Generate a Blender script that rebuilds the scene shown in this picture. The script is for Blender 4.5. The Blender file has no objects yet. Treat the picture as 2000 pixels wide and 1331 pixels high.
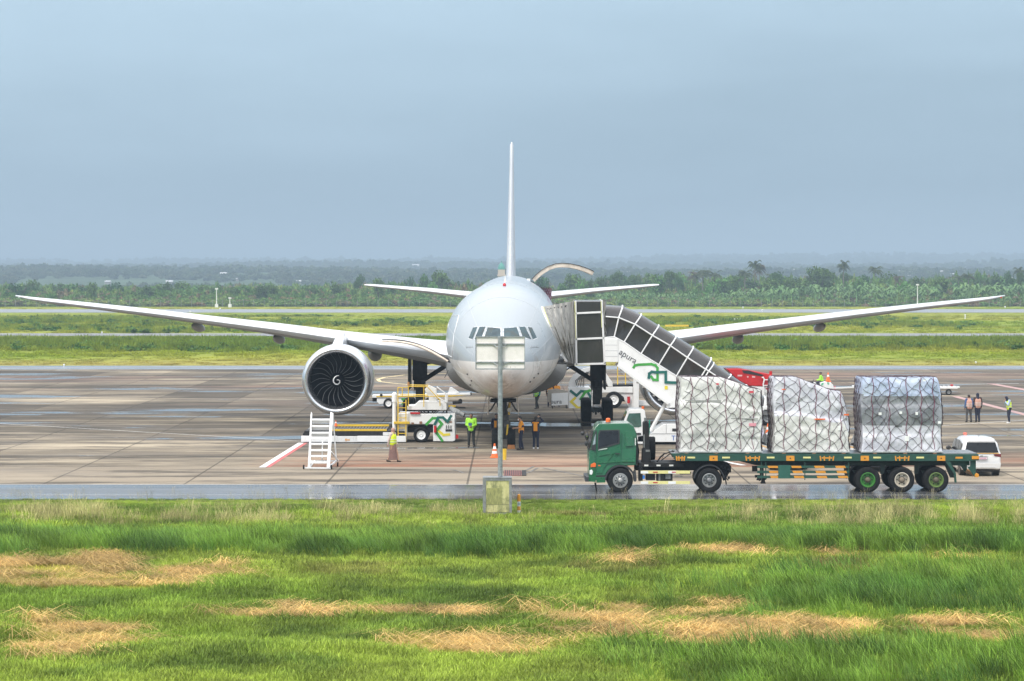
import bpy, bmesh, math, random
import numpy as np
from mathutils import Vector, Matrix
R = math.radians
C = bpy.context.scene.collection
scene = bpy.context.scene

# ---------------------------------------------------------------- camera, sky, sun, exposure
F, CX, HY, CAMZ = 5000.0, 1000.0, 546.0, 8.7      # focal length in photo pixels, centre column, horizon row, eye height
cam = bpy.data.cameras.new('camera'); camo = bpy.data.objects.new('camera', cam); C.objects.link(camo)
cam.sensor_width = 36.0; cam.lens = 90.0; cam.shift_y = -(665.5-HY)/2000.0
cam.clip_start = 1.0; cam.clip_end = 20000.0
camo.location = (0, 0, CAMZ); camo.rotation_euler = (R(90), 0, 0)
scene.camera = camo
scene.view_settings.view_transform = 'Standard'; scene.view_settings.look = 'None'
scene.view_settings.exposure = 0.75; scene.view_settings.gamma = 1.0
scene.render.engine = 'CYCLES'
scene.cycles.use_denoising = True
scene.cycles.max_bounces = 6; scene.cycles.diffuse_bounces = 2; scene.cycles.glossy_bounces = 3
scene.cycles.transmission_bounces = 4; scene.cycles.transparent_max_bounces = 12; scene.cycles.volume_bounces = 0
scene.cycles.use_adaptive_sampling = True; scene.cycles.adaptive_threshold = 0.02
scene.cycles.sample_clamp_indirect = 4.0

HAZE_D = 0.00032
SUN_EL, SUN_AZ = 52.0, 215.0      # high, behind the camera and to the left, behind thin cloud
world = bpy.data.worlds.new('World'); scene.world = world; world.use_nodes = True
nt = world.node_tree; nt.nodes.clear()
def N(t, typ, **kw):
    n = t.nodes.new(typ)
    for k, v in kw.items(): setattr(n, k, v)
    return n
sky = N(nt, 'ShaderNodeTexSky', sky_type='NISHITA', sun_disc=False)
sky.sun_elevation = R(SUN_EL); sky.sun_rotation = R(SUN_AZ); sky.air_density = 1.5; sky.dust_density = 3.0
bg1 = N(nt, 'ShaderNodeBackground'); bg1.inputs[1].default_value = 0.07
nt.links.new(sky.outputs[0], bg1.inputs[0])
tc = N(nt, 'ShaderNodeTexCoord'); sp = N(nt, 'ShaderNodeSeparateXYZ'); nt.links.new(tc.outputs['Generated'], sp.inputs[0])
mp = N(nt, 'ShaderNodeMapping'); mp.inputs['Scale'].default_value = (7, 7, 34); nt.links.new(tc.outputs['Generated'], mp.inputs[0])
no = N(nt, 'ShaderNodeTexNoise'); no.inputs['Scale'].default_value = 1.0; no.inputs['Detail'].default_value = 3.0; nt.links.new(mp.outputs[0], no.inputs[0])
ma = N(nt, 'ShaderNodeMath', operation='MULTIPLY_ADD'); nt.links.new(no.outputs[0], ma.inputs[0]); ma.inputs[1].default_value = 0.07; ma.inputs[2].default_value = -0.035
mx = N(nt, 'ShaderNodeMath', operation='MULTIPLY_ADD'); nt.links.new(sp.outputs[0], mx.inputs[0]); mx.inputs[1].default_value = -0.10; nt.links.new(ma.outputs[0], mx.inputs[2])
ad = N(nt, 'ShaderNodeMath', operation='ADD'); nt.links.new(sp.outputs[2], ad.inputs[0]); nt.links.new(mx.outputs[0], ad.inputs[1])
sq = N(nt, 'ShaderNodeMath', operation='MAXIMUM'); nt.links.new(ad.outputs[0], sq.inputs[0]); sq.inputs[1].default_value = 0.0
pw = N(nt, 'ShaderNodeMath', operation='POWER'); nt.links.new(sq.outputs[0], pw.inputs[0]); pw.inputs[1].default_value = 0.5
cr = N(nt, 'ShaderNodeValToRGB'); nt.links.new(pw.outputs[0], cr.inputs[0])
SKY = [(0.00, (0.232, 0.322, 0.395)), (0.16, (0.200, 0.284, 0.355)), (0.24, (0.238, 0.332, 0.412)), (0.33, (0.325, 0.440, 0.535)), (0.45, (0.47, 0.58, 0.66)), (0.7, (0.96, 1.0, 1.06)), (1.0, (1.33, 1.31, 1.36))]
el = cr.color_ramp.elements
while len(el) < len(SKY): el.new(0.5)
for e, (p, c) in zip(el, SKY): e.position = p; e.color = (*c, 1)
bg2 = N(nt, 'ShaderNodeBackground'); bg2.inputs[1].default_value = 1.0; nt.links.new(cr.outputs[0], bg2.inputs[0])
mix = N(nt, 'ShaderNodeMixShader'); mix.inputs[0].default_value = 0.93
nt.links.new(bg1.outputs[0], mix.inputs[1]); nt.links.new(bg2.outputs[0], mix.inputs[2])
ow = N(nt, 'ShaderNodeOutputWorld'); nt.links.new(mix.outputs[0], ow.inputs[0])
sl = bpy.data.lights.new('sun', 'SUN'); sl.energy = 1.5; sl.angle = R(12); sl.color = (1.0, 0.95, 0.86)
so = bpy.data.objects.new('sun', sl); C.objects.link(so)
so.rotation_euler = (R(90-SUN_EL), 0, R(-SUN_AZ+180) )
so.location = (0, 0, 60)

# ---------------------------------------------------------------- helpers
def X(px, d): return (px-CX)*d/F
def Z(py, d): return CAMZ-(py-HY)*d/F
def D(py): return CAMZ*F/(py-HY)          # distance of a ground point seen in row py

def fresh(name):
    m = bpy.data.materials.new(name); m.use_nodes = True; t = m.node_tree; t.nodes.clear()
    out = N(t, 'ShaderNodeOutputMaterial'); p = N(t, 'ShaderNodeBsdfPrincipled'); t.links.new(p.outputs[0], out.inputs[0])
    return m, t, p
def mixc(t, fac, a, b, mode='MIX'):
    n = N(t, 'ShaderNodeMix', data_type='RGBA', blend_type=mode)
    for i, v in ((0, fac), (6, a), (7, b)):
        if isinstance(v, (int, float)): n.inputs[i].default_value = v
        elif isinstance(v, tuple): n.inputs[i].default_value = (*v, 1) if len(v) == 3 else v
        else: t.links.new(v, n.inputs[i])
    return n.outputs[2]
def noise(t, scale, detail=4, rough=0.55, vec=None, stretch=None, kind='Object'):
    tc = N(t, 'ShaderNodeTexCoord'); v = tc.outputs[kind] if vec is None else vec
    if stretch:
        m = N(t, 'ShaderNodeMapping'); m.inputs['Scale'].default_value = stretch; t.links.new(v, m.inputs[0]); v = m.outputs[0]
    n = N(t, 'ShaderNodeTexNoise'); n.inputs['Scale'].default_value = scale; n.inputs['Detail'].default_value = detail; n.inputs['Roughness'].default_value = rough
    t.links.new(v, n.inputs['Vector']); return n.outputs[0]
def rng(t, v, a, b, c=0.0, d=1.0):
    n = N(t, 'ShaderNodeMapRange'); t.links.new(v, n.inputs[0])
    for i, q in zip((1, 2, 3, 4), (a, b, c, d)): n.inputs[i].default_value = q
    return n.outputs[0]
def math_(t, op, a, b=None):
    n = N(t, 'ShaderNodeMath', operation=op)
    for i, v in ((0, a), (1, b)):
        if v is None: continue
        if isinstance(v, (int, float)): n.inputs[i].default_value = v
        else: t.links.new(v, n.inputs[i])
    return n.outputs[0]
def bump(t, p, h, strength=0.3, dist=0.02):
    b = N(t, 'ShaderNodeBump'); b.inputs['Strength'].default_value = strength; b.inputs['Distance'].default_value = dist
    t.links.new(h, b.inputs['Height']); t.links.new(b.outputs[0], p.inputs['Normal'])
_M = {}
def mat(name, col, rough=0.5, metal=0.0, var=0.12, dirt=0.0, dcol=(0.10, 0.085, 0.065), bmp=0.0, scale=3.0, coat=0.0, spec=0.5):
    if name in _M: return _M[name]
    m, t, p = fresh(name)
    n1 = noise(t, scale, 5)
    c = mixc(t, rng(t, n1, 0.3, 0.7), tuple(x*(1-var) for x in col), tuple(min(1, x*(1+var)) for x in col))
    if dirt > 0:
        n2 = noise(t, scale*1.7, 6, 0.7, stretch=(1, 1, 0.35))
        c = mixc(t, rng(t, n2, 0.52, 0.75, 0, dirt), c, dcol)
    t.links.new(c, p.inputs['Base Color'])
    t.links.new(rng(t, n1, 0.2, 0.8, max(0.02, rough-0.08), min(1, rough+0.1)), p.inputs['Roughness'])
    p.inputs['Metallic'].default_value = metal; p.inputs['Coat Weight'].default_value = coat; p.inputs['Specular IOR Level'].default_value = spec
    if bmp: bump(t, p, noise(t, scale*8, 4), bmp, 0.01)
    _M[name] = m; return m
def glow(name, col, s=1.0):
    m, t, p = fresh(name); p.inputs['Base Color'].default_value = (*col, 1); p.inputs['Emission Color'].default_value = (*col, 1); p.inputs['Emission Strength'].default_value = s
    return m

class MB:
    def __init__(s): s.v = []; s.f = []; s.m = []
    def add(s, vs, fs, mi=0):
        o = len(s.v); s.v += [tuple(map(float, q)) for q in vs]
        for f in fs: s.f.append(tuple(i+o for i in f)); s.m.append(mi)
    def box(s, x0, x1, y0, y1, z0, z1, mi=0):
        s.add([(x0,y0,z0),(x1,y0,z0),(x1,y1,z0),(x0,y1,z0),(x0,y0,z1),(x1,y0,z1),(x1,y1,z1),(x0,y1,z1)],
              [(0,3,2,1),(4,5,6,7),(0,1,5,4),(1,2,6,5),(2,3,7,6),(3,0,4,7)], mi); return s
    def bar(s, a, b, w, h=None, mi=0, up=(0,0,1)):
        a, b = Vector(a), Vector(b); h = h or w; d = (b-a).normalized(); u = Vector(up)
        if abs(d.dot(u)) > 0.98: u = Vector((0,1,0))
        r = d.cross(u).normalized(); u = r.cross(d)
        q = [a+r*(sx*w/2)+u*(sz*h/2) for sx, sz in ((-1,-1),(1,-1),(1,1),(-1,1))]+[b+r*(sx*w/2)+u*(sz*h/2) for sx, sz in ((-1,-1),(1,-1),(1,1),(-1,1))]
        s.add(q, [(0,3,2,1),(4,5,6,7),(0,1,5,4),(1,2,6,5),(2,3,7,6),(3,0,4,7)], mi); return s
    def tube(s, pts, r, n=8, mi=0, cap=True):
        pts = [Vector(p) for p in pts]; k = len(pts); rs = r if isinstance(r, (list, tuple)) else [r]*k
        vs = []; pr = None
        for i, p in enumerate(pts):
            d = (pts[min(i+1, k-1)]-pts[max(i-1, 0)])
            d = d.normalized() if d.length > 1e-9 else Vector((0,0,1))
            if pr is None:
                u = Vector((0,0,1)) if abs(d.z) < 0.9 else Vector((1,0,0)); a = d.cross(u).normalized()
            else:
                a = (pr-d*pr.dot(d)); a = a.normalized() if a.length > 1e-6 else pr
            b = d.cross(a); pr = a
            for j in range(n):
                t = 2*math.pi*j/n; vs.append(p+(a*math.cos(t)+b*math.sin(t))*rs[i])
        fs = [(i*n+j, i*n+(j+1)%n, (i+1)*n+(j+1)%n, (i+1)*n+j) for i in range(k-1) for j in range(n)]
        if cap: fs += [tuple(range(n-1, -1, -1)), tuple((k-1)*n+j for j in range(n))]
        s.add(vs, fs, mi); return s
    def cyl(s, a, b, r, r2=None, n=16, mi=0): return s.tube([a, b], [r, r if r2 is None else r2], n, mi)
    def lathe(s, prof, o, ax, n=24, mi=0, closed=False):
        # prof: (radius, distance along axis)
        o = Vector(o); ax = Vector(ax).normalized(); u = Vector((0,0,1)) if abs(ax.z) < 0.9 else Vector((1,0,0))
        a = ax.cross(u).normalized(); b = ax.cross(a); vs = []
        for r, h in prof:
            for j in range(n):
                t = 2*math.pi*j/n; vs.append(o+ax*h+(a*math.cos(t)+b*math.sin(t))*r)
        k = len(prof); fs = [(i*n+j, (i+1)*n+j, (i+1)*n+(j+1)%n, i*n+(j+1)%n) for i in range(k-1) for j in range(n)]
        if closed: fs += [((k-1)*n+j, j, (j+1)%n, (k-1)*n+(j+1)%n) for j in range(n)]
        s.add(vs, fs, mi); return s
    def ell(s, c, r, n=14, m=9, mi=0):
        vs = []; fs = []
        for i in range(m+1):
            ph = math.pi*i/m
            for j in range(n):
                t = 2*math.pi*j/n; vs.append((c[0]+r[0]*math.sin(ph)*math.cos(t), c[1]+r[1]*math.sin(ph)*math.sin(t), c[2]+r[2]*math.cos(ph)))
        for i in range(m):
            for j in range(n): fs.append((i*n+j, (i+1)*n+j, (i+1)*n+(j+1)%n, i*n+(j+1)%n))
        s.add(vs, fs, mi); return s
    def prism(s, pts, y0, y1, mi=0):
        # pts: (x, z) outline, extruded from y0 to y1
        n = len(pts); a = sum(pts[i][0]*pts[(i+1)%n][1]-pts[(i+1)%n][0]*pts[i][1] for i in range(n))
        if a < 0: pts = pts[::-1]
        s.add([(x, y0, z) for x, z in pts]+[(x, y1, z) for x, z in pts],
              [tuple(range(n)), tuple(range(2*n-1, n-1, -1))]+[(i+n, (i+1)%n+n, (i+1)%n, i)[::1] for i in range(n)], mi); return s
    def px(s, d, pts, y0, y1, mi=0): return s.prism([(X(a, d), Z(b, d)) for a, b in pts], y0, y1, mi)
    def rect(s, d, a0, b0, a1, b1, y0, y1, mi=0): return s.px(d, [(a0,b0),(a1,b0),(a1,b1),(a0,b1)], y0, y1, mi)
    def sphere_cap(s, a, b, r0, r1, n=10):
        # tapered capsule
        a, b = Vector(a), Vector(b); d = b-a; L = d.length; d = d.normalized() if L > 1e-6 else Vector((0,0,1))
        pf = [(r0*math.sin(t), -r0*math.cos(t)) for t in (0.02, 0.5, 1.0, 1.5708)]+[(r1*math.cos(t), L+r1*math.sin(t)) for t in (0, 0.55, 1.05, 1.55)]
        k0 = len(s.f); s.lathe(pf, a, d, n); o = len(s.v)-n*len(pf)
        s.f.append(tuple(o+j for j in range(n-1, -1, -1))); s.m.append(0)
        s.f.append(tuple(o+(len(pf)-1)*n+j for j in range(n))); s.m.append(0); return s
    def build(s, name, mats, parent=None, world=False, smooth=35, bevel=0, label=None, fix=True):
        if parent is not None and world:
            o = Vector((0,0,0)); q = parent
            while q is not None: o += q.location; q = q.parent
            s.v = [(x-o.x, y-o.y, z-o.z) for x, y, z in s.v]
        me = bpy.data.meshes.new(name); me.from_pydata(s.v, [], s.f); me.update()
        if fix:
            bm = bmesh.new(); bm.from_mesh(me); bmesh.ops.recalc_face_normals(bm, faces=bm.faces); bm.to_mesh(me); bm.free()
        mats = mats if isinstance(mats, (list, tuple)) else [mats]
        for q in mats: me.materials.append(q)
        if len(mats) > 1: me.polygons.foreach_set('material_index', s.m)
        if smooth:
            me.polygons.foreach_set('use_smooth', [True]*len(me.polygons)); me.set_sharp_from_angle(angle=R(smooth))
        ob = bpy.data.objects.new(name, me); C.objects.link(ob); ob.parent = parent
        if bevel:
            b = ob.modifiers.new('bevel', 'BEVEL'); b.width = bevel; b.segments = 2; b.limit_method = 'ANGLE'; b.angle_limit = R(40); b.harden_normals = True
        if label: ob['label'] = label
        return ob
def tag(o, label=None, cat=None, group=None, kind=None):
    if label: o['label'] = label
    if cat: o['category'] = cat
    if group: o['group'] = group
    if kind: o['kind'] = kind
    return o
def root(name, label, cat, loc, rz=0.0, group=None):
    o = bpy.data.objects.new(name, None); C.objects.link(o); o.location = loc; o.rotation_euler = (0, 0, rz); o.empty_display_size = 0.2
    return tag(o, label, cat, group)
def dup(o, parent=None):
    c = o.copy(); C.objects.link(c); c.parent = parent
    for ch in [q for q in list(o.children)]: dup(ch, c)
    return c
def text(s, name, size, loc, rot, m, parent, extrude=0.004, world=False, shear=0.0, space=1.0):
    cu = bpy.data.curves.new(name, 'FONT'); cu.body = s; cu.size = size; cu.extrude = extrude; cu.materials.append(m); cu.shear = shear; cu.space_character = space
    o = bpy.data.objects.new(name, cu); C.objects.link(o); o.parent = parent
    l = Vector(loc)
    if world and parent is not None:
        q = parent
        while q is not None: l = l-q.location; q = q.parent
    me = bpy.data.meshes.new_from_object(o); q = bpy.data.objects.new(name, me); C.objects.link(q); q.parent = parent; q.location = l; q.rotation_euler = rot; bpy.data.objects.remove(o); return q
_rs = np.random.RandomState(7); _perm = _rs.rand(256, 256)
def vnoise(x, y, s=1.0, seed=0):
    x = np.asarray(x, float)/s+seed*17.3; y = np.asarray(y, float)/s+seed*9.1
    xi = np.floor(x).astype(int); yi = np.floor(y).astype(int); fx = x-xi; fy = y-yi
    fx = fx*fx*(3-2*fx); fy = fy*fy*(3-2*fy)
    g = lambda a, b: _perm[a % 256, b % 256]
    return (g(xi,yi)*(1-fx)+g(xi+1,yi)*fx)*(1-fy)+(g(xi,yi+1)*(1-fx)+g(xi+1,yi+1)*fx)*fy
def fbm(x, y, s, seed=0, o=4):
    r = 0; a = 0.5; t = 0
    for k in range(o): r = r+a*vnoise(x, y, s/2**k, seed+k*3); t += a; a *= 0.55
    return r/t
def sstep(v, a, b): q = np.clip((v-a)/(b-a), 0, 1); return q*q*(3-2*q)

# common materials
WHITE = mat('white_paint', (0.86, 0.86, 0.85), 0.35, var=0.03, dirt=0.2, dcol=(0.42, 0.40, 0.36), scale=2.0, coat=0.2)
WHITE2 = mat('worn_white_paint', (0.76, 0.76, 0.75), 0.45, var=0.08, dirt=0.45, dcol=(0.30, 0.27, 0.22), scale=3.0)
YEL = mat('yellow_paint', (0.75, 0.50, 0.04), 0.4, var=0.1, dirt=0.3)
BLK = mat('black_rubber', (0.014, 0.014, 0.015), 0.8, spec=.2, var=0.3, dirt=0.25, dcol=(0.07, 0.065, 0.055), scale=6)
BLKP = mat('black_steel', (0.018, 0.018, 0.02), 0.6, spec=.25, var=0.3, dirt=0.5, dcol=(0.09, 0.08, 0.06), scale=5)
GREY = mat('grey_steel', (0.22, 0.225, 0.23), 0.45, 0.3, var=0.2, dirt=0.4, scale=5)
GALV = mat('galvanised_steel', (0.36, 0.38, 0.40), 0.42, 0.5, var=0.3, dirt=0.3, dcol=(0.22, 0.21, 0.2), scale=9)
CHROME = mat('polished_metal', (0.72, 0.73, 0.75), 0.22, 0.95, var=0.06, scale=1.5)
RED = mat('red_paint', (0.55, 0.02, 0.025), 0.35, var=0.15, dirt=0.2)
ORANGE = mat('orange_plastic', (0.85, 0.16, 0.03), 0.4, var=0.1)
TRIMD = mat('dark_trim', (0.03, 0.03, 0.032), 0.4, var=0.2, scale=8)
LGREEN = mat('logo_green', (0.06, 0.36, 0.06), 0.45, var=0.1)
LTEAL = mat('logo_teal', (0.01, 0.13, 0.11), 0.45, var=0.1)
LYEL = mat('logo_yellow', (0.80, 0.66, 0.06), 0.45, var=0.08)
INKD = mat('dark_lettering', (0.06, 0.06, 0.07), 0.5)
BLUE = mat('blue_lettering', (0.02, 0.12, 0.5), 0.5)
GLASSD = mat('dark_glass', (0.012, 0.013, 0.017), 0.08, var=0.3, spec=0.45)
GLASSG = mat('green_tinted_glass', (0.05, 0.12, 0.10), 0.07, var=0.3, spec=0.8, coat=0.5)
# ---------------------------------------------------------------- ground
ROAD0, ROAD1 = 101.0, 108.2          # service road near / far edge (metres from the camera)
APR1 = 247.0                          # far edge of the apron
STRIP1 = 257.5
TWY = (392.0, 411.0); RWY = (668.0, 742.0)
STRAW = [(170,1130,270,26,1),(60,1125,170,24,1),(110,1255,150,34,.8),(560,1200,125,11,1),(900,1202,190,10,1),(1045,1092,40,9,1),(1215,1097,36,11,1.2),(1430,1090,80,10,1.1),
         (1655,1090,105,12,1.1),(1890,1092,80,9,1),(1250,1212,260,26,.75),(1370,1238,230,20,1),(900,1262,180,17,1),(1130,1235,120,18,1),(1700,1232,260,20,1),(1500,1262,170,14,.7),(1930,1245,90,14,1),(1420,1192,110,9,.7),(205,1097,60,10,.7)]
BROWN = [(1640,1118,55,12,1),(700,1120,120,14,.5),(1880,1128,70,10,.5),(1180,1112,110,12,.6),(480,1110,50,10,.5),(1300,1005,110,9,.7),(1120,1008,80,8,.6),(740,1112,80,8,.5)]
def pix(x, y): return CX+np.asarray(x)*F/np.asarray(y), HY+CAMZ*F/np.asarray(y)
def patch(L, x, y, seed=3):
    px, py = pix(x, y); w = (fbm(px, py*3.2, 70, seed)-.5)*3.4; r = np.zeros_like(px)
    for a, b, rx, ry, s in L:
        q = ((px-a)/rx)**2+((py-b)/ry)**2; r = np.maximum(r, s*sstep(1.15-q+w*1.2, 0.0, 0.9))
    return np.clip(r, 0, 1)
GREEN_A = np.array((0.175, 0.268, 0.032)); GREEN_B = np.array((0.285, 0.370, 0.050)); GREEN_D = np.array((0.108, 0.180, 0.028))
STRAWC = np.array((0.72, 0.50, 0.185)); YELLOWG = np.array((0.44, 0.46, 0.05)); BROWNC = np.array((0.20, 0.12, 0.06)); DRYC = np.array((0.60, 0.52, 0.25))
def lerp(a, b, t): t = np.asarray(t)[..., None]; return a*(1-t)+b*t
def near_colour(x, y):
    c = lerp(GREEN_A, GREEN_B, sstep(fbm(x, y, 7, 1), .35, .65)); c = lerp(c, GREEN_D, .75*sstep(fbm(x, y, 2.6, 2), .52, .72))
    st = patch(STRAW, x, y); c = lerp(c, YELLOWG, np.clip(st*1.6, 0, .9)); c = lerp(c, BROWNC, .8*patch(BROWN, x, y, 5)); return c, st
def far_colour(x, y):
    # mown verges are yellow green, rough growth is darker
    c = lerp(np.array((0.24, 0.33, 0.02)), np.array((0.36, 0.37, 0.04)), sstep(fbm(x, y, 60, 4), .35, .65))
    rough = far_rough(x, y); c = lerp(c, np.array((0.14, 0.22, 0.03)), rough*.75)
    e = (sstep(y, 286, 262)); c = lerp(c, np.array((0.42, 0.34, 0.10)), .8*e)
    return c
def far_rough(x, y):
    w = (fbm(x, y, 45, 6)-.5)*110
    a = sstep(y+w, 310, 335)*sstep(y+w*.5, 405, 385)              # dark belt before the taxiway
    b = .75*sstep(y+w, 425, 450)*sstep(y+w, 640, 540)*sstep(fbm(x, y, 30, 9), .44, .60)
    g = sstep(y, 795, 830); return np.clip(np.maximum(np.maximum(a, b), g), 0, 1)
def hgt(x, y):
    q = sstep(y, 101, 96); return q*(fbm(x, y, 9, 11)*.34-.16)-0.0*x
xs = np.concatenate([-np.geomspace(9000, 46, 44), np.arange(-45, 45.1, .6), np.geomspace(46, 9000, 44)])
ys = np.concatenate([[-300, 0, 25], np.arange(44, 101.01, .6), [108.2, 160, 247, 257.5], np.arange(262, 900, 4.5), np.geomspace(905, 10500, 46)])
gx, gy = np.meshgrid(xs, ys); gz = hgt(gx, gy); gz = np.where(np.abs(gx) > 60, 0, gz)
mesh = bpy.data.meshes.new('ground'); nx, ny = len(xs), len(ys)
vv = np.stack([gx, gy, gz], -1).reshape(-1, 3)
ii = (np.arange(ny-1)[:, None]*nx+np.arange(nx-1)[None]).ravel()
mesh.from_pydata(vv.tolist(), [], np.stack([ii, ii+1, ii+nx+1, ii+nx], -1).tolist())
nc, st = near_colour(gx, np.maximum(gy, 30)); nc = nc*.75
fc = far_colour(gx, gy); col = np.where((gy < 110)[..., None], nc, fc)
ca = mesh.color_attributes.new('tint', 'FLOAT_COLOR', 'POINT'); ca.data.foreach_set('color', np.concatenate([col, np.ones_like(col[..., :1])], -1).ravel())
mesh.polygons.foreach_set('use_smooth', [True]*len(mesh.polygons))
ground = bpy.data.objects.new('ground', mesh); C.objects.link(ground); tag(ground, kind='structure')
m, t, p = fresh('grass_soil'); at = N(t, 'ShaderNodeAttribute'); at.attribute_name = 'tint'
n1 = noise(t, 1.2, 6, .7); n2 = noise(t, 0.09, 5, .6, stretch=(1, .5, 1))
c = mixc(t, rng(t, n1, .3, .7, 0, .6), at.outputs['Color'], (0.10, 0.13, 0.04)); c = mixc(t, rng(t, n2, .35, .65, 0, .45), c, (0.24, 0.25, 0.05))
t.links.new(c, p.inputs['Base Color']); p.inputs['Roughness'].default_value = .95; p.inputs['Specular IOR Level'].default_value = .1; bump(t, p, n1, .6, .2)
mesh.materials.append(m)

def sheet(name, x0, x1, y0, y1, z, m, nx=1):
    b = MB(); b.add([(x0,y0,z),(x1,y0,z),(x1,y1,z),(x0,y1,z)], [(0,1,2,3)]); o = b.build(name, m, smooth=0); return tag(o, kind='structure')
# concrete apron: slabs, stains, damp streaks, puddles and reddish clay film
m, t, p = fresh('apron_concrete'); tcn = N(t, 'ShaderNodeTexCoord'); sx = N(t, 'ShaderNodeSeparateXYZ'); t.links.new(tcn.outputs['Object'], sx.inputs[0])
fine = noise(t, .55, 8, .75, stretch=(.16, 1, 1)); base = mixc(t, rng(t, fine, .36, .64), (0.165, 0.137, 0.100), (0.350, 0.300, 0.228))
cell = N(t, 'ShaderNodeTexWhiteNoise', noise_dimensions='2D'); mpp = N(t, 'ShaderNodeVectorMath', operation='MULTIPLY_ADD'); mpp.inputs[1].default_value = (1/6, 1/20, 1); mpp.inputs[2].default_value = (1.9/6, .075, 0)
t.links.new(tcn.outputs['Object'], mpp.inputs[0]); fl = N(t, 'ShaderNodeVectorMath', operation='FLOOR'); t.links.new(mpp.outputs[0], fl.inputs[0]); t.links.new(fl.outputs[0], cell.inputs['Vector'])
base = mixc(t, math_(t, 'MULTIPLY', rng(t, cell.outputs[0], .1, 1, 0, .85), rng(t, sx.outputs[1], 110, 150, .35, 1)), base, (0.085, 0.075, 0.064))
yb = sx.outputs[1]; near_lane = rng(t, yb, 118.6, 118.4); base = mixc(t, rng(t, noise(t, .10, 5, .65, stretch=(.4, 1, 1)), .50, .62, 0, .75), base, (0.47, 0.40, 0.295)); base = mixc(t, rng(t, noise(t, .075, 6, .7, stretch=(.5, 1.2, 1)), .52, .60, 0, .6), base, (0.075, 0.068, 0.058)); base = mixc(t, math_(t, 'MULTIPLY', near_lane, .6), base, (0.33, 0.28, 0.215))
# reddish film behind the near lane
redn = noise(t, .5, 6, .7, stretch=(.15, 1.2, 1)); band = math_(t, 'MULTIPLY', rng(t, yb, 118.4, 118.6), rng(t, yb, 130, 121)); band = math_(t, 'MULTIPLY', band, rng(t, sx.outputs[0], -13, -9)); redm = math_(t, 'MULTIPLY', band, rng(t, redn, .30, .56))
base = mixc(t, math_(t, 'MULTIPLY', redm, .75), base, (0.27, 0.125, 0.078))
redf = math_(t, 'MULTIPLY', rng(t, yb, 160, 190), rng(t, noise(t, .06, 4, .6, stretch=(.3, 1, 1)), .50, .62)); base = mixc(t, math_(t, 'MULTIPLY', redf, .45), base, (0.30, 0.175, 0.14))
# dark tyre and oil stains
st1 = noise(t, .25, 7, .75, stretch=(.22, 1.2, 1)); base = mixc(t, rng(t, st1, .49, .58, 0, .75), base, (0.062, 0.056, 0.050))
st2 = noise(t, .7, 5, .7, stretch=(.15, 1.6, 1)); base = mixc(t, math_(t, 'MULTIPLY', rng(t, st2, .51, .60, 0, .7), rng(t, yb, 120, 140)), base, (0.055, 0.052, 0.048))
# joints
def joint(v, per, off, w):
    q = math_(t, 'FRACT', math_(t, 'DIVIDE', math_(t, 'ADD', v, off), per)); q = math_(t, 'ABSOLUTE', math_(t, 'SUBTRACT', q, .5)); return rng(t, q, .5-w/per*1.6, .5-w/per)
jx = joint(sx.outputs[0], 6, 1.9, .035); jy = joint(sx.outputs[1], 5, 0, .03)
base = mixc(t, math_(t, 'MULTIPLY', jx, .65), base, (0.04, 0.037, 0.033)); base = mixc(t, math_(t, 'MULTIPLY', jy, .3), base, (0.06, 0.055, 0.05))
# damp and puddles
wet = noise(t, .16, 6, .6, stretch=(.38, 1.0, 1)); far = rng(t, yb, 118, 140, -0.12, 0.0)
wv = math_(t, 'ADD', wet, far); damp = rng(t, wv, .48, .57); pud = rng(t, wv, .585, .60)
base = mixc(t, math_(t, 'MULTIPLY', damp, .45), base, (0.11, 0.10, 0.09)); base = mixc(t, math_(t, 'MULTIPLY', pud, .8), base, (0.05, 0.048, 0.045))
t.links.new(base, p.inputs['Base Color'])
ro = math_(t, 'SUBTRACT', .92, math_(t, 'MULTIPLY', damp, .20)); ro = math_(t, 'SUBTRACT', ro, math_(t, 'MULTIPLY', pud, .60)); t.links.new(math_(t, 'MAXIMUM', ro, .035), p.inputs['Roughness'])
t.links.new(math_(t, 'MULTIPLY_ADD' if False else 'ADD', math_(t, 'MULTIPLY', pud, .4), .06), p.inputs['Specular IOR Level'])
bp = N(t, 'ShaderNodeBump'); t.links.new(math_(t, 'SUBTRACT', 1.0, pud), bp.inputs['Strength']); bp.inputs['Distance'].default_value = .004; t.links.new(noise(t, 9, 5, .7), bp.inputs['Height']); t.links.new(bp.outputs[0], p.inputs['Normal'])
sheet('apron', -420, 420, ROAD1, APR1, .012, m)
# wet asphalt
def asphalt(name, base, rough, wetf):
    m, t, p = fresh(name); n = noise(t, .5, 6, .6, stretch=(.25, 1, 1)); c = mixc(t, rng(t, n, .35, .65), tuple(x*.7 for x in base), tuple(x*1.25 for x in base))
    n3 = noise(t, .3, 4, .5, stretch=(.12, 1, 1)); t.links.new(c, p.inputs['Base Color']); t.links.new(rng(t, n3, .35, .65, max(.03, rough-.04), rough+wetf), p.inputs['Roughness']); bump(t, p, noise(t, 30, 3), .12, .004); return m
sheet('service_road', -420, 420, ROAD0, ROAD1, .018, asphalt('wet_road_asphalt', (0.085, 0.09, 0.10), .10, .22))
sheet('perimeter_strip', -420, 420, APR1, STRIP1, .016, asphalt('strip_asphalt', (0.16, 0.17, 0.19), .15, .3))
sheet('taxiway', -700, 700, TWY[0], TWY[1], .03, asphalt('taxiway_asphalt', (0.20, 0.20, 0.21), .4, .3))
sheet('runway', -1500, 1500, RWY[0], RWY[1], .04, asphalt('runway_asphalt', (0.21, 0.225, 0.245), .35, .3))
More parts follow.
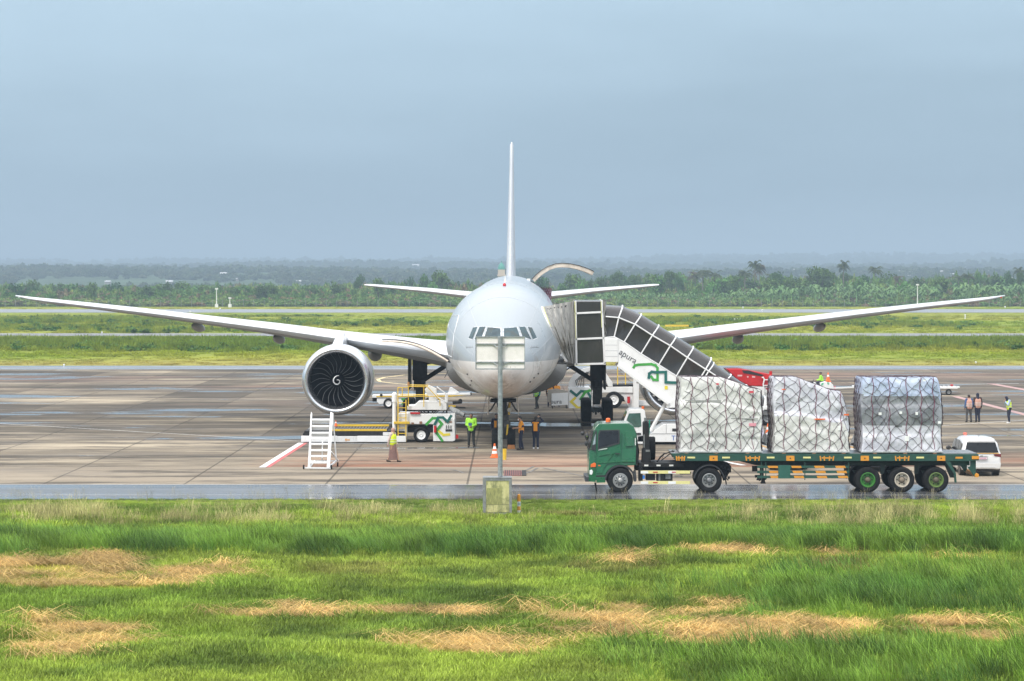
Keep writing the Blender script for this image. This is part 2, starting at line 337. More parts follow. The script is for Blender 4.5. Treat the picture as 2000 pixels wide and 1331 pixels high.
# painted markings
PW = mat('road_paint_white', (0.72, 0.72, 0.70), .6, var=.1, dirt=.7, dcol=(0.3, 0.27, 0.24), scale=2)
PR = mat('road_paint_red', (0.48, 0.10, 0.09), .6, var=.15, dirt=.6, dcol=(0.3, 0.22, 0.2), scale=2)
PPK = mat('faded_red_paint', (0.42, 0.25, 0.23), .6, var=.15, dirt=.7, dcol=(0.3, 0.26, 0.22), scale=1)
PY = mat('road_paint_yellow', (0.70, 0.55, 0.28), .6, var=.1, dirt=.5, dcol=(0.4, 0.35, 0.24), scale=2)
def line(name, pts, w, m, z=.02):
    b = MB(); P = [Vector((x, y, 0)) for x, y in pts]
    L = []
    for i, q in enumerate(P):
        d = (P[min(i+1, len(P)-1)]-P[max(i-1, 0)]).normalized(); s = Vector((-d.y, d.x, 0))*w/2; L += [q+s, q-s]
    b.add([(v.x, v.y, z) for v in L], [(2*i, 2*i+1, 2*i+3, 2*i+2) for i in range(len(P)-1)]); o = b.build(name, m, smooth=0); return tag(o, kind='structure')
G = lambda px, py: (X(px, D(py)), D(py))
line('stand_marking', [G(512, 914), G(588, 866)], .30, PW, .024); a, b_ = G(512, 914), G(588, 866); line('stand_marking_border', [(a[0]+.26, a[1]), (b_[0]+.26, b_[1])], .20, PR, .021)
line('apron_line', [G(-40, 826), G(592, 863)], .11, PW); line('apron_line', [G(1640, 836), G(1842, 832), G(2040, 819)], .12, PW)
line('apron_line', [G(1410, 902), G(1452, 910)], .3, PW, .024); line('apron_line', [G(1385, 903), G(1425, 906)], .3, PR, .024)
line('faded_line', [G(1865, 775), G(2030, 818)], .55, PPK); line('faded_line', [G(1935, 750), G(2040, 769)], .7, PPK)
line('lead_in_line', [G(1130, 727), G(900, 729), G(790, 733), G(750, 738), G(738, 742), G(742, 746), G(765, 749), G(830, 755)], .32, PY)
line('far_line', [G(-40, 722), G(600, 721), G(1400, 719), G(2040, 718)], .25, PW); line('far_line', [G(1780, 752), G(1990, 750)], .3, PW)
line('road_edge_line', [(-60, 103.0), (-21, 103.0)], .07, PW, .026); line('road_edge_line', [(-21+2, 103.0), (42, 103.0)], .05, PW, .026)
line('apron_edge_line', [(-100, ROAD1+.15), (100, ROAD1+.15)], .12, PW, .024)
# tyre smears on the apron
for k, (a, b) in enumerate([((1010,925),(1042,912)), ((1015,929),(1050,915)), ((880,918),(905,925)), ((1060,915),(1200,945))]):
    line('tyre_mark', [G(*a), ((G(*a)[0]+G(*b)[0])/2+.1, (G(*a)[1]+G(*b)[1])/2), G(*b)], .12, mat('tyre_smear', (0.13, 0.12, 0.11), .7, var=.3, dirt=.6, dcol=(.25,.23,.2)), .0215)

# ---------------------------------------------------------------- vegetation helpers
def foliage_mat(name, alt=1.0, attr=True, base=(0.06, 0.12, 0.03), trans=.25):
    m, t, p = fresh(name)
    if attr:
        at = N(t, 'ShaderNodeAttribute'); at.attribute_name = 'tint'; at.attribute_type = 'INSTANCER'; src = at.outputs['Color']
    else: src = base
    la = N(t, 'ShaderNodeAttribute'); la.attribute_name = 'shade'
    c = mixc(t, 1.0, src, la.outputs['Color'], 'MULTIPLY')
    t.links.new(c, p.inputs['Base Color']); p.inputs['Roughness'].default_value = .6; p.inputs['Specular IOR Level'].default_value = .2
    if trans:
        tr = N(t, 'ShaderNodeBsdfTranslucent'); t.links.new(c, tr.inputs[0]); mx = N(t, 'ShaderNodeMixShader'); mx.inputs[0].default_value = trans
        t.links.new(p.outputs[0], mx.inputs[1]); t.links.new(tr.outputs[0], mx.inputs[2]); t.links.new(mx.outputs[0], [n for n in t.nodes if n.type == 'OUTPUT_MATERIAL'][0].inputs[0])
    return m
def mesh_raw(name, v, f, shade, m):
    me = bpy.data.meshes.new(name); me.from_pydata([tuple(q) for q in v], [], f)
    ca = me.color_attributes.new('shade', 'FLOAT_COLOR', 'POINT'); s = np.asarray(shade, float)
    if s.ndim == 1: s = np.stack([s, s, s], -1)
    ca.data.foreach_set('color', np.concatenate([s, np.ones((len(s), 1))], -1).ravel()); me.materials.append(m); return me
GM = foliage_mat('grass_blades')
def tuft(kind, seed):
    r = random.Random(seed); v = []; f = []; s = []
    spec = {'short': (40, .26, .19, .010, .6), 'tall': (40, .28, .60, .010, .6), 'straw': (30, .42, .60, .009, 3.0), 'seed': (14, .32, .85, .006, .5), 'weed': (30, .55, .45, .05, .6)}[kind]
    n, rad, h, w, lean = spec
    for k in range(n):
        a = r.uniform(0, 6.28); q = rad*math.sqrt(r.random()); x, y = q*math.cos(a), q*math.sin(a); H = h*r.uniform(.55, 1.15); d = r.uniform(0, 6.28); ln = lean*r.uniform(.3, 1.2)*H
        if kind == 'straw': d = r.gauss(0, .55)+(3.14 if r.random() < .4 else 0); ln = H*1.1
        if kind == 'tall': d = r.gauss(3.3, .9)
        w_ = w*r.uniform(.7, 1.3); pd = d+1.57+r.uniform(-.7, .7); px, py = math.cos(pd)*w_/2, math.sin(pd)*w_/2; o = len(v); sh = r.uniform(.7, 1.35)
        for t_ in (0, .45, .8, 1.0):
            if kind == 'straw': z = .08+.12*math.sin(t_*3.1)*r.uniform(.5, 1.2)+.05*r.random(); off = t_*ln
            else: z = H*(t_-.25*lean*t_*t_*(ln/h if h else 0)); off = ln*t_*t_
            ww = 1 if t_ < .9 else .25
            if kind == 'seed' and t_ > .7: ww = 1.6
            cx, cy = x+math.cos(d)*off, y+math.sin(d)*off
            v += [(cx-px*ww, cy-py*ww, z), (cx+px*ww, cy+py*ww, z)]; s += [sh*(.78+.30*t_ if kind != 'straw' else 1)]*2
        f += [(o+2*i, o+2*i+1, o+2*i+3, o+2*i+2) for i in range(3)]
    me = mesh_raw('tuft', v, f, s, GM); return me
LIB = bpy.data.collections.new('instance_sources')       # never linked to the scene: only the sources of the scattered stuff
def scatter(name, meshes, pts, rot, scl, idx, tint, kind='stuff', cat=None, label=None, tilt=None):
    col = bpy.data.collections.new(name+'_sources')
    for i, me in enumerate(meshes):
        o = bpy.data.objects.new('%02d_src' % i, me); col.objects.link(o)
    me = bpy.data.meshes.new(name); n = len(pts); me.vertices.add(n); me.vertices.foreach_set('co', np.asarray(pts, float).ravel())
    def fa(nm, ty, dat, key='value'): a = me.attributes.new(nm, ty, 'POINT'); a.data.foreach_set(key, np.asarray(dat).ravel())
    r3 = np.zeros((n, 3)); r3[:, 2] = rot
    if tilt is not None: r3[:, 0] = tilt
    fa('rot', 'FLOAT_VECTOR', r3, 'vector'); s3 = np.asarray(scl, float); s3 = s3 if s3.ndim == 2 else np.stack([s3]*3, -1)
    fa('scl', 'FLOAT_VECTOR', s3, 'vector'); fa('idx', 'INT', np.asarray(idx, np.int32)); fa('tint', 'FLOAT_COLOR', np.concatenate([tint, np.ones((n, 1))], -1), 'color')
    ob = bpy.data.objects.new(name, me); C.objects.link(ob); tag(ob, label, cat, kind=kind)
    g = bpy.data.node_groups.new(name, 'GeometryNodeTree'); g.interface.new_socket('Geometry', in_out='INPUT', socket_type='NodeSocketGeometry'); g.interface.new_socket('Geometry', in_out='OUTPUT', socket_type='NodeSocketGeometry')
    gi = g.nodes.new('NodeGroupInput'); go = g.nodes.new('NodeGroupOutput'); ip = g.nodes.new('GeometryNodeInstanceOnPoints'); ci = g.nodes.new('GeometryNodeCollectionInfo')
    ci.inputs['Collection'].default_value = col; ci.inputs['Separate Children'].default_value = True; ci.inputs['Reset Children'].default_value = True
    def na(nm, dt): q = g.nodes.new('GeometryNodeInputNamedAttribute'); q.data_type = dt; q.inputs[0].default_value = nm; return q.outputs[0]
    L = g.links.new; L(gi.outputs[0], ip.inputs['Points']); L(ci.outputs[0], ip.inputs['Instance']); ip.inputs['Pick Instance'].default_value = True
    L(na('idx', 'INT'), ip.inputs['Instance Index']); e2r = g.nodes.new('FunctionNodeEulerToRotation'); L(na('rot', 'FLOAT_VECTOR'), e2r.inputs[0]); L(e2r.outputs[0], ip.inputs['Rotation']); L(na('scl', 'FLOAT_VECTOR'), ip.inputs['Scale']); L(ip.outputs[0], go.inputs[0])
    md = ob.modifiers.new('scatter', 'NODES'); md.node_group = g; return ob

# ---------------------------------------------------------------- near grass
rs = np.random.RandomState(3)
def field(dens, y0, y1, marg=3.5):
    n = int(dens*(y1-y0)*(2*(.2*(y0+y1)/2+marg))); y = rs.uniform(y0, y1, int(n*1.4)); x = rs.uniform(-1, 1, len(y))*(.2*y1+marg); k = np.abs(x) < .2*y+marg; return x[k], y[k]
def tallness(x, y):
    px, py = pix(x, y); w = (fbm(px, py*3, 160, 21)-.5)*46
    a = sstep(py+w*.4, 1024, 1050)*sstep(py+w, 1096, 1076)
    b = .38*np.exp(-(((px-1750)/330)**2+((py-1170)/48)**2)**2)+.25*sstep(py+w, 1266, 1290)*sstep(px, 1150, 1500)
    return np.clip(np.maximum(a, b), 0, 1)
x, y = field(50, 53.5, 101.3)
px_, py_ = pix(x, y); c, stw = near_colour(x, y); tl = tallness(x, y); seedz = sstep(py_, 992, 1004)*sstep(py_, 1042, 1024)*np.where((px_ < 930) | (px_ > 1450), 1, .12)*sstep(fbm(px_, py_*2, 60, 8), .30, .5)
u = rs.rand(len(x)); n = len(x); idx = rs.randint(0, 4, n); sc = np.clip(rs.normal(1, .22, n), .5, 1.6)
sc = sc*(.6+.9*fbm(x, y, 1.7, 31)); keep = np.ones(n, bool)
tallm = u < tl*.85; idx[tallm] = 4+rs.randint(0, 4, tallm.sum()); c = np.where(tallm[:, None], lerp(np.array((0.185, 0.310, 0.042)), np.array((0.108, 0.215, 0.034)), sstep(fbm(x, y, 1.9, 13), .4, .65)), c)
keep &= ~(tallm & (rs.rand(n) < .35))
sw = u < np.clip(stw*1.2, 0, .8)*(.03+.55*sstep(fbm(x*.22, y*1.3+.5*np.sin(x*.7), .9, 41), .50, .60)); idx[sw] = 8+rs.randint(0, 3, sw.sum()); c = np.where(sw[:, None], lerp(STRAWC, STRAWC*.5, rs.rand(n)**1.5), c); keep &= ~(~sw & (stw > .35) & (rs.rand(n) < .55))
sd = (rs.rand(n) < seedz*(.08+.34*sstep(fbm(x, y, 1.5, 47), .4, .6))) & ~sw; idx[sd] = 11+rs.randint(0, 3, sd.sum()); c = np.where(sd[:, None], lerp(DRYC, np.array((0.26, 0.27, 0.08)), rs.rand(n)*.8), c)
far_low = sstep(py_, 996, 984); sc = sc*(.28+.72*sstep(py_, 984, 1012)); sc = np.where(idx >= 11, sc*.52, sc); sc = np.where(tallm, sc*(.38+.52*sstep(py_, 1028, 1085)), sc); sc = np.where((idx < 4) & (stw > .3), sc*.5, sc); c = np.where(((idx < 4) & (stw > .3))[:, None], lerp(YELLOWG, STRAWC*.8, rs.rand(n)*.45), c)
rot = rs.uniform(0, 6.28, n); rot = np.where((idx >= 4) & (idx < 8), rs.normal(0, .35, n), rot); rot = np.where((idx >= 8) & (idx < 11), rs.normal(0, .35, n)+1.2*(fbm(x, y, 1.6, 51)-.5), rot)
sc = np.where(idx < 4, sc*(1+.5*tl), sc); c = c*(.75+.5*rs.rand(n))[:, None]*(.72+.56*sstep(fbm(x, y, 1.1, 61), .3, .7))[:, None]
# leave the sign foot and marker post free
keep &= ~((np.abs(x-X(971, 93.6)) < .75) & (y > 93.2) & (y < 95)); k = keep
tl_ = [tuft('short', i) for i in range(4)]+[tuft('tall', 10+i) for i in range(4)]+[tuft('straw', 20+i) for i in range(3)]+[tuft('seed', 30+i) for i in range(3)]
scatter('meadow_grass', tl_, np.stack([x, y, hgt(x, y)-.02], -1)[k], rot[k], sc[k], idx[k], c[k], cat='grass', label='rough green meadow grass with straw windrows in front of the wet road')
# sparse seed stalks over the road edge
x = rs.uniform(-24, 24, 260); y = rs.uniform(99.5, 101.2, 260); scatter('seed_stalks', tl_[11:14], np.stack([x, y, hgt(x, y)], -1), rs.rand(260)*6.28, rs.uniform(.3, .7, 260), rs.randint(0, 3, 260), np.tile((0.42, 0.37, 0.25), (260, 1))*rs.uniform(.6, 1.1, (260, 1)), cat='grass', label='pale seed stalks along the near edge of the wet road')

# ---------------------------------------------------------------- leafy masses (cards in a lobed volume)
LM = foliage_mat('leaf_clumps'); LMT = foliage_mat('tree_leaves', attr=False, base=(1.0, 1.0, 1.0, 1.0))
def leafy(name, n, size, rad, lobes, seed, m, base=None, flat=.0, zmin=0.0):
    r = np.random.RandomState(seed); L = []
    for k in range(lobes):
        a = r.uniform(0, 6.28); q = r.uniform(.2, .75); L.append((math.cos(a)*q*rad[0]*.8, math.sin(a)*q*rad[1]*.8, zmin+rad[2]*r.uniform(.25, 1.45), r.uniform(.32, .55)))
    v = []; f = []; s = []
    for k in range(n):
        lx, ly, lz, lr = L[r.randint(lobes)]; d = r.normal(size=3); d /= np.linalg.norm(d)+1e-9; q = lr*(r.uniform(.55, 1.05))
        c = np.array((lx+d[0]*q*rad[0], ly+d[1]*q*rad[1], lz+d[2]*q*rad[2]*(1-flat)))
        if c[2] < .05: c[2] = .05+abs(c[2])*.2
        nn = r.normal(size=3)+d*.8+np.array((0, 0, .5)); nn /= np.linalg.norm(nn); a = np.cross(nn, r.normal(size=3)); a /= np.linalg.norm(a); b = np.cross(nn, a); sz = size*r.uniform(.5, 1.3)
        o = len(v); v += [c-a*sz-b*sz*.25, c-b*sz*.5, c+a*sz-b*sz*.1, c+a*sz*.5+b*sz*.5, c-a*sz*.4+b*sz*.55]; f.append((o, o+1, o+2, o+3, o+4)); sh = r.uniform(.6, 1.45); s += [sh]*5
    s = np.array(s); s3 = s[:, None]*(np.array(base) if base is not None else np.ones(3)); s3 = s3*np.array([1+.12*r.normal(), 1, 1]); return mesh_raw(name, v, f, s3, m)
bush = [leafy('bush', 260, .16, (1, 1, .62), 7, 100+i, LM, flat=.1) for i in range(5)]
tus = [leafy('tussock', 90, .17, (1, .8, .42), 6, 120+i, LM) for i in range(3)]
def bladeclump(seed):
    r = random.Random(seed); v = []; f = []; s = []
    for k in range(46):
        a = r.uniform(0, 6.28); q = math.sqrt(r.random()); x, y = q*math.cos(a), q*math.sin(a); h = r.uniform(.5, 1.1); w = .035; dx, dy = r.gauss(-.15, .25), r.gauss(0, .25); o = len(v)
        v += [(x-w, y, 0), (x+w, y, 0), (x+dx+w*.4, y+dy, h), (x+dx-w*.4, y+dy, h)]; f.append((o, o+1, o+2, o+3)); sh = r.uniform(.7, 1.3); s += [sh*.7, sh*.7, sh, sh]
    return mesh_raw('clump', v, f, s, LM)
bl = [bladeclump(i) for i in range(4)]
# rough growth between the runways
n = 30000; y = np.concatenate([rs.uniform(259, 391, n//2), rs.uniform(412, 666, n//2), rs.uniform(744, 800, 3000)]); x = rs.uniform(-1, 1, len(y))*(.2*y+14); rf = far_rough(x, y)
k = rs.rand(len(x)) < .35+.65*rf; x, y, rf = x[k], y[k], rf[k]; n = len(x); c = far_colour(x, y)*(.75+.5*rs.rand(n))[:, None]; bsh = rs.rand(n) < rf*.35
idx = np.where(bsh, rs.randint(0, 3, n), 3+rs.randint(0, 4, n)); h = np.where(bsh, rs.uniform(.6, 1.3, n), (.28+.75*rf)*rs.uniform(.6, 1.3, n)); w = np.where(bsh, rs.uniform(.8, 1.8, n), rs.uniform(.7, 1.3, n)); c = np.where(bsh[:, None], np.array((0.09, 0.165, 0.035))*(.7+.7*rs.rand(n))[:, None], c)
h = h*np.where(y < 286, .45, 1)*(1-.88*sstep(y, 345, 372)*sstep(y, 400, 395))*(1-.8*sstep(y, 560, 640)*sstep(y, 700, 690))*np.where(y > 744, .6, 1)
scatter('verge_growth', tus+bl, np.stack([x, y, 0*x], -1), rs.rand(n)*6.28, np.stack([w, w, h], -1), idx, c, cat='grass', label='bright grass and dark low growth between the taxiway and the runway')
# scrub beyond the fence
n = 9000; y = np.concatenate([rs.uniform(812, 900, n//2), rs.uniform(900, 1250, n-n//2)]); x = rs.uniform(-1, 1, n)*(.2*y+25)
hh = 2.2+(5.0+3.2*sstep(x, 20, 60))*sstep(y, 812, 950)*fbm(x, y, 50, 71)*1.5; hh = hh*rs.uniform(.6, 1.3, n); w = rs.uniform(1.6, 3.4, n)
cc = lerp(np.array((0.10, 0.20, 0.04)), np.array((0.25, 0.33, 0.08)), rs.rand(n)*sstep(fbm(x, y, 40, 73), .3, .7)); cc = np.where((rs.rand(n) < .18)[:, None], np.array((0.20, 0.17, 0.09)), cc)
scatter('scrub', bush, np.stack([x, y, 0*x-.1], -1), rs.rand(n)*6.28, np.stack([w, w, hh*.75], -1), rs.randint(0, 5, n), cc, cat='scrub', label='dense green scrub behind the perimeter fence')

# ---------------------------------------------------------------- hills, far woodland
def hill(name, y0, y1, amp, seed, colr, x0=-2600, x1=2600, nx=170, ny=46, right=0.0):
    xs = np.linspace(x0, x1, nx); ys_ = np.linspace(y0, y1, ny); gx, gy = np.meshgrid(xs, ys_); q = np.sin(np.clip((gy-y0)/(y1-y0), 0, 1)*math.pi)**.8
    z = q*amp*(.45+.9*fbm(gx, gy, 700, seed)+right*sstep(gx, -100, 600)*.35)+q*5*fbm(gx, gy, 60, seed+5); z -= .3
    me = bpy.data.meshes.new(name); v = np.stack([gx, gy, z], -1).reshape(-1, 3); ii = (np.arange(ny-1)[:, None]*nx+np.arange(nx-1)[None]).ravel()
    me.from_pydata(v.tolist(), [], np.stack([ii, ii+1, ii+nx+1, ii+nx], -1).tolist()); me.polygons.foreach_set('use_smooth', [True]*len(me.polygons)); me.materials.append(colr)
    o = bpy.data.objects.new(name, me); C.objects.link(o); tag(o, kind='structure')
    def zf(x, y):
        q = np.sin(np.clip((y-y0)/(y1-y0), 0, 1)*math.pi)**.8; return q*amp*(.45+.9*fbm(x, y, 700, seed)+right*sstep(x, -100, 600)*.35)+q*5*fbm(x, y, 60, seed+5)-.3
    return zf
HM = mat('hill_cover', (0.06, 0.095, 0.045), .95, var=.35, scale=.02, spec=.1)
h1 = hill('foothills', 2000, 3700, 15, 3, HM); h2 = hill('wooded_hills', 3400, 5900, 31, 8, HM, right=.4); h3 = hill('far_hills', 5600, 8800, 55, 14, HM, x0=-3800, x1=3800, right=.9)
P = []; S = []
for zf, a, b, n, s0 in ((h1, 1900, 3000, 5600, 9), (h2, 3400, 4800, 5200, 13), (h3, 5700, 7400, 3600, 20)):
    y = rs.uniform(a, b, n); x = rs.uniform(-1, 1, n)*(.2*y+40); k = fbm(x, y, 160, 91) > .40; x, y = x[k], y[k]; P.append(np.stack([x, y, zf(x, y)], -1)); s = rs.uniform(.6, 1.25, len(x))*s0; S.append(np.stack([s, s, s*rs.uniform(.55, 1.1, len(x))], -1))
P = np.concatenate(P); S = np.concatenate(S); n = len(P)
scatter('far_woodland', bush, P, rs.rand(n)*6.28, S*.62, rs.randint(0, 5, n), lerp(np.array((0.035, 0.065, 0.025)), np.array((0.10, 0.14, 0.06)), rs.rand(n)), cat='woodland', label='hazy wooded hillsides far behind the airfield')
# ---------------------------------------------------------------- trees beyond the fence (each a thing)
BARK = mat('bark', (0.10, 0.08, 0.06), .9, var=.3); PALMB = mat('palm_bark', (0.20, 0.175, 0.15), .9, var=.2)
def crown_tree(name, wide, tall, seed, col, dense=1.0, open_=False):
    e = bpy.data.objects.new(name, None); b = MB(); r = random.Random(seed); H = tall*.55
    b.tube([(0,0,-.3), (.02*tall,0,H*.5), (0,.01*tall,H)], [tall*.035, tall*.024, tall*.012], 7)
    for k in range(5):
        a = r.uniform(0, 6.28); b.tube([(0,0,H*r.uniform(.35,.7)), (math.cos(a)*wide*.2, math.sin(a)*wide*.2, H*.95), (math.cos(a)*wide*.36, math.sin(a)*wide*.36, tall*.75)], [tall*.016, tall*.012, tall*.005], 5)
    tr = b.build('trunk', BARK, e)
    me = leafy('crown', int(900*dense), tall*.045, (wide*.5, wide*.5, tall*(.30 if open_ else .42)), 9, seed, LMT, base=col, zmin=tall*(.42 if open_ else .12))
    cr_ = bpy.data.objects.new('crown', me); C.objects.link(cr_); cr_.parent = e; return e
def palm_tree(name, tall, seed, col):
    e = bpy.data.objects.new(name, None); b = MB(); r = random.Random(seed); lx = r.uniform(-.6, .6)
    b.tube([(0,0,-.3), (lx*.3,0,tall*.35), (lx,.1,tall*.85)], [.26, .18, .14], 7); b.build('trunk', PALMB, e)
    v = []; f = []; s = []; top = Vector((lx, .1, tall*.85))
    for k in range(28):
        a = k*2.4+r.uniform(-.2, .2); up = r.uniform(-.1, 1.6); L = r.uniform(2.6, 3.6); pp = []
        for i in range(8):
            t_ = i/7; pp.append(top+Vector((math.cos(a)*L*t_*(1-.15*t_), math.sin(a)*L*t_*(1-.15*t_), L*(up*t_-(.40+up*.50)*t_*t_))))
        sh = r.uniform(.55, 1.3); side = Vector((-math.sin(a), math.cos(a), 0))
        for i in range(7):
            w = .60*math.sin(math.pi*(i+.8)/8.2); p, q = pp[i], pp[i+1]
            for sg in (-1, 1):
                for h_ in (0, .5):
                    a0 = p.lerp(q, h_); a1 = p.lerp(q, h_+.32); o = len(v); dn = Vector((0,0,-.5*w))
                    v += [a0, a1, a1+side*sg*w+(q-p)*.7+dn, a0+side*sg*w+(q-p)*.7+dn]; f.append((o, o+1, o+2, o+3)); s += [sh]*4
    s3 = np.array(s)[:, None]*np.array(col); me = mesh_raw('crown', v, f, s3, LMT); o = bpy.data.objects.new('crown', me); C.objects.link(o); o.parent = e; return e
KIND = {'dark': [crown_tree('broadleaf_tree', 9, 9, 200+i, (0.055, 0.115, 0.032)) for i in range(2)],
        'mid': [crown_tree('broadleaf_tree', 8, 9, 210+i, (0.095, 0.185, 0.042)) for i in range(2)],
        'pale': [crown_tree('broadleaf_tree', 8, 10.5, 220, (0.16, 0.28, 0.06), .8)],
        'wide': [crown_tree('umbrella_tree', 14, 9, 230+i, (0.065, 0.135, 0.038), 1.3, True) for i in range(2)],
        'palm': [palm_tree('palm_tree', 12, 240+i, (0.085, 0.115, 0.055)) for i in range(3)],
        'brownpalm': [palm_tree('palm_tree', 10, 250, (0.12, 0.105, 0.07))]}
TW = {'dark': 9, 'mid': 8, 'pale': 8, 'wide': 14, 'palm': 7, 'brownpalm': 7}; TH = {'dark': 9, 'mid': 9, 'pale': 10.5, 'wide': 9, 'palm': 12, 'brownpalm': 10}
TD = {'dark': 'dark rounded', 'mid': 'mid green bushy', 'pale': 'pale fresh green', 'wide': 'wide flat crowned', 'palm': 'feathery coconut', 'brownpalm': 'brownish drooping'}
TREES = [(16,564,'dark',18,''),(64,551,'mid',30,''),(123,558,'dark',28,''),(180,556,'mid',24,''),(207,559,'mid',26,''),(262,561,'dark',22,''),(295,559,'pale',22,''),(354,566,'dark',30,''),(510,562,'dark',32,''),(452,566,'mid',26,''),(566,561,'mid',26,''),(612,560,'pale',24,''),
 (698,544,'wide',26,''),(739,548,'mid',26,''),(764,552,'mid',24,''),(799,544,'dark',24,''),(826,538,'mid',26,''),(863,534,'mid',44,''),(851,549,'pale',30,''),(890,553,'dark',24,''),(921,554,'dark',10,''),
 (1058,540,'dark',40,''),(1096,556,'mid',28,''),(1130,560,'pale',26,''),(1154,551,'dark',20,''),(1170,550,'wide',26,''),(1218,544,'wide',66,''),(1276,540,'mid',42,''),(1300,549,'dark',30,''),(1331,528,'pale',46,''),
 (1358,535,'brownpalm',36,''),(1372,529,'palm',40,''),(1394,533,'palm',38,''),(1430,544,'mid',30,''),(1454,529,'palm',34,''),(1474,513,'palm',34,''),(1484,520,'brownpalm',30,''),(1508,537,'palm',30,''),
 (1545,548,'wide',46,''),(1605,533,'wide',72,''),(1630,540,'dark',40,''),(1648,513,'palm',30,''),(1682,549,'mid',34,''),(1708,522,'palm',34,''),(1735,548,'mid',34,''),(1755,543,'brownpalm',26,''),(1790,547,'dark',40,''),(1832,547,'mid',42,''),
 (1870,540,'palm',34,''),(1891,536,'palm',36,''),(1923,540,'mid',40,''),(1952,546,'dark',34,''),(1968,537,'pale',34,''),(1991,526,'palm',32,''),(1418,552,'dark',30,''),(1570,553,'mid',36,''),(1662,553,'pale',30,''),(1860,552,'dark',40,'')]
_r = random.Random(77)
for px in list(range(8, 700, 23))+list(range(1120, 2000, 19)):
    right = px > 1100; TREES.append((px+_r.uniform(-8, 8), (_r.uniform(538, 555) if right else _r.uniform(554, 565)), _r.choice(['mid', 'mid', 'dark', 'pale', 'wide'] if right else ['mid', 'mid', 'pale', 'dark', 'dark']), _r.uniform(24, 52), 'fill'))
used = {}; rr = random.Random(5); cnt = {}
def wherex(px):
    m = [(150,'at the far left edge'),(330,'above the left wing tip'),(480,'left of the white mast'),(660,'above the middle of the left wing'),(790,'above the left tailplane tip'),(930,'above the left tailplane'),(1100,'right of the aircraft fuselage'),(1260,'above the right tailplane'),(1350,'just beyond the right tailplane tip'),(1440,'above the covered stairs'),(1560,'in the palm cluster'),(1700,'right of centre'),(1850,'above the right wing'),(2100,'at the far right edge')]
    for a, s in m:
        if px < a: return s
for i, (px, py, kd, wpx, _) in enumerate(TREES):
    d = rr.uniform(860, 1010) if kd not in ('palm', 'brownpalm') else rr.uniform(880, 960)
    protos = KIND[kd]; pr = protos[i % len(protos)]
    if pr.name not in used: used[pr.name] = 1; o = pr; C.objects.link(o)
    else: o = dup(pr)
    o.location = (X(px, d), d, 0); top = Z(py-2.5, d); w = wpx*1.2*d/F; sz = top/(TH[kd]*(.97 if 'palm' in kd else .86)); sx_ = w/TW[kd]
    if 'palm' in kd: sx_ = max(sx_, .9)*.95
    o.scale = (sx_, sx_, sz); o.rotation_euler = (0, 0, rr.uniform(0, 6.28))
    base = '%s %s %s' % (TD[kd], 'palm' if 'palm' in kd else 'tree', wherex(px)); cnt.setdefault(base, []).append((px, o))
    tag(o, base, 'palm' if 'palm' in kd else 'tree', 'trees beyond the perimeter fence')
ORD = ['leftmost', 'second from left', 'third from left', 'fourth from left', 'fifth from left', 'sixth from left', 'seventh from left', 'eighth from left', 'ninth from left', 'tenth from left']
for b_, L in cnt.items():
    if len(L) > 1:
        L.sort(key=lambda q: q[0])
        for k, (px, o) in enumerate(L): o['label'] = '%s, %s there' % (b_, 'rightmost' if k == len(L)-1 else ORD[k])
# young palms in the plantation on the right
def sapling(seed):
    r = random.Random(seed); v = []; f = []; s = []
    v += [(-.07,0,0),(.07,0,0),(.05,0,2.6),(-.05,0,2.6)]; f.append((0,1,2,3)); s += [2.2]*4
    for k in range(11):
        a = r.uniform(0, 6.28); L = r.uniform(.9, 1.7); up = r.uniform(.1, 1.1); o = len(v); w = .22; sd = Vector((-math.sin(a), math.cos(a), 0))*w; d_ = Vector((math.cos(a), math.sin(a), 0)); b0 = Vector((0,0,r.uniform(1.9,2.6)))
        q = [b0, b0+d_*L*.5+Vector((0,0,up*L*.5)), b0+d_*L+Vector((0,0,up*L*.4-.4))]
        v += [q[0]-sd*.3, q[0]+sd*.3, q[1]-sd, q[1]+sd, q[2]-sd*.2, q[2]+sd*.2]; f += [(o,o+1,o+3,o+2),(o+2,o+3,o+5,o+4)]; s += [r.uniform(.7,1.3)]*6
    return mesh_raw('sapling', v, f, s, LM)
sp_ = [sapling(i) for i in range(4)]; n = 620; y = rs.uniform(814, 905, n); x = rs.uniform(28, 205, n); sc = rs.uniform(.7, 1.8, n)*(.8+.5*sstep(x, 60, 100))
scatter('plantation', sp_, np.stack([x, y, 0*x], -1), rs.rand(n)*6.28, sc, rs.randint(0, 4, n), lerp(np.array((0.10, 0.20, 0.07)), np.array((0.16, 0.26, 0.09)), rs.rand(n)), cat='plantation', label='young palm plantation behind the fence on the right')

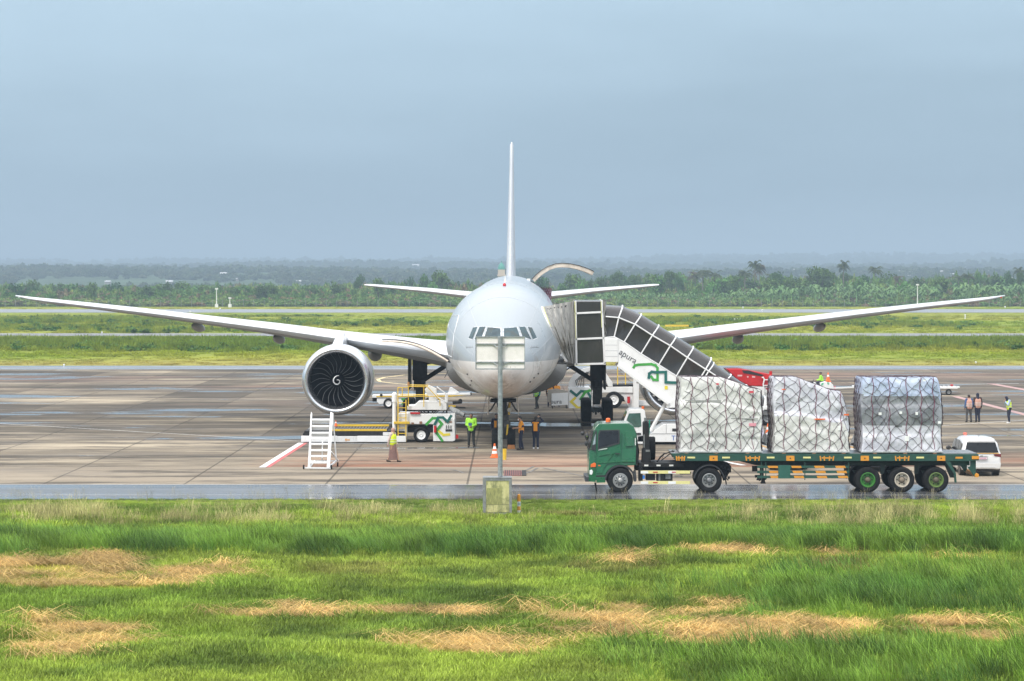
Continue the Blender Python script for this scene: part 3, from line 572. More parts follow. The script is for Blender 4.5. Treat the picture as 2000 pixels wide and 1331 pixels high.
# ---------------------------------------------------------------- fence, masts, lights, far houses
fe = root('perimeter_fence', 'thin chain link perimeter fence with pale posts in front of the scrub', 'fence', (0, 803, 0))
pb = MB().box(-.06, .06, -.06, .06, -.2, 2.3); pm_ = pb.build('post', mat('fence_post', (0.24, 0.24, 0.23), .8), fe); pm_.location = (-159, 0, 0)
for k in range(1, 99): o = pm_.copy(); C.objects.link(o); o.parent = fe; o.location = (-159+k*3.25, 0, 0)
wb = MB()
for z in np.arange(.25, 2.3, .35): wb.bar((-162, -.1, z), (162, -.1, z), .02)
wb.build('wire_mesh', mat('fence_wire', (0.2, 0.2, 0.19), .7), fe)
MASTW = mat('mast_white', (0.75, 0.75, 0.75), .5)
for px, pt, pbm, lb in ((423, 566, 601, 'white mast with a small head above the left wing'), (1792, 558, 598, 'thin white mast above the right wing'), (449, 584, 601, 'short white pole right of the tall mast')):
    d = 795.; o = root('light_mast', lb, 'mast', (X(px, d), d, 0)); h = Z(pt, d); b = MB(); b.cyl((0,0,0), (0,0,h), .17, .11, 8); b.build('pole', MASTW, o)
    b = MB(); b.box(-.45, .45, -.2, .2, h, h+.45); b.build('lamp_head', MASTW, o); b = MB(); b.box(-.5, .5, -.4, .4, -.05, 1.0); b.build('base', MASTW, o)
def edge_light(px, py, s, lb, col=None):
    d = D(py+1.2); o = root('runway_light', lb, 'light', (X(px, d), d, .03), group='small white lights along the runways')
    b = MB(); b.cyl((0,0,0), (0,0,s*.5), s*.3, s*.25, 10); b.build('stem', MASTW, o); b = MB(); b.ell((0,0,s*.7), (s*.5, s*.5, s*.42)); b.build('dome', col or MASTW, o)
for px, py, s, lb in ((430,605,.5,'white runway light just above the left wing, right of the mast'),(372,611,.5,'white runway light over the near runway edge above the left wing'),(1451,602,.5,'white runway light beyond the runway above the stairs'),(1489,608,.5,'white runway light at the near runway edge above the stairs'),(1963,601,.55,'white runway light near the right wing tip'),(199,651,.28,'small white taxiway light at the far left'),(1784,646,.26,'small white taxiway light below the right wing'),(125,715,.2,'tiny white edge light at the left apron edge'),(1906,710,.2,'tiny white edge light at the right apron edge')):
    edge_light(px, py, s, lb)
sg = root('marker_board', 'low yellow marker board behind the covered stairs', 'sign', (X(1322, 455), 455, 0)); b = MB(); b.box(-2.1, 2.1, -.1, .1, .3, .62); b.build('board', YEL, sg); b = MB()
for k in (-1.8, -.6, .6, 1.8): b.box(k-.05, k+.05, .101, .18, 0, .5)
b.build('legs_frame', GREY, sg)
sg = root('marker_board', 'small white marker board on the grass above the right wing root', 'sign', (X(1440, 530), 530, 0)); b = MB(); b.box(-.7, .7, -.1, .1, .15, .62); b.build('board', MASTW, sg); b = MB(); b.box(-.4, .4, -.05, .05, 0, .149); b.build('foot', GREY, sg)
sg = root('marker_stake', 'white stake in the grass beyond the right wing', 'stake', (X(1885, 560), 560, 0)); b = MB(); b.box(-.12, .12, -.1, .1, 0, 1.1); b.build('stake', MASTW, sg, bevel=.02)
# houses on the hillsides
ROOFW = mat('pale_roof', (0.50, 0.51, 0.52), .5, var=.1); WALLC = mat('house_wall', (0.33, 0.30, 0.27), .8, var=.2)
HS = [(1396,525,8),(1594,522,12),(1555,526,10),(1781,531,12),(1776,537,8),(1803,539,8),(1860,534,10),(1891,524,9),(1926,531,12),(1734,545,8),(1755,528,6),(1945,536,9),(1840,528,7),(1975,540,9),(436,533,14),(330,547,14),(342,551,8),(463,542,6),(549,539,8),(210,549,12),(582,547,12),(1203,534,14),(1227,533,7),(1242,534,6),(812,520,14)]
def ground_under(px, py):
    for d in np.arange(2000, 7000, 40):
        x = X(px, d); z = max(h1(x, d) if 2000 < d < 3700 else 0, h2(x, d) if 3400 < d < 5900 else 0, h3(x, d) if d > 5600 else 0)
        if z+4 >= Z(py, d): return d, max(z, 0)
    return None
for i, (px, py, w) in enumerate(HS):
    g = ground_under(px, py) or (3900, float(h2(X(px, 3900), 3900))); d, z = g; W = w*d/F; Hh = 2.2*d/2200
    o = root('house', '', 'house', (X(px, d), d, float(z))); q = rr.uniform(.3, .5); b = MB(); b.box(-W/2*.94, W/2*.94, 0, W*.7, -4, Hh); b.build('wall', WALLC, o)
    b = MB(); b.add([(-W/2,-.6,Hh),(W/2,-.6,Hh),(W/2,W*.35,Hh+W*q*.6),(-W/2,W*.35,Hh+W*q*.6),(-W/2,W*.76,Hh),(W/2,W*.76,Hh)], [(0,1,2,3),(3,2,5,4),(0,3,4),(1,5,2),(0,4,5,1)]); b.build('roof', ROOFW, o, smooth=0)
    tag(o, '', 'house', 'pale roofed houses on the hazy hillsides')
    o['label'] = '%s roofed house %s on the %s hillside' % (('white', 'pale', 'bright white')[i % 3], wherex(px), 'near' if d < 3400 else 'far')
seen = {}
for o in [q for q in C.objects if q.name.startswith('house')]: seen.setdefault(o['label'], []).append(o)
for lb, L in seen.items():
    if len(L) > 1:
        L.sort(key=lambda q: q.location.x/q.location.y)
        for k, o in enumerate(L): o['label'] = '%s, %s' % (lb, 'rightmost' if k == len(L)-1 else ORD[k])
d = 1700.; o = root('mosque', 'mosque tower with a teal dome just left of the tail fin', 'mosque', (X(979.5, d), d, 0)); b = MB(); w = 14*d/F/2; zt = Z(527, d); b.box(-w, w, 0, 2*w, -1, zt); b.box(-w*1.25, w*1.25, -.4, 2*w+.4, zt*.72, zt*.78)
b.build('tower', mat('mosque_wall', (0.62, 0.48, 0.38), .8), o)
b = MB(); b.lathe([(w*.95, 0), (w*1.0, w*.5), (w*.85, w*1.1), (w*.5, w*1.6), (w*.12, w*1.95), (w*.06, w*2.5)], (0, w, zt+.01), (0,0,1), 16); b.build('dome', mat('mosque_dome', (0.05, 0.30, 0.22), .5), o)
# ---------------------------------------------------------------- cargo aircraft (local frame: nose at origin, +Y aft, Z up)
D0 = 126.0
ac = root('cargo_airplane', 'large grey and white twin engine cargo airplane parked nose on to the camera', 'airplane', (X(981, D0), D0, 0), rz=-0.0075)
PROF = [(0,4.36,4.28,.04),(.12,4.72,3.92,.38),(.35,5.02,3.66,.64),(.8,5.40,3.36,.98),(1.5,5.86,3.08,1.36),(2.3,6.34,2.88,1.74),(3.1,6.86,2.74,2.05),(4.0,7.36,2.65,2.36),(5.2,7.85,2.58,2.66),(6.6,8.22,2.53,2.88),(8.2,8.44,2.50,3.02),(10,8.53,2.48,3.09),(13,8.58,2.48,3.10),
        (20,8.64,2.52,3.10),(26,8.70,2.55,3.10),(34,8.78,2.62,3.10),(42,8.87,2.72,3.10),(46,8.92,2.9,3.08),(50,8.95,3.5,2.85),(54,8.93,4.35,2.4),(58,8.8,5.3,1.75),(61,8.6,6.1,1.1),(62.6,8.3,6.9,.35)]
PY_ = np.array([p[0] for p in PROF])
def smooth_interp(y, k):
    # monotone-ish cubic through the profile
    xs_, v = PY_, np.array([p[k] for p in PROF]); i = int(np.clip(np.searchsorted(xs_, y)-1, 0, len(xs_)-2))
    m = np.gradient(v, xs_); h = xs_[i+1]-xs_[i]; t_ = min(max((y-xs_[i])/h, 0), 1)
    if i < 2: return v[i]*(1-t_)+v[i+1]*t_
    return (2*t_**3-3*t_**2+1)*v[i]+(t_**3-2*t_**2+t_)*h*m[i]+(-2*t_**3+3*t_**2)*v[i+1]+(t_**3-t_**2)*h*m[i+1]
def sect(y): a, b, w = (smooth_interp(y, k) for k in (1, 2, 3)); return (a+b)/2, (a-b)/2, w
def fz(y, th):
    zc, rz_, rx = sect(y); return Vector((rx*math.sin(th), y, zc+rz_*math.cos(th)))
_irot = Matrix.Rotation(0.0075, 3, 'Z')
CL = _irot @ (Vector((0, 0, CAMZ))-Vector((ac.location.x, ac.location.y, 0)))
def surf(px, py, out=.012):
    # point where the sight line of a photo pixel meets the fuselage skin
    w = _irot @ Vector(((px-CX)/F, 1, -(py-HY)/F)); lo, prev = None, None
    for i in range(700):
        y = i*.02; k = (y-CL.y)/w.y; p = CL+w*k; zc, rz_, rx = sect(y); q = (p.x/rx)**2+((p.z-zc)/rz_)**2
        if q < 1:
            n = Vector((p.x/rx**2, -.25/max(rx, .3), (p.z-zc)/rz_**2)).normalized(); return p+n*out
    return None
def on_skin(mb, pts, out=.012, n=6, mi=0):
    # bilinear grid of a pixel quad laid on the skin
    a, b, c, d = [np.array(p, float) for p in pts]; g = []
    for i in range(n+1):
        for j in range(n+1):
            u, v = i/n, j/n; q = (a*(1-u)+b*u)*(1-v)+(d*(1-u)+c*u)*v; s = surf(q[0], q[1], out)
            if s is None: return
            g.append(s)
    mb.add(g, [(i*(n+1)+j, (i+1)*(n+1)+j, (i+1)*(n+1)+j+1, i*(n+1)+j+1) for i in range(n) for j in range(n)], mi)
def skin_line(mb, pts, r, out=.01, n=10, mi=0):
    L = []
    for (a, b) in zip(pts[:-1], pts[1:]):
        for k in range(n):
            s = surf(a[0]+(b[0]-a[0])*k/n, a[1]+(b[1]-a[1])*k/n, out)
            if s is not None: L.append(s)
    s = surf(*pts[-1], out); L += [s] if s is not None else []
    if len(L) > 1: mb.tube(L, r, 5, mi)
# skin material: pale grey above, white belly, burgundy side lettering band, grime low down
m, t, p = fresh('aircraft_skin'); tcn = N(t, 'ShaderNodeTexCoord'); sx = N(t, 'ShaderNodeSeparateXYZ'); t.links.new(tcn.outputs['Object'], sx.inputs[0])
SCUFF = True
g = rng(t, sx.outputs[2], 4.585, 4.60); c = mixc(t, g, (0.74, 0.725, 0.70), (0.365, 0.405, 0.435))
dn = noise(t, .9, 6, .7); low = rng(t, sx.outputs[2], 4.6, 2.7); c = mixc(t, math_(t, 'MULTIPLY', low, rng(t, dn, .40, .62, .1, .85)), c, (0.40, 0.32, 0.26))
c = mixc(t, math_(t, 'MULTIPLY', rng(t, sx.outputs[1], 20, 21), .45), c, (0.26, 0.30, 0.33))
for q_, rad_ in ((surf(931, 756, 0), 1.15), (surf(985, 752, 0), 1.0), (surf(1052, 712, 0), .9)):
    ds = N(t, 'ShaderNodeVectorMath', operation='DISTANCE'); t.links.new(tcn.outputs['Object'], ds.inputs[0]); ds.inputs[1].default_value = tuple(q_)
    c = mixc(t, math_(t, 'MULTIPLY', rng(t, ds.outputs['Value'], rad_, rad_*.3), rng(t, noise(t, 2.6, 6, .75), .46, .60, 0, .75)), c, (0.33, 0.30, 0.27))
sd = math_(t, 'MULTIPLY', math_(t, 'MULTIPLY', rng(t, sx.outputs[1], 10.5, 10.6), rng(t, sx.outputs[1], 31, 30.9)), math_(t, 'MULTIPLY', rng(t, sx.outputs[2], 5.4, 5.42), rng(t, sx.outputs[2], 7.6, 7.58)))
lt = N(t, 'ShaderNodeTexWave'); lt.inputs['Scale'].default_value = .35; lt.inputs['Distortion'].default_value = 3; t.links.new(tcn.outputs['Object'], lt.inputs[0])
c = mixc(t, math_(t, 'MULTIPLY', sd, rng(t, lt.outputs[1], .45, .5)), c, (0.20, 0.09, 0.19))
c = mixc(t, rng(t, noise(t, .25, 4), .3, .7, 0, .10), c, (0.35, 0.38, 0.40)); t.links.new(c, p.inputs['Base Color'])
t.links.new(rng(t, dn, .3, .7, .26, .42), p.inputs['Roughness']); p.inputs['Coat Weight'].default_value = .35; p.inputs['Coat Roughness'].default_value = .12; bump(t, p, noise(t, .6, 3), .15, .05)
SKIN = m
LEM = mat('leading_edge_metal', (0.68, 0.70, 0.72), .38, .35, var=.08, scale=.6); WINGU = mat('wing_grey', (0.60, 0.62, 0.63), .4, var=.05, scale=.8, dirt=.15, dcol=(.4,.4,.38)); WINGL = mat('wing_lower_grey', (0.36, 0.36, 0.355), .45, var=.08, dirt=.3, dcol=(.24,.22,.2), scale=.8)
CREAM = mat('primer_cream', (0.70, 0.60, 0.50), .6, var=.12, dirt=.4, scale=2)
GEARM = mat('gear_grey', (0.085, 0.088, 0.088), .5, .2, var=.3, dirt=.5, dcol=(.05,.05,.045), scale=6); GEARD = mat('gear_dark', (0.035, 0.035, 0.036), .6, var=.3, dirt=.4, dcol=(.1,.09,.08), scale=5)
# fuselage shell, with the main deck cargo door cut out on the image right side
NS = 72; st_ = sorted(set([round(q, 2) for q in list(np.arange(0, 1, .1))+list(np.arange(1, 9, .25))+list(np.arange(9, 62.6, .8))+[43.5, 47.6, 62.6]]))
b = MB(); vs = [fz(y, 2*math.pi*j/NS) for y in st_ for j in range(NS)]; fs = []
for i in range(len(st_)-1):
    for j in range(NS):
        ym = (st_[i]+st_[i+1])/2; th = (j+.5)/NS*360
        if 43.5 < ym < 47.6 and 25 < th < 95: continue
        fs.append((i*NS+j, (i+1)*NS+j, (i+1)*NS+(j+1) % NS, i*NS+(j+1) % NS))
fs.append(tuple(range(NS))); fs.append(tuple((len(st_)-1)*NS+j for j in range(NS))[::-1]); b.add(vs, fs)
fus = b.build('fuselage', SKIN, ac, smooth=50)
b = MB(); b.box(-2.6, 2.85, 43.2, 47.9, 5.2, 5.35); b.build('cargo_deck', GREY, ac)
# belly fairing
b = MB(); k = 20; S_ = [(16.5,.3),(18.5,.75),(21,1.0),(27,1.06),(33,1.0),(36,.7),(38,.3)]
vs = []
for y, q in S_:
    for j in range(24):
        a = math.pi*j/23.0; vs.append((3.5*math.cos(a)*(.7+.3*q), y, 4.0-2.0*min(q, 1.05)*math.sin(a)**.7))
b.add(vs, [(i*24+j, i*24+j+1, (i+1)*24+j+1, (i+1)*24+j) for i in range(len(S_)-1) for j in range(23)]); b.build('belly_fairing', WINGL, ac, smooth=60)
# cockpit windows
FRM = mat('window_frame_grey', (0.62, 0.64, 0.66), .4); m, t, p = fresh('cockpit_glass'); c = mixc(t, rng(t, noise(t, 1.6, 3), .35, .65), (0.018, 0.042, 0.052), (0.04, 0.085, 0.10)); c = mixc(t, rng(t, noise(t, 2.3, 2), .55, .6, 0, .5), c, (0.05, 0.055, 0.04)); t.links.new(c, p.inputs['Base Color']); p.inputs['Roughness'].default_value = .12; p.inputs['Specular IOR Level'].default_value = .45; CGL = m
WQ = [[(952.8,640),(977.4,642.2),(977.4,661),(946.6,658.6)],[(936.8,639),(948.6,639),(941.6,658.8),(927,663)],[(924.2,640.5),(933.2,639),(923.2,663),(915.6,661)],
      [(984.2,642.2),(1009,640),(1015.4,658.6),(984.2,661)],[(1013.6,639),(1025.4,639),(1037.4,663),(1020.4,658.8)],[(1030.2,639),(1038.4,640.5),(1048.4,660),(1040.4,663.4)]]
for q in WQ:
    cx_, cy_ = sum(a for a, _ in q)/4, sum(a for _, a in q)/4
    b = MB(); on_skin(b, [(cx_+(x-cx_)*1.06+(1.1 if x > cx_ else -1.1), cy_+(y-cy_)*1.02+(1.1 if y > cy_ else -1.2)) for x, y in q], .006); fr = b.build('cockpit_window', FRM, ac, smooth=60)
    b = MB(); on_skin(b, q, .016); b.build('pane', CGL, fr, smooth=60)
LINEM = mat('panel_line_grey', (0.24, 0.25, 0.26), .6); LINEL = mat('panel_line_pale', (0.55, 0.57, 0.58), .5)
b = MB(); skin_line(b, [(874.6,640),(880,617),(896.5,616)], .018); skin_line(b, [(896.5,616),(886.5,655),(883,698),(872,692)], .018); b.build('door_outline', mat('door_line_white', (.8,.82,.84), .4), ac)
b = MB(); cx_, cy_ = 981, 715
skin_line(b, [(cx_+38*math.cos(a), cy_+27*math.sin(a)) for a in np.linspace(-.3, math.pi+.3, 12)], .006, n=3); skin_line(b, [(896,690),(893,708),(901,722)], .006); skin_line(b, [(1065,668),(1062,690),(1050,716)], .006); b.build('radome_seam', LINEL, ac)
b = MB()
for y in (1.9, 5.0, 9.2, 13.0): b.tube([fz(y, 2*math.pi*j/64)+(fz(y, 2*math.pi*j/64)-Vector((0, y, sect(y)[0])))*.0015 for j in range(65)], .007, 4)
for th in (40, 75, 118, 150, 210, 242, 285, 320): b.tube([fz(y, R(th))+(fz(y, R(th))-Vector((0, y, sect(y)[0])))*.0015 for y in np.arange(1.9, 16, .4)], .006, 4)
b.build('skin_seams', LINEL, ac)
b = MB()   # probes and dark marks on the nose
for (x, y) in ((1035.5,746),(1043,738),(1051,730),(913,731),(921,744),(919,752)):
    s = surf(x, y, 0); b.ell(s, (.05, .10, .045), 8, 5)
b.build('air_data_probe', TRIMD, ac)
b = MB(); r = random.Random(2)  # small script under the cockpit windows
for x0, w in ((910, 14), (1036, 16)):
    skin_line(b, [(x0+w*k/9, 679.5+r.uniform(-1, .5)) for k in range(10)], .010, n=2)
    for k in range(5): a = x0+w*(k+.5)/5; skin_line(b, [(a, 679), (a+r.uniform(-.6, .6), 675.5)], .008, n=2)
b.build('script_lettering', LINEM, ac)
b = MB(); b.ell((.03, 7.5, 8.40), (.09, .13, .11)); b.build('beacon', mat('beacon_red', (0.6, 0.02, 0.03), .3), ac); b = MB(); b.prism([(-.05,8.5),(.03,8.95),(.09,8.5)], 11, 11.4); b.build('blade_antenna', WHITE, ac)
# wings
def foil(s, le, ch, z, tc_, tw, sgn, n=14):
    P = []
    for i in range(2*n):
        if i <= n: x = .5*(1+math.cos(math.pi*i/n)); up = True
        else: x = .5*(1+math.cos(math.pi*(2*n-i)/n)); up = False
        yt = 5*tc_*(.2969*math.sqrt(x)-.126*x-.3516*x*x+.2843*x**3-.1015*x**4); cam_ = .012*math.sin(math.pi*x)
        zz = (yt if up else -yt)+cam_; xx = x; zz -= (xx)*math.tan(tw); P.append((sgn*s, le+xx*ch, z+zz*ch))
    return P
WST = [(0,17.6,14.6,4.15,.130,.040),(3.1,19.7,12.6,4.35,.128,.050),(5,21.0,11.2,4.62,.12,.055),(8,23.0,9.6,5.00,.112,.058),(10.4,24.6,8.6,5.28,.108,.055),(14,27.0,7.3,5.72,.104,.05),(18,29.7,6.1,6.15,.10,.046),(22,32.4,5.1,6.58,.10,.042),(26,35.1,4.2,6.97,.10,.04),(29.4,37.4,3.3,7.29,.10,.035),(31,39.0,2.4,7.45,.095,.03),(32.4,41.6,.9,7.62,.09,.02)]
def lofted(mb, secs, two):
    n = len(secs[0]); vs = [q for s in secs for q in s]
    for i in range(len(secs)-1):
        for j in range(n): mb.f.append(tuple(q+len(mb.v) for q in (i*n+j, i*n+(j+1) % n, (i+1)*n+(j+1) % n, (i+1)*n+j))); mb.m.append(two(j, n))
    mb.f.append(tuple(len(mb.v)+(len(secs)-1)*n+j for j in range(n))); mb.m.append(0); mb.v += [tuple(q) for q in vs]
for sg in (-1, 1):
    b = MB(); n = 28; S2 = []
    for (a, q) in zip(WST[:-1], WST[1:]):
        for k in range(3): S2.append(tuple(a[i]+(q[i]-a[i])*k/3 for i in range(6)))
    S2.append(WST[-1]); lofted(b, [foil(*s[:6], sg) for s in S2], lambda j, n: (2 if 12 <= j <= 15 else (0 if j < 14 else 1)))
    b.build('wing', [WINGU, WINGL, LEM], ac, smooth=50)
    # flap track fairings
    for s, w in ((8.2, .42), (14.3, .31), (19.6, .28)):
        q = [np.interp(s, [a[0] for a in WST], [a[i] for a in WST]) for i in range(6)]; te = q[1]+q[2]; zt = q[3]-q[2]*math.tan(q[5])
        b = MB(); b.lathe([(.05, -3.2), (w*.62, -2.4), (w*.95, -1.2), (w, 0), (w*.8, 1.2), (w*.4, 2.2), (.04, 2.9)], (sg*s, te-.6, zt-.42), (0, 1, -.06), 14); b.build('flap_track_fairing', WINGL, ac)
    # leading edge root gap (primer coloured)
    b = MB(); L = []
    for k in range(14):
        s = 3.3+k*.30; q = [np.interp(s, [a[0] for a in WST], [a[i] for a in WST]) for i in range(6)]; L.append((sg*s, q[1]-.05-.02*k, q[3]+.20-.55*(1-k/13)**2+.22*math.sin(k/13*math.pi)))
    b.tube(L, [.10-.006*abs(k-5) for k in range(14)], 6); b.build('slat_edge_seal', CREAM, ac)
    b = MB(); b.tube([(q[0], q[1]+.02, q[2]+.10) for q in L], .035, 5); b.build('slat_gap', TRIMD, ac)
    b = MB(); b.cyl((sg*32.0, 40.75, 7.52), (sg*32.0, 40.95, 7.52), .05, .04, 8); b.build('navigation_light', mat('nav_red', (.7,.05,.03), .3) if sg > 0 else mat('nav_clear', (.6,.66,.62), .2), ac)
    # tailplane
    b = MB(); TS = [(0.5,53.6,6.6,7.25,.10,0.0),(1.4,54.3,5.9,7.36,.10,0.0),(6,57.3,3.9,7.86,.095,0.0),(10.3,60.2,2.2,8.24,.09,0.0),(10.75,60.7,1.4,8.28,.08,0.0)]
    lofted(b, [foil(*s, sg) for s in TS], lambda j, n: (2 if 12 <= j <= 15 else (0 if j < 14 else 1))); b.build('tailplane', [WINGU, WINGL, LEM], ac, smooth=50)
# fin
b = MB(); FS = [(8.4,50.0,9.0,.36),(9.6,51.5,7.9,.33),(13,55,5.8,.25),(17,59.2,3.6,.16),(18.55,60.9,2.6,.14),(18.75,61.4,1.8,.06)]; vs = []
for z, le, ch, hw in FS:
    for k in range(20):
        a = 2*math.pi*k/20; xx = .5-.5*math.cos(a); vs.append((hw*math.sin(a)*(1-xx)**.25*1.15, le+xx*ch, z))
b.add(vs, [(i*20+j, i*20+(j+1) % 20, (i+1)*20+(j+1) % 20, (i+1)*20+j) for i in range(len(FS)-1) for j in range(20)]+[tuple(5*20+j for j in range(20))])
m, t, p = fresh('fin_paint'); c = mixc(t, rng(t, noise(t, .25, 3), .3, .7), (0.58, 0.61, 0.63), (0.52, 0.53, 0.57)); t.links.new(c, p.inputs['Base Color']); p.inputs['Roughness'].default_value = .35
b.build('tail_fin', m, ac, smooth=50)
# open main deck cargo door: curved panel hinged at the crown
cd = MB(); L = []; dd = D0+45.5
P3 = [(1029,546),(1036,538),(1047,529),(1060,521),(1075,516),(1088,515),(1103,516),(1120,519.5),(1136,525),(1149,531)]
for q in P3: L.append((_irot @ (Vector((X(q[0], dd), 0, Z(q[1], dd)))-Vector((ac.location.x, 0, 0)))))
n = len(L); vs = []
for yy in (43.6, 47.5):
    for i, q in enumerate(L):
        tn = (L[min(i+1, n-1)]-L[max(i-1, 0)]).normalized(); nn = Vector((-tn.z, 0, tn.x)); vs += [(q.x, yy, q.z), (q.x-nn.x*.26, yy, q.z-nn.z*.26)]
m2 = 2*n; fs = []; mi = []
for i in range(n-1):
    a = 2*i; fs += [(a, a+2, a+2+m2, a+m2), (a+1, a+1+m2, a+3+m2, a+3), (a, a+1, a+3, a+2), (a+m2, a+2+m2, a+3+m2, a+1+m2)]
fs += [(0, m2, m2+1, 1), (m2-2, m2-1, 2*m2-1, 2*m2-2)]; cd.add(vs, fs); cd.m = [1 if (k % 4 != 0) else 0 for k in range(len(fs))]
dr = cd.build('cargo_door', [SKIN, CREAM], ac, smooth=40, fix=True)
b = MB(); b.tube([(q.x, 43.57, q.z+.01) for q in L], .022, 6); b.build('door_seal', TRIMD, dr)
b = MB(); b.bar((1.25, 43.7, 8.75), (1.25, 43.7, 7.6), .22, .12); b.build('door_actuator', WHITE, ac)
# engines
FAN = mat('fan_blade_black', (0.003, 0.0034, 0.006), .7, var=.2, spec=.08); BEDGE = mat('fan_blade_edge', (0.15, 0.153, 0.158), .5, .3); NAC = mat('nacelle_white', (0.66, 0.69, 0.71), .3, var=.05, dirt=.15, coat=.4, scale=.8)
for sg in (-1, 1):
    O = Vector((sg*9.58, 18.2, 2.99))
    b = MB(); b.lathe([(1.50,.62),(1.515,.42),(1.56,.22),(1.64,.06),(1.73,0),(1.81,.03),(1.89,.15),(1.945,.36)], O, (0,1,0), 64); lip = b.build('inlet_lip', CHROME, ac, smooth=60)
    b = MB(); b.lathe([(1.945,.36),(1.99,.75),(2.02,1.4),(2.03,2.2),(1.98,3.4),(1.85,4.6),(1.70,5.4),(1.62,5.4),(1.5,4.8)], O, (0,1,0), 64); b.build('nacelle', NAC, ac, smooth=60)
    b = MB(); b.lathe([(1.50,.62),(1.50,.9),(1.52,1.5),(1.2,2.3),(0,2.3)], O, (0,1,0), 48); b.build('inlet_duct', mat('duct_dark', (0.01,0.011,0.015), .7, spec=.15), ac, smooth=60)
    b = MB(); b.lathe([(1.25,5.0),(1.15,6.2),(.85,7.2),(.5,7.3),(.1,8.6)], O, (0,1,0), 32); b.build('core_nozzle', GREY, ac, smooth=60)
    fan = MB(); edge = MB()
    for k in range(22):
        a0 = 2*math.pi*k/22+.08; P0 = []; P1 = []
        for i in range(11):
            q = i/10; rr_ = .42+1.07*q; sw = -.11*math.sin(q*math.pi*1.25)+.02*q; le = 1.02+.16*math.sin(q*math.pi)-.10*q; hw = .10+.13*q
            ang = a0+sw; P0.append((rr_, ang-hw*.5/max(rr_, .5)*.9, le)); P1.append((rr_, ang+hw*1.1/max(rr_, .5)*1.0+.03, le+.42-.18*q))
        pt = lambda r_, a, y: (O.x+r_*math.cos(a), O.y+y, O.z+r_*math.sin(a)); o = len(fan.v)
        fan.v += [pt(*q) for q in P0]+[pt(*q) for q in P1]
        for i in range(10): fan.f.append((o+i, o+i+1, o+12+i, o+11+i)); fan.m.append(0)
        edge.tube([pt(*q) for q in P0], [.006+.010*math.sin(math.pi*i/10*.9+.2) for i in range(11)], 5)
    fo = fan.build('fan', FAN, ac, fix=False, smooth=60); edge.build('blade_edges', BEDGE, fo)
    b = MB(); b.lathe([(.03,.42),(.12,.50),(.26,.72),(.38,.95),(.45,1.15),(.44,1.4)], O, (0,1,0), 32); spn = b.build('spinner', FAN, ac, smooth=60)
    # white comma-shaped swirl
    SW = [(.42,.95),(.0,.92),(-.42,.62),(-.68,.15),(-.66,-.38),(-.30,-.80),(.22,-.86),(.60,-.55),(.66,-.10),(.32,.14),(.02,.05)]; L = []
    for (a, c_) in zip(SW[:-1], SW[1:]):
        for k in range(3): u = k/3; x_, z_ = (a[0]+(c_[0]-a[0])*u)*.27, (a[1]+(c_[1]-a[1])*u)*.27; q = math.hypot(x_, z_); L.append((O.x+x_, O.y+np.interp(q, [.03,.12,.26,.38], [.42,.50,.72,.95])-.05, O.z+z_))
    b = MB(); b.tube(L, [.016+.022*math.sin(math.pi*(k+1)/31) for k in range(30)], 6); b.build('spinner_swirl', mat('swirl_white', (.85,.85,.85), .4), spn)
    b = MB(); b.add([(sg*9.58+x, O.y+y, z) for x, y, z in ((-.32,.9,4.98),(.32,.9,4.98),(-.34,7,5.0),(.34,7,5.0),(-.2,.7,4.5),(.2,.7,4.5),(-.2,9.5,4.3),(.2,9.5,4.3),(-.22,4.0,5.62),(.22,4.0,5.62),(-.15,9.5,5.0),(.15,9.5,5.0))],
        [(4,5,1,0),(0,1,9,8),(8,9,11,10),(4,0,8,10,6),(5,7,11,9,1),(4,6,7,5),(6,10,11,7)]); b.build('pylon', NAC, ac, bevel=.06)
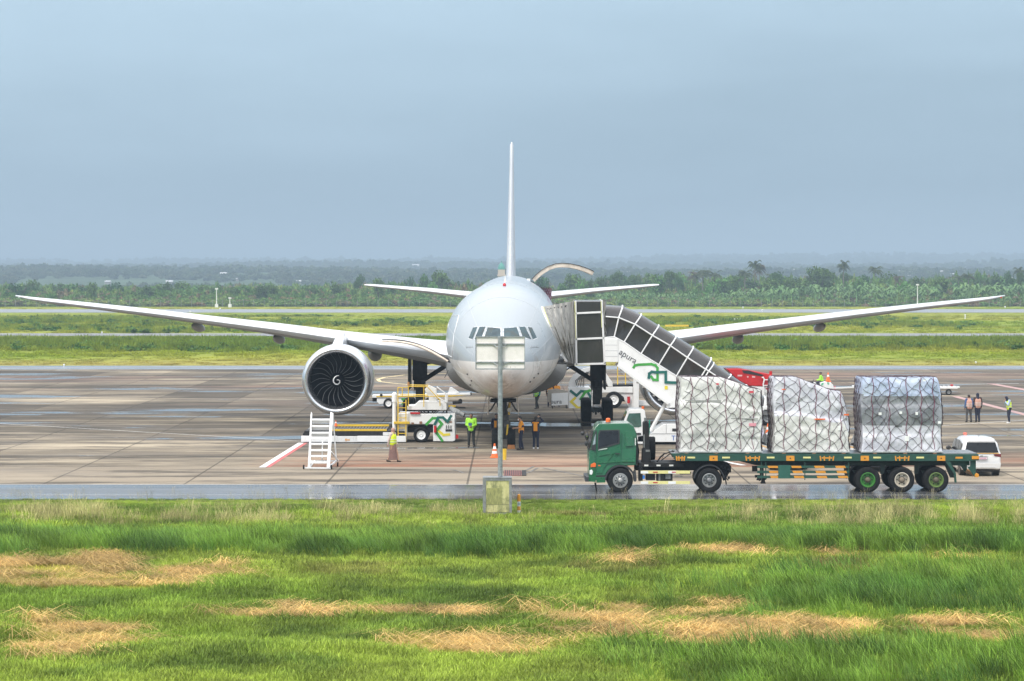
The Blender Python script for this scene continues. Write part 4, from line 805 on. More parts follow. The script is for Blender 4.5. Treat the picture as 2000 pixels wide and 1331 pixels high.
# landing gear
def wheel(mb_t, mb_r, c, r, w, n=28, ax=(1,0,0)):
    c = Vector(c); ax = Vector(ax); prof = [(r*.58,-w*.42),(r*.86,-w*.5),(r*.96,-w*.40),(r,-w*.22),(r,w*.22),(r*.96,w*.40),(r*.86,w*.5),(r*.58,w*.42)]
    mb_t.lathe(prof, c, ax, n, closed=True); mb_r.lathe([(0,-w*.28),(r*.2,-w*.36),(r*.3,-w*.24),(r*.5,-w*.30),(r*.585,-w*.42),(r*.585,w*.42),(r*.5,w*.30),(r*.3,w*.24),(r*.2,w*.36),(0,w*.28)], c, ax, n)
for sg in (-1, 1):
    gr = bpy.data.objects.new('main_gear', None); C.objects.link(gr); gr.parent = ac; gx, gy_ = sg*5.45, 31.8
    b = MB(); b.cyl((gx, gy_, 1.0), (gx, gy_, 3.0), .24); b.cyl((gx, gy_, 2.0), (gx, gy_, 4.4), .37); b.box(gx-.24, gx+.24, gy_-.5, gy_-.12, 1.1, 2.1); b.cyl((gx-.3, gy_-.35, 1.9), (gx-.3, gy_-.3, 3.2), .05); b.cyl((gx+.28, gy_-.35, 1.3), (gx+.28, gy_-.3, 3.2), .06)
    for k in range(4): b.cyl((gx-.35+k*.22, gy_-.45, 1.0+.1*(k % 2)), (gx-.3+k*.2, gy_-.40, 2.6), .022, n=6)
    b.build('strut', GEARM, gr)
    b = MB(); b.bar((gx-sg*.1, gy_-.1, 2.4), (gx-sg*2.5, gy_-.6, 3.95), .17, .26); b.bar((gx-sg*.2, gy_-.2, 3.5), (gx-sg*1.7, gy_-.5, 3.7), .12, .14); b.bar((gx-sg*1.9, gy_-.5, 3.1), (gx-sg*1.0, gy_-.4, 3.75), .07); b.build('side_brace', GEARD, gr)
    b = MB(); b.box(gx-sg*.0-.12+sg*.55, gx+sg*.55+.0, gy_-1.2, gy_+1.3, 1.95, 4.3); b.box(gx-.42, gx+.50, gy_-.75, gy_-.68, 2.5, 4.5); b.build('gear_door', GEARD, gr, bevel=.03)
    b = MB(); b.bar((gx, gy_-1.5, .72), (gx, gy_+1.5, .72), .26, .24)
    for q in (-1.45, 0, 1.45): b.cyl((gx-.66, gy_+q, .69), (gx+.66, gy_+q, .69), .11)
    for q in range(6): b.ell((gx-.4+.16*q, gy_-1.75, .55+.12*(q % 2)), (.07, .1, .12), 8, 5)
    b.build('bogie_beam', GEARM, gr)
    for q in (-1.45, 0, 1.45):
        for s2 in (-1, 1):
            T, Rm = MB(), MB(); wheel(T, Rm, (gx+s2*.65, gy_+q, .685), .685, .60); w_ = T.build('wheel', BLK, gr, smooth=50); Rm.build('rim', GEARM, w_)
gr = bpy.data.objects.new('nose_gear', None); C.objects.link(gr); gr.parent = ac; gy_ = 5.85
b = MB(); b.cyl((0, gy_, .5), (0, gy_, 3.0), .13); b.cyl((0, gy_, 1.3), (0, gy_, 3.0), .19); b.bar((0, gy_-.15, 1.1), (0, gy_-.5, 2.8), .10); b.cyl((-.6, gy_, .535), (.6, gy_, .535), .08)
b.box(-.28, .28, gy_-.35, gy_-.15, 1.45, 1.75); b.box(.02, .36, gy_-.42, gy_-.36, 1.15, 1.40); b.bar((.1, gy_-.3, 1.6), (.42, gy_-.1, 2.7), .08); b.bar((-.1, gy_-.3, 1.6), (-.42, gy_-.1, 2.7), .08); b.build('strut', GEARM, gr)
b = MB(); b.bar((.17, gy_-.4, .7), (.22, gy_-.4, 1.25), .09, .05); b.bar((.28, gy_-.4, 1.75), (.32, gy_-.4, 2.4), .10, .05); b.build('warning_strip', YEL, gr)
for s2 in (-1, 1):
    b = MB(); b.cyl((s2*.30, gy_-.45, 2.0), (s2*.30, gy_-.32, 2.0), .11); b.build('taxi_light', mat('lamp_glass', (.8,.82,.8), .15), gr)
    T, Rm = MB(), MB(); wheel(T, Rm, (s2*.40, gy_, .535), .535, .42); w_ = T.build('wheel', BLK, gr, smooth=50); Rm.build('rim', GREY, w_)
    b = MB(); b.prism([(s2*.70,2.75),(s2*.745,2.75),(s2*.80,1.85),(s2*.76,1.80)], gy_-1.9, gy_-.2); b.build('gear_door', mat('door_beige', (0.42,0.37,0.31), .5, dirt=.5), gr)
    b = MB(); b.tube([(s2*.74, gy_-1.0, 1.95), (s2*.62, gy_-.9, 2.05), (s2*.35, gy_-.6, 2.5)], .04, 6); b.build('door_rod', GEARD, gr)
b = MB(); b.box(-.66, .66, gy_-2.1, gy_+.3, 2.47, 2.56); b.build('wheel_well', mat('well_black', (0.01,0.01,0.01), .8), ac)
b = MB(); b.tube([(3.25, 19.5, 3.6), (2.9, 19.4, 3.1)], .02, 5); b.tube([(-3.25, 19.5, 3.6), (-3.5, 19.4, 3.1)], .02, 5); b.build('static_wick', GEARD, ac)
# ---------------------------------------------------------------- green tractor unit (side on, on the wet road)
DT = 104.3; S_ = DT/F
def TX(px): return X(px, DT)
def TZ(py): return Z(py, DT)
Y0, Y1 = DT, DT+2.45
TG = mat('truck_green', (0.014, 0.125, 0.052), .28, var=.10, dirt=.30, coat=.6, scale=2); TGT = mat('trailer_green', (0.018, 0.075, 0.055), .5, var=.15, dirt=.45, dcol=(.06,.055,.045), scale=4)
MUD = mat('mudguard_black', (0.035, 0.037, 0.042), .55, var=.2); ORP = mat('orange_paint', (0.72, 0.30, 0.03), .5, var=.12, dirt=.3); REFL = mat('reflective_yellow', (0.78, 0.72, 0.30), .45, var=.05, dirt=.15); HUB = mat('wheel_silver', (0.42, 0.42, 0.41), .4, .5, var=.12, dirt=.4)
def arc(cx, cy, r, a0, a1, n=12): return [(cx+r*math.cos(R(a0+(a1-a0)*i/n)), cy-r*math.sin(R(a0+(a1-a0)*i/n))) for i in range(n+1)]
def truck_wheel(parent, px, py, rpx, rimpx, y, w, rimm, centre=None, spokes=10, deep=.10, name='wheel', inner=BLKP):
    # wheel facing the camera: axis along Y, front face at y
    cx_, cz, r, rr_ = TX(px), TZ(py), rpx*S_, rimpx*S_
    T = MB(); T.lathe([(rr_,.03),(rr_*1.12,.0),(r*.90,.005),(r*.975,.03),(r,.07),(r,w-.07),(r*.975,w-.03),(r*.9,w),(rr_,w)], (cx_, y, cz), (0,1,0), 40, closed=True)
    for k in range(3): T.lathe([(r+.001,.09+k*w*.26),(r+.006,.11+k*w*.26),(r+.001,.13+k*w*.26)], (cx_, y, cz), (0,1,0), 40)
    wo = T.build(name, BLK, parent, world=True, smooth=50)
    b = MB(); b.lathe([(rr_*1.0,.015),(rr_*1.02,-.005),(rr_*.93,-.012),(rr_*.88,.03),(rr_*.80,deep),(rr_*.45,deep-.02)], (cx_, y, cz), (0,1,0), 36); b.build('rim', rimm, wo, world=True, smooth=40)
    b = MB(); b.lathe([(rr_*.80,deep+.03),(rr_*.3,deep+.03)], (cx_, y, cz), (0,1,0), 30); b.lathe([(rr_*.38,deep),(rr_*.36,-.01),(rr_*.22,-.04),(rr_*.20,-.09),(0,-.10)], (cx_, y, cz), (0,1,0), 20); b.build('hub', centre or HUB, wo, world=True, smooth=40)
    b = MB()
    for k in range(spokes):
        a = 2*math.pi*k/spokes; b.ell((cx_+rr_*.62*math.cos(a), y+deep-.015, cz+rr_*.62*math.sin(a)), (rr_*.105, .02, rr_*.105), 8, 5)
        b.cyl((cx_+rr_*.46*math.cos(a+.3), y+deep-.05, cz+rr_*.46*math.sin(a+.3)), (cx_+rr_*.46*math.cos(a+.3), y+deep, cz+rr_*.46*math.sin(a+.3)), .012, n=6)
    b.build('hand_holes', inner, wo, world=True); return wo
tr = root('tractor_truck', 'dark green tractor unit facing left on the wet road, orange beacon on its roof', 'truck', (TX(1290), (Y0+Y1)/2, .018))
cab = MB()
side = [(1150,916),(1150.6,883),(1152.4,880),(1160.5,843),(1164,834),(1170,828.6),(1229,827.6),(1238,833.5),(1243.5,849),(1242,909)]+[(1240,909)]+arc(1211.5,939.4,30.5,72,180,12)+[(1164,937.5),(1163,941),(1150.5,940.5)]
# main body with the sides pulled in towards the roof
pts = [(TX(a), TZ(b_)) for a, b_ in side]; n = len(pts)
def inset(z): return max(0, (z-TZ(880)))*.10+max(0, z-TZ(836))*.55
vs = []
for (x, z) in pts: vs.append((x, Y0+.03+inset(z), z))
for (x, z) in pts: vs.append((x, Y1-.03-inset(z), z))
cab.add(vs, [tuple(range(n)), tuple(range(2*n-1, n-1, -1))]+[(i+n, (i+1) % n+n, (i+1) % n, i) for i in range(n)]); cabo = cab.build('cab', TG, tr, world=True, bevel=.035)
def sidepart(name, poly, m, off=.0, th=.02, parent=None, mi=None, label=None):
    P = [(TX(a), TZ(b_)) for a, b_ in poly]; k = len(P); b = MB(); ar = sum(P[i][0]*P[(i+1) % k][1]-P[(i+1) % k][0]*P[i][1] for i in range(k))
    if ar < 0: P = P[::-1]
    v = [(x, Y0+.03+inset(z)-off-th, z) for x, z in P]+[(x, Y0+.03+inset(z)-off, z) for x, z in P]
    b.add(v, [tuple(range(k)), tuple(range(2*k-1, k-1, -1))]+[(i+k, (i+1) % k+k, (i+1) % k, i) for i in range(k)]); return b.build(name, m, parent or tr, world=True, bevel=.006, label=label)
dr = sidepart('door', [(1164.6,906),(1164.6,880),(1166,846),(1169,840),(1211,839),(1213.2,842),(1213.2,905),(1186,906.5),(1180,914),(1177,925),(1164.6,925)], TG, .002, .018)
sidepart('door_seal', [(1167.2,879.5),(1168,848),(1171.5,840.6),(1210.6,839.8),(1210.6,866.8)], TRIMD, .022, .006, dr)
sidepart('door_window', [(1169.6,875.4),(1169.9,850),(1173.8,842.8),(1208.2,841.8),(1208.2,864.6)], GLASSD, .028, .006, dr)
b = MB(); b.rect(DT, 1201, 885.6, 1210.5, 887.2, Y0-.05, Y0-.0); b.build('handle', TRIMD, dr, world=True)
b = MB(); b.bar((TX(1170),Y0-.0,TZ(890.5)),(TX(1192),Y0-.0,TZ(886)), .02, .03); b.bar((TX(1198),Y0-.0,TZ(885)),(TX(1186),Y0-.0,TZ(903)), .02, .03); b.bar((TX(1166),Y0-.0,TZ(905)),(TX(1212),Y0-.0,TZ(902)), .02, .04); b.build('door_crease', TG, dr, world=True, bevel=.008)
sidepart('rear_panel', [(1222,844),(1224,842.5),(1234,843),(1237.5,850),(1238.5,871.5),(1221.5,872)], TG, .002, .012)
b = MB(); b.rect(DT, 1214.6, 900.5, 1240, 903.5, Y0-.005, Y0+.03); b.build('side_crease', TG, tr, world=True, bevel=.01)
sidepart('windscreen', [(1153.6,879.5),(1161.6,845),(1165.6,841.5),(1166.2,846),(1163,879.8)], TRIMD, .0, .012)
b = MB(); k = 8; A = [(1151.6,879.6),(1160.0,844.0)]
for i in range(k):
    u0, u1 = i/k, (i+1)/k; y0_, y1_ = Y0+.10+u0*2.25, Y0+.10+u1*2.25
    b.add([(TX(A[0][0])-.02, y0_, TZ(A[0][1])), (TX(A[0][0])-.02, y1_, TZ(A[0][1])), (TX(A[1][0])-.02, y1_, TZ(A[1][1])), (TX(A[1][0])-.02, y0_, TZ(A[1][1]))], [(0,1,2,3)])
b.build('windscreen_glass', GLASSD, tr, world=True)
sidepart('corner_glass', [(1157.5,870),(1161.5,852),(1163.8,848),(1162.8,868)], mat('pale_glass', (0.30,0.38,0.40), .08, var=.2), .014, .006)
sidepart('indicator', [(1153.5,913),(1154,907),(1161,904),(1164,906),(1163.6,912.5)], ORANGE, .0, .03); sidepart('side_marker', [(1168,908.5),(1173,908.5),(1173,911),(1168,911)], ORANGE, .0, .02)
sidepart('headlight', [(1151.5,927),(1151.5,919),(1156,917.5),(1158.2,922),(1156,928)], mat('headlight_clear', (0.82,0.83,0.82), .12, coat=.6), .0, .02)
sidepart('front_panel', [(1150.2,940.8),(1150.2,916),(1163.2,914.6),(1163.6,942)], TG, .0, .012); sidepart('door_step', [(1164.6,929),(1183.5,928),(1183.2,932.5),(1164.6,932.5)], TRIMD, -.02, .02); sidepart('lower_step', [(1164.4,933),(1183.4,933),(1182,943),(1165,943.5)], TG, -.03, .03)
b = MB(); b.rect(DT, 1143, 932.5, 1156, 941.5, Y0+.05, Y1-.05); b.cyl((TX(1143.6), Y0+.1, TZ(930)), (TX(1143.6), Y0+.1, TZ(936)), .02); b.build('bumper', MUD, tr, world=True, bevel=.02)
b = MB(); b.px(DT, arc(1211.5,939.4,30.6,0,178,14)+arc(1211.5,939.4,27.4,178,0,14), Y0-.02, Y0+.75); b.px(DT, [(1237,925),(1241.5,918),(1243.5,938),(1242,941),(1238.5,941)], Y0, Y0+.7); b.build('front_mudguard', MUD, tr, world=True, bevel=.012)
b = MB(); b.px(DT, [(1237.5,833),(1243,845),(1246,862),(1246,909),(1242.8,909),(1243.3,849),(1238.5,834)], Y0+.2, Y1-.2); b.build('rear_gaiter', TRIMD, tr, world=True)
sidepart('door_text_strip', [(1168.5,880.2),(1168.5,878.4),(1186,875.6),(1186,877.2)], mat('cab_lettering', (.55,.65,.58), .5), .020, .004)
b = MB(); b.rect(DT, 1173.4, 836.6, 1176.6, 838.4, Y0+.28, Y0+.36); b.rect(DT, 1240.2, 856, 1241.6, 870, Y0, Y0+.03); b.build('marker_strip', WHITE, tr, world=True)
b = MB(); b.cyl((TX(1189), Y0+.7, TZ(829)), (TX(1189), Y0+.7, TZ(826.5)), .11); b.build('beacon_base', GREY, tr, world=True); b = MB(); b.lathe([(.10,0),(.095,.12),(.06,.16),(0,.165)], (TX(1189), Y0+.7, TZ(826.5)), (0,0,1), 16); b.build('beacon', ORANGE, tr, world=True)
b = MB(); b.tube([(TX(1165), Y0+.2, TZ(841)), (TX(1158), Y0-.05, TZ(842.5)), (TX(1147), Y0-.1, TZ(841)), (TX(1140), Y0-.15, TZ(843))], .014, 6); b.tube([(TX(1147), Y0-.1, TZ(841)), (TX(1145), Y0-.1, TZ(868)), (TX(1149), Y0-.02, TZ(878)), (TX(1152), Y0+.05, TZ(880))], .014, 6); b.build('mirror_arm', TRIMD, tr, world=True)
for (a, c_, w, h) in ((1137.3,846.5,.075,.085),(1146.2,852.8,.085,.13),(1144.8,866,.07,.11)): b = MB(); b.ell((TX(a), Y0-.12, TZ(c_)), (w*1.05, .07, h*1.05), 16, 10); b.build('mirror', TRIMD, tr, world=True)
b = MB(); b.rect(DT, 1145, 851, 1147.2, 853.5, Y0-.215, Y0-.18); b.build('mirror_glint', mat('mirror_glass', (.8,.82,.85), .05, 1.0), tr, world=True)
# chassis
ch = MB(); ch.rect(DT, 1242, 912, 1428, 922, Y0+.75, Y1-.75); ch.rect(DT, 1248, 905.5, 1336, 914, Y0+.3, Y1-.3); ch.rect(DT, 1283, 922, 1314, 941, Y0+.12, Y0+.7); ch.rect(DT, 1248, 915, 1256, 941, Y0+.3, Y0+.7); ch.rect(DT, 1262, 926, 1280, 939, Y0+.14, Y0+.6)
ch.px(DT, [(1318,908),(1345,906),(1360,900),(1395,900),(1428,909),(1430,921),(1423,934),(1418,942),(1414,932),(1408,920),(1330,920)], Y0+.7, Y1-.7); ch.rect(DT, 1330, 925, 1352, 930, Y0+.8, Y1-.8); ch.rect(DT, 1412, 912, 1430, 925, Y0+.5, Y1-.5)
for k in range(9): ch.ell((TX(1410+(k*7 % 17)), Y0+.4, TZ(914+k*3)), (.05,.07,.06), 7, 5)
ch.bar((TX(1416), Y0+.35, TZ(920)), (TX(1420), Y0+.35, TZ(948)), .05); ch.bar((TX(1412), Y0+.35, TZ(928)), (TX(1424), Y0+.35, TZ(940)), .05); ch.build('chassis', BLKP, tr, world=True, bevel=.01)
b = MB(); b.rect(DT, 1286.5, 924, 1290, 940, Y0+.10, Y0+.12); b.rect(DT, 1300, 927, 1310, 936, Y0+.10, Y0+.12); b.rect(DT, 1318, 930, 1334, 931.5, Y0+.10, Y0+.14); b.build('battery_box_trim', GREY, tr, world=True)
b = MB(); b.cyl((TX(1257.5), Y0+.08, TZ(929)), (TX(1257.5), Y0+.08, TZ(936)), .045); b.build('blue_canister', mat('blue_plastic', (.03,.22,.7), .4), tr, world=True)
for (y0_, y1_) in ((919.8, 925.6), (940, 946)):
    g = MB(); g.rect(DT, 1251.4, y0_, 1348, y1_, Y0-.01, Y0+.03); gg = g.build('side_guard', REFL, tr, world=True, bevel=.006)
    g = MB(); g.rect(DT, 1251.4, y0_+.4, 1266, y1_-.4, Y0-.016, Y0-.011); g.rect(DT, 1305, y0_+.4, 1320, y1_-.4, Y0-.016, Y0-.011); g.build('white_strip', WHITE, gg, world=True)
    g = MB(); g.rect(DT, 1275.5, y0_+1.8, 1284.5, y1_-2, Y0-.02, Y0-.011); 
    if y0_ < 930: g.rect(DT, 1312, y0_+1.8, 1320, y1_-2, Y0-.02, Y0-.0165)
    g.build('red_reflector', RED, gg, world=True)
b = MB()
for a in (1259, 1283, 1308): b.rect(DT, a, 909, a+8, 912, Y0+.27, Y0+.295)
b.build('deck_markers', WHITE2, tr, world=True)
b = MB(); b.px(DT, [(1257,827),(1263,823),(1268,827),(1269.5,880),(1272,882),(1272,911),(1254.5,911),(1255.5,880),(1258,878)], Y0+.35, Y0+1.0); b.build('air_intake_stack', BLKP, tr, world=True, bevel=.02)
b = MB(); b.rect(DT, 1257.5, 850, 1260, 876, Y0+.33, Y0+.35); b.rect(DT, 1262, 880, 1270, 884, Y0+.33, Y0+.35); b.cyl((TX(1262), Y0+.6, TZ(824)), (TX(1262), Y0+.6, TZ(818)), .06); b.build('stack_trim', GREY, tr, world=True)
b = MB(); b.tube([(TX(1270), Y0+.5, TZ(822)), (TX(1269), Y0+.5, TZ(845)), (TX(1266), Y0+.5, TZ(870))], .03, 6); b.build('air_hose', mat('hose_green', (.02,.3,.2), .4), tr, world=True)
b = MB(); b.tube([(TX(1246), Y0+.8, TZ(868)), (TX(1249), Y0+.8, TZ(885)), (TX(1247), Y0+.8, TZ(905))], .04, 6); b.tube([(TX(1284), Y0+.9, TZ(908)), (TX(1292), Y0+.9, TZ(896)), (TX(1300), Y0+.9, TZ(888)), (TX(1294), Y0+.9, TZ(903)), (TX(1312), Y0+.9, TZ(889)), (TX(1320), Y0+.9, TZ(884))], .028, 6)
b.tube([(TX(1286), Y0+1.1, TZ(906)), (TX(1298), Y0+1.1, TZ(892)), (TX(1318), Y0+1.1, TZ(884))], .025, 6); b.build('air_lines', BLKP, tr, world=True)
T = MB(); T.lathe([(.28,-.13),(.46,-.14),(.485,-.09),(.485,.09),(.46,.14),(.28,.13)], (TX(1276), Y0+1.3, TZ(880)), (1,0,0), 32, closed=True); sp_w = T.build('spare_wheel', BLK, tr, world=True, smooth=50); b = MB(); b.lathe([(.285,-.12),(.25,.02),(.1,.05),(0,.05)], (TX(1276), Y0+1.3, TZ(880)), (1,0,0), 20); b.build('rim', GREY, sp_w, world=True)
b = MB(); b.px(DT, arc(1385.4,938.7,30.5,8,172,14)+arc(1385.4,938.7,28.3,172,8,14), Y0-.0, Y0+.62); b.build('rear_mudguard', MUD, tr, world=True, bevel=.01)
truck_wheel(tr, 1211.5, 939.0, 24.8, 14.2, Y0+.0, .30, HUB, None, 10, .02, inner=BLKP); truck_wheel(tr, 1385.4, 938.8, 24.8, 13.6, Y0+.02, .28, HUB, GREY, 8, .14, inner=BLKP)
for (px, y) in ((1385.4, Y0+.32), (1385.4, Y1-.62), (1385.4, Y1-.32), (1211.5, Y1-.32)): truck_wheel(tr, px, 938.8, 24.8, 13.6, y, .28, HUB, GREY, 8, .1)
b = MB(); b.cyl((TX(1211.5), Y0+.3, TZ(939)), (TX(1211.5), Y1-.3, TZ(939)), .07); b.cyl((TX(1385.4), Y0+.3, TZ(938.8)), (TX(1385.4), Y1-.3, TZ(938.8)), .1); b.build('axle', BLKP, tr, world=True)
b = MB(); b.px(DT, [(1161,944),(1165,944),(1167,962),(1164.5,962)], Y0+.3, Y0+.34); b.build('mud_flap', BLK, tr, world=True)

# ---------------------------------------------------------------- flatbed semi-trailer
tl = root('flatbed_trailer', 'dark green three axle flatbed trailer with orange and green side rails behind the green truck', 'trailer', (TX(1620), (Y0+Y1)/2, .018))
b = MB(); b.px(DT, [(1311,886),(1911,887.5),(1912,899.5),(1900,901),(1330,900.8),(1318,898)], Y0-.02, Y0+.13); b.px(DT, [(1311,886),(1911,887.5),(1912,899.5),(1900,901),(1330,900.8),(1318,898)], Y1-.13, Y1+.02); b.build('side_rail', TGT, tl, world=True, bevel=.008)
b = MB(); b.box(TX(1312), TX(1910), Y0+.13, Y1-.13, TZ(889), TZ(886.2)); b.build('deck', mat('deck_grey', (0.17,0.175,0.18), .3, var=.25, dirt=.5, scale=2), tl, world=True)
b = MB()
for yy in (Y0+.62, Y1-.78): b.px(DT, [(1318,889.5),(1900,889.5),(1900,903),(1860,912),(1500,912),(1478,911),(1440,901.5),(1318,899)], yy, yy+.16)
for a in np.arange(1330, 1900, 22): b.rect(DT, a, 890, a+3, 897, Y0+.13, Y1-.13)
b.px(DT, [(1652,905),(1858,905),(1866,918),(1868,935),(1860,935),(1850,912),(1840,910),(1800,910),(1797,928),(1790,928),(1790,910),(1732,910),(1730,928),(1723,928),(1722,910),(1664,911),(1662,932),(1656,938),(1652,925)], Y0+.5, Y0+.60)
for a in (1694.5, 1761.5, 1828.8): b.cyl((TX(a), Y0+.3, TZ(937.6)), (TX(a), Y1-.3, TZ(937.6)), .09); b.px(DT, [(a-25,922),(a+25,922),(a+20,928),(a-20,928)], Y0+.68, Y0+.78)
b.rect(DT, 1526, 934, 1658, 938, Y0+.9, Y1-.9); b.build('chassis_beam', mat('chassis_dark_green', (0.02,0.035,0.03), .6, var=.3, dirt=.6, dcol=(.07,.065,.055), scale=5), tl, world=True)
g = MB()
for (a, c_) in ((910, 914.6), (919.8, 924.6), (929.6, 934.4)): g.rect(DT, 1479, a, 1658.5, c_, Y0, Y0+.03)
for a in (1487, 1495, 1571.5, 1657): g.rect(DT, a, 903, a+1.6, 938, Y0+.031, Y0+.07)
sgd = g.build('side_guard', TGT, tl, world=True); g = MB()
for i, (a, c_) in enumerate(((910.2, 914.4), (920, 924.4), (929.8, 934.2))):
    for x0 in (1499, 1545, 1590, 1631):
        x0 += i*(2.5); x1 = min(x0+(19 if x0 > 1510 else 20-i*2), 1519.5 if x0 < 1520 else 1658.3)
        g.px(DT, [(x0,a),(x1,a),(min(x1+2, 1658.4 if x0 > 1520 else 1519.8),c_),(x0+2,c_)], Y0-.006, Y0-.001)
g.build('orange_stripes', ORP, sgd, world=True)
b = MB(); b.rect(DT, 1520.3, 909, 1543.8, 935, Y0-.012, Y0+.03); b.build('storage_panel', mat('panel_green', (0.025,0.115,0.085), .5, var=.08, dirt=.2), tl, world=True, bevel=.006)
b = MB(); b.rect(DT, 1470.5, 911.5, 1481, 922.5, Y0+.35, Y0+.4); b.rect(DT, 1486, 912, 1493, 936, Y0+.3, Y0+.45); b.px(DT, [(1484,936),(1500,935),(1495,940),(1497,946),(1487,946),(1490,939),(1484,941)], Y0+.25, Y0+.5); b.px(DT, [(1484,936),(1500,935),(1495,940),(1497,946),(1487,946),(1490,939),(1484,941)], Y1-.5, Y1-.25); b.build('landing_leg', BLKP, tl, world=True)
g = MB()
for a in (1350, 1418, 1505, 1576, 1656, 1713, 1797): 
    g.rect(DT, a-7.5, 892.4, a+7.5, 895.6, Y0-.028, Y0-.021)
g.build('reflector_strip', REFL, tl, world=True); g = MB()
for a in (1393.5, 1543.5, 1689, 1838): g.rect(DT, a-8, 890.5, a+8, 900.3, Y0-.03, Y0-.021)
g.rect(DT, 1866, 892.5, 1880, 896, Y0-.028, Y0-.021); g.rect(DT, 1898, 891, 1912, 897, Y0-.05, Y0-.021); g.build('orange_plate', ORP, tl, world=True); g = MB()
for a in (1329, 1470, 1615, 1762):
    w = 8 if a == 1329 else 13
    for k in (-1, -.4, .4, 1): g.px(DT, [(a+w*k-1.4-k,900.2),(a+w*k+1.2-k,900.2),(a+w*k+1.2+k*.2,891),(a+w*k-1.2+k*.2,891)], Y0-.027, Y0-.021)
    g.rect(DT, a-w*.8, 893.5, a+w*.8, 896, Y0-.031, Y0-.0275)
g.build('twist_lock_marks', ORP, tl, world=True); g = MB()
for a in (1393.5, 1543.5, 1689, 1838): g.cyl((TX(a), Y0-.04, TZ(895.5)), (TX(a), Y0-.028, TZ(895.5)), .028, n=10)
g.build('bolt', TRIMD, tl, world=True)
b = MB(); b.px(DT, [(1846,901),(1855,901),(1867,924),(1868.5,943),(1864.5,943),(1863.5,926)], Y0, Y0+.08); b.px(DT, [(1896,901),(1907,901),(1907,930),(1903,930),(1890,912),(1896,912)], Y0+.1, Y0+.18); b.px(DT, [(1896,901),(1907,901),(1907,930),(1903,930),(1890,912),(1896,912)], Y1-.3, Y1-.2); b.rect(DT, 1850, 901.5, 1897, 911, Y0+.35, Y0+.4); b.build('rear_bracket', TGT, tl, world=True)
b = MB(); b.cyl((TX(1908.5), Y0+.05, TZ(929)), (TX(1908.5), Y1-.1, TZ(929)), .085, n=16); b.build('rear_roller', ORP, tl, world=True)
for (px, rm, ctr) in ((1695.2, mat('rim_bright_green', (0.06,0.25,0.045), .5, dirt=.3), mat('hub_rusty', (0.13,0.11,0.07), .6, dirt=.4)), (1762, mat('rim_cream', (0.62,0.56,0.46), .5, dirt=.4), mat('hub_brown', (0.22,0.18,0.13), .6, dirt=.4)), (1828.8, mat('rim_dull_green', (0.16,0.25,0.07), .5, dirt=.3), mat('hub_rusty', (0.13,0.11,0.07), .6, dirt=.4))):
    truck_wheel(tl, px, 937.8, 24.8, 14.4, Y0+.02, .29, rm, ctr, 6, .13, inner=TRIMD)
    for y in (Y0+.33, Y1-.64, Y1-.32): truck_wheel(tl, px, 937.8, 24.8, 13.4, y, .28, GREY, GREY, 6, .1)

# ---------------------------------------------------------------- netted air cargo pallets on the trailer
def wrap_mat(name, colr, alt, rough, clear=0.0):
    m, t, p = fresh(name); n1 = noise(t, 1.1, 5, .6); n2 = noise(t, 3.5, 4, .6, stretch=(1, 1, .3)); c = mixc(t, rng(t, n1, .42, .58), colr, alt); c = mixc(t, rng(t, n2, .5, .62, 0, .32), c, tuple(x*.62 for x in alt)); t.links.new(c, p.inputs['Base Color'])
    t.links.new(rng(t, n1, .3, .7, rough, rough+.2), p.inputs['Roughness']); p.inputs['Coat Weight'].default_value = .3+clear; p.inputs['Coat Roughness'].default_value = .15
    ad_ = math_(t, 'ADD', noise(t, 2.2, 6, .7, stretch=(1.6, 1, .7)), math_(t, 'MULTIPLY', noise(t, 9, 4, .6), .3)); bump(t, p, ad_, .5, .12); return m
WR = [wrap_mat('plastic_wrap_cream', (0.66,0.65,0.63), (0.78,0.77,0.75), .34), wrap_mat('plastic_wrap_milky', (0.57,0.57,0.64), (0.72,0.72,0.78), .28), wrap_mat('plastic_wrap_grey', (0.18,0.19,0.21), (0.30,0.31,0.34), .22, .2), wrap_mat('plastic_film_blue', (0.46,0.54,0.74), (0.56,0.63,0.78), .2)]
NETM = mat('net_cord', (0.065, 0.04, 0.05), .8, var=.3); STRAP = mat('net_strap_maroon', (0.16, 0.03, 0.065), .7, var=.2)
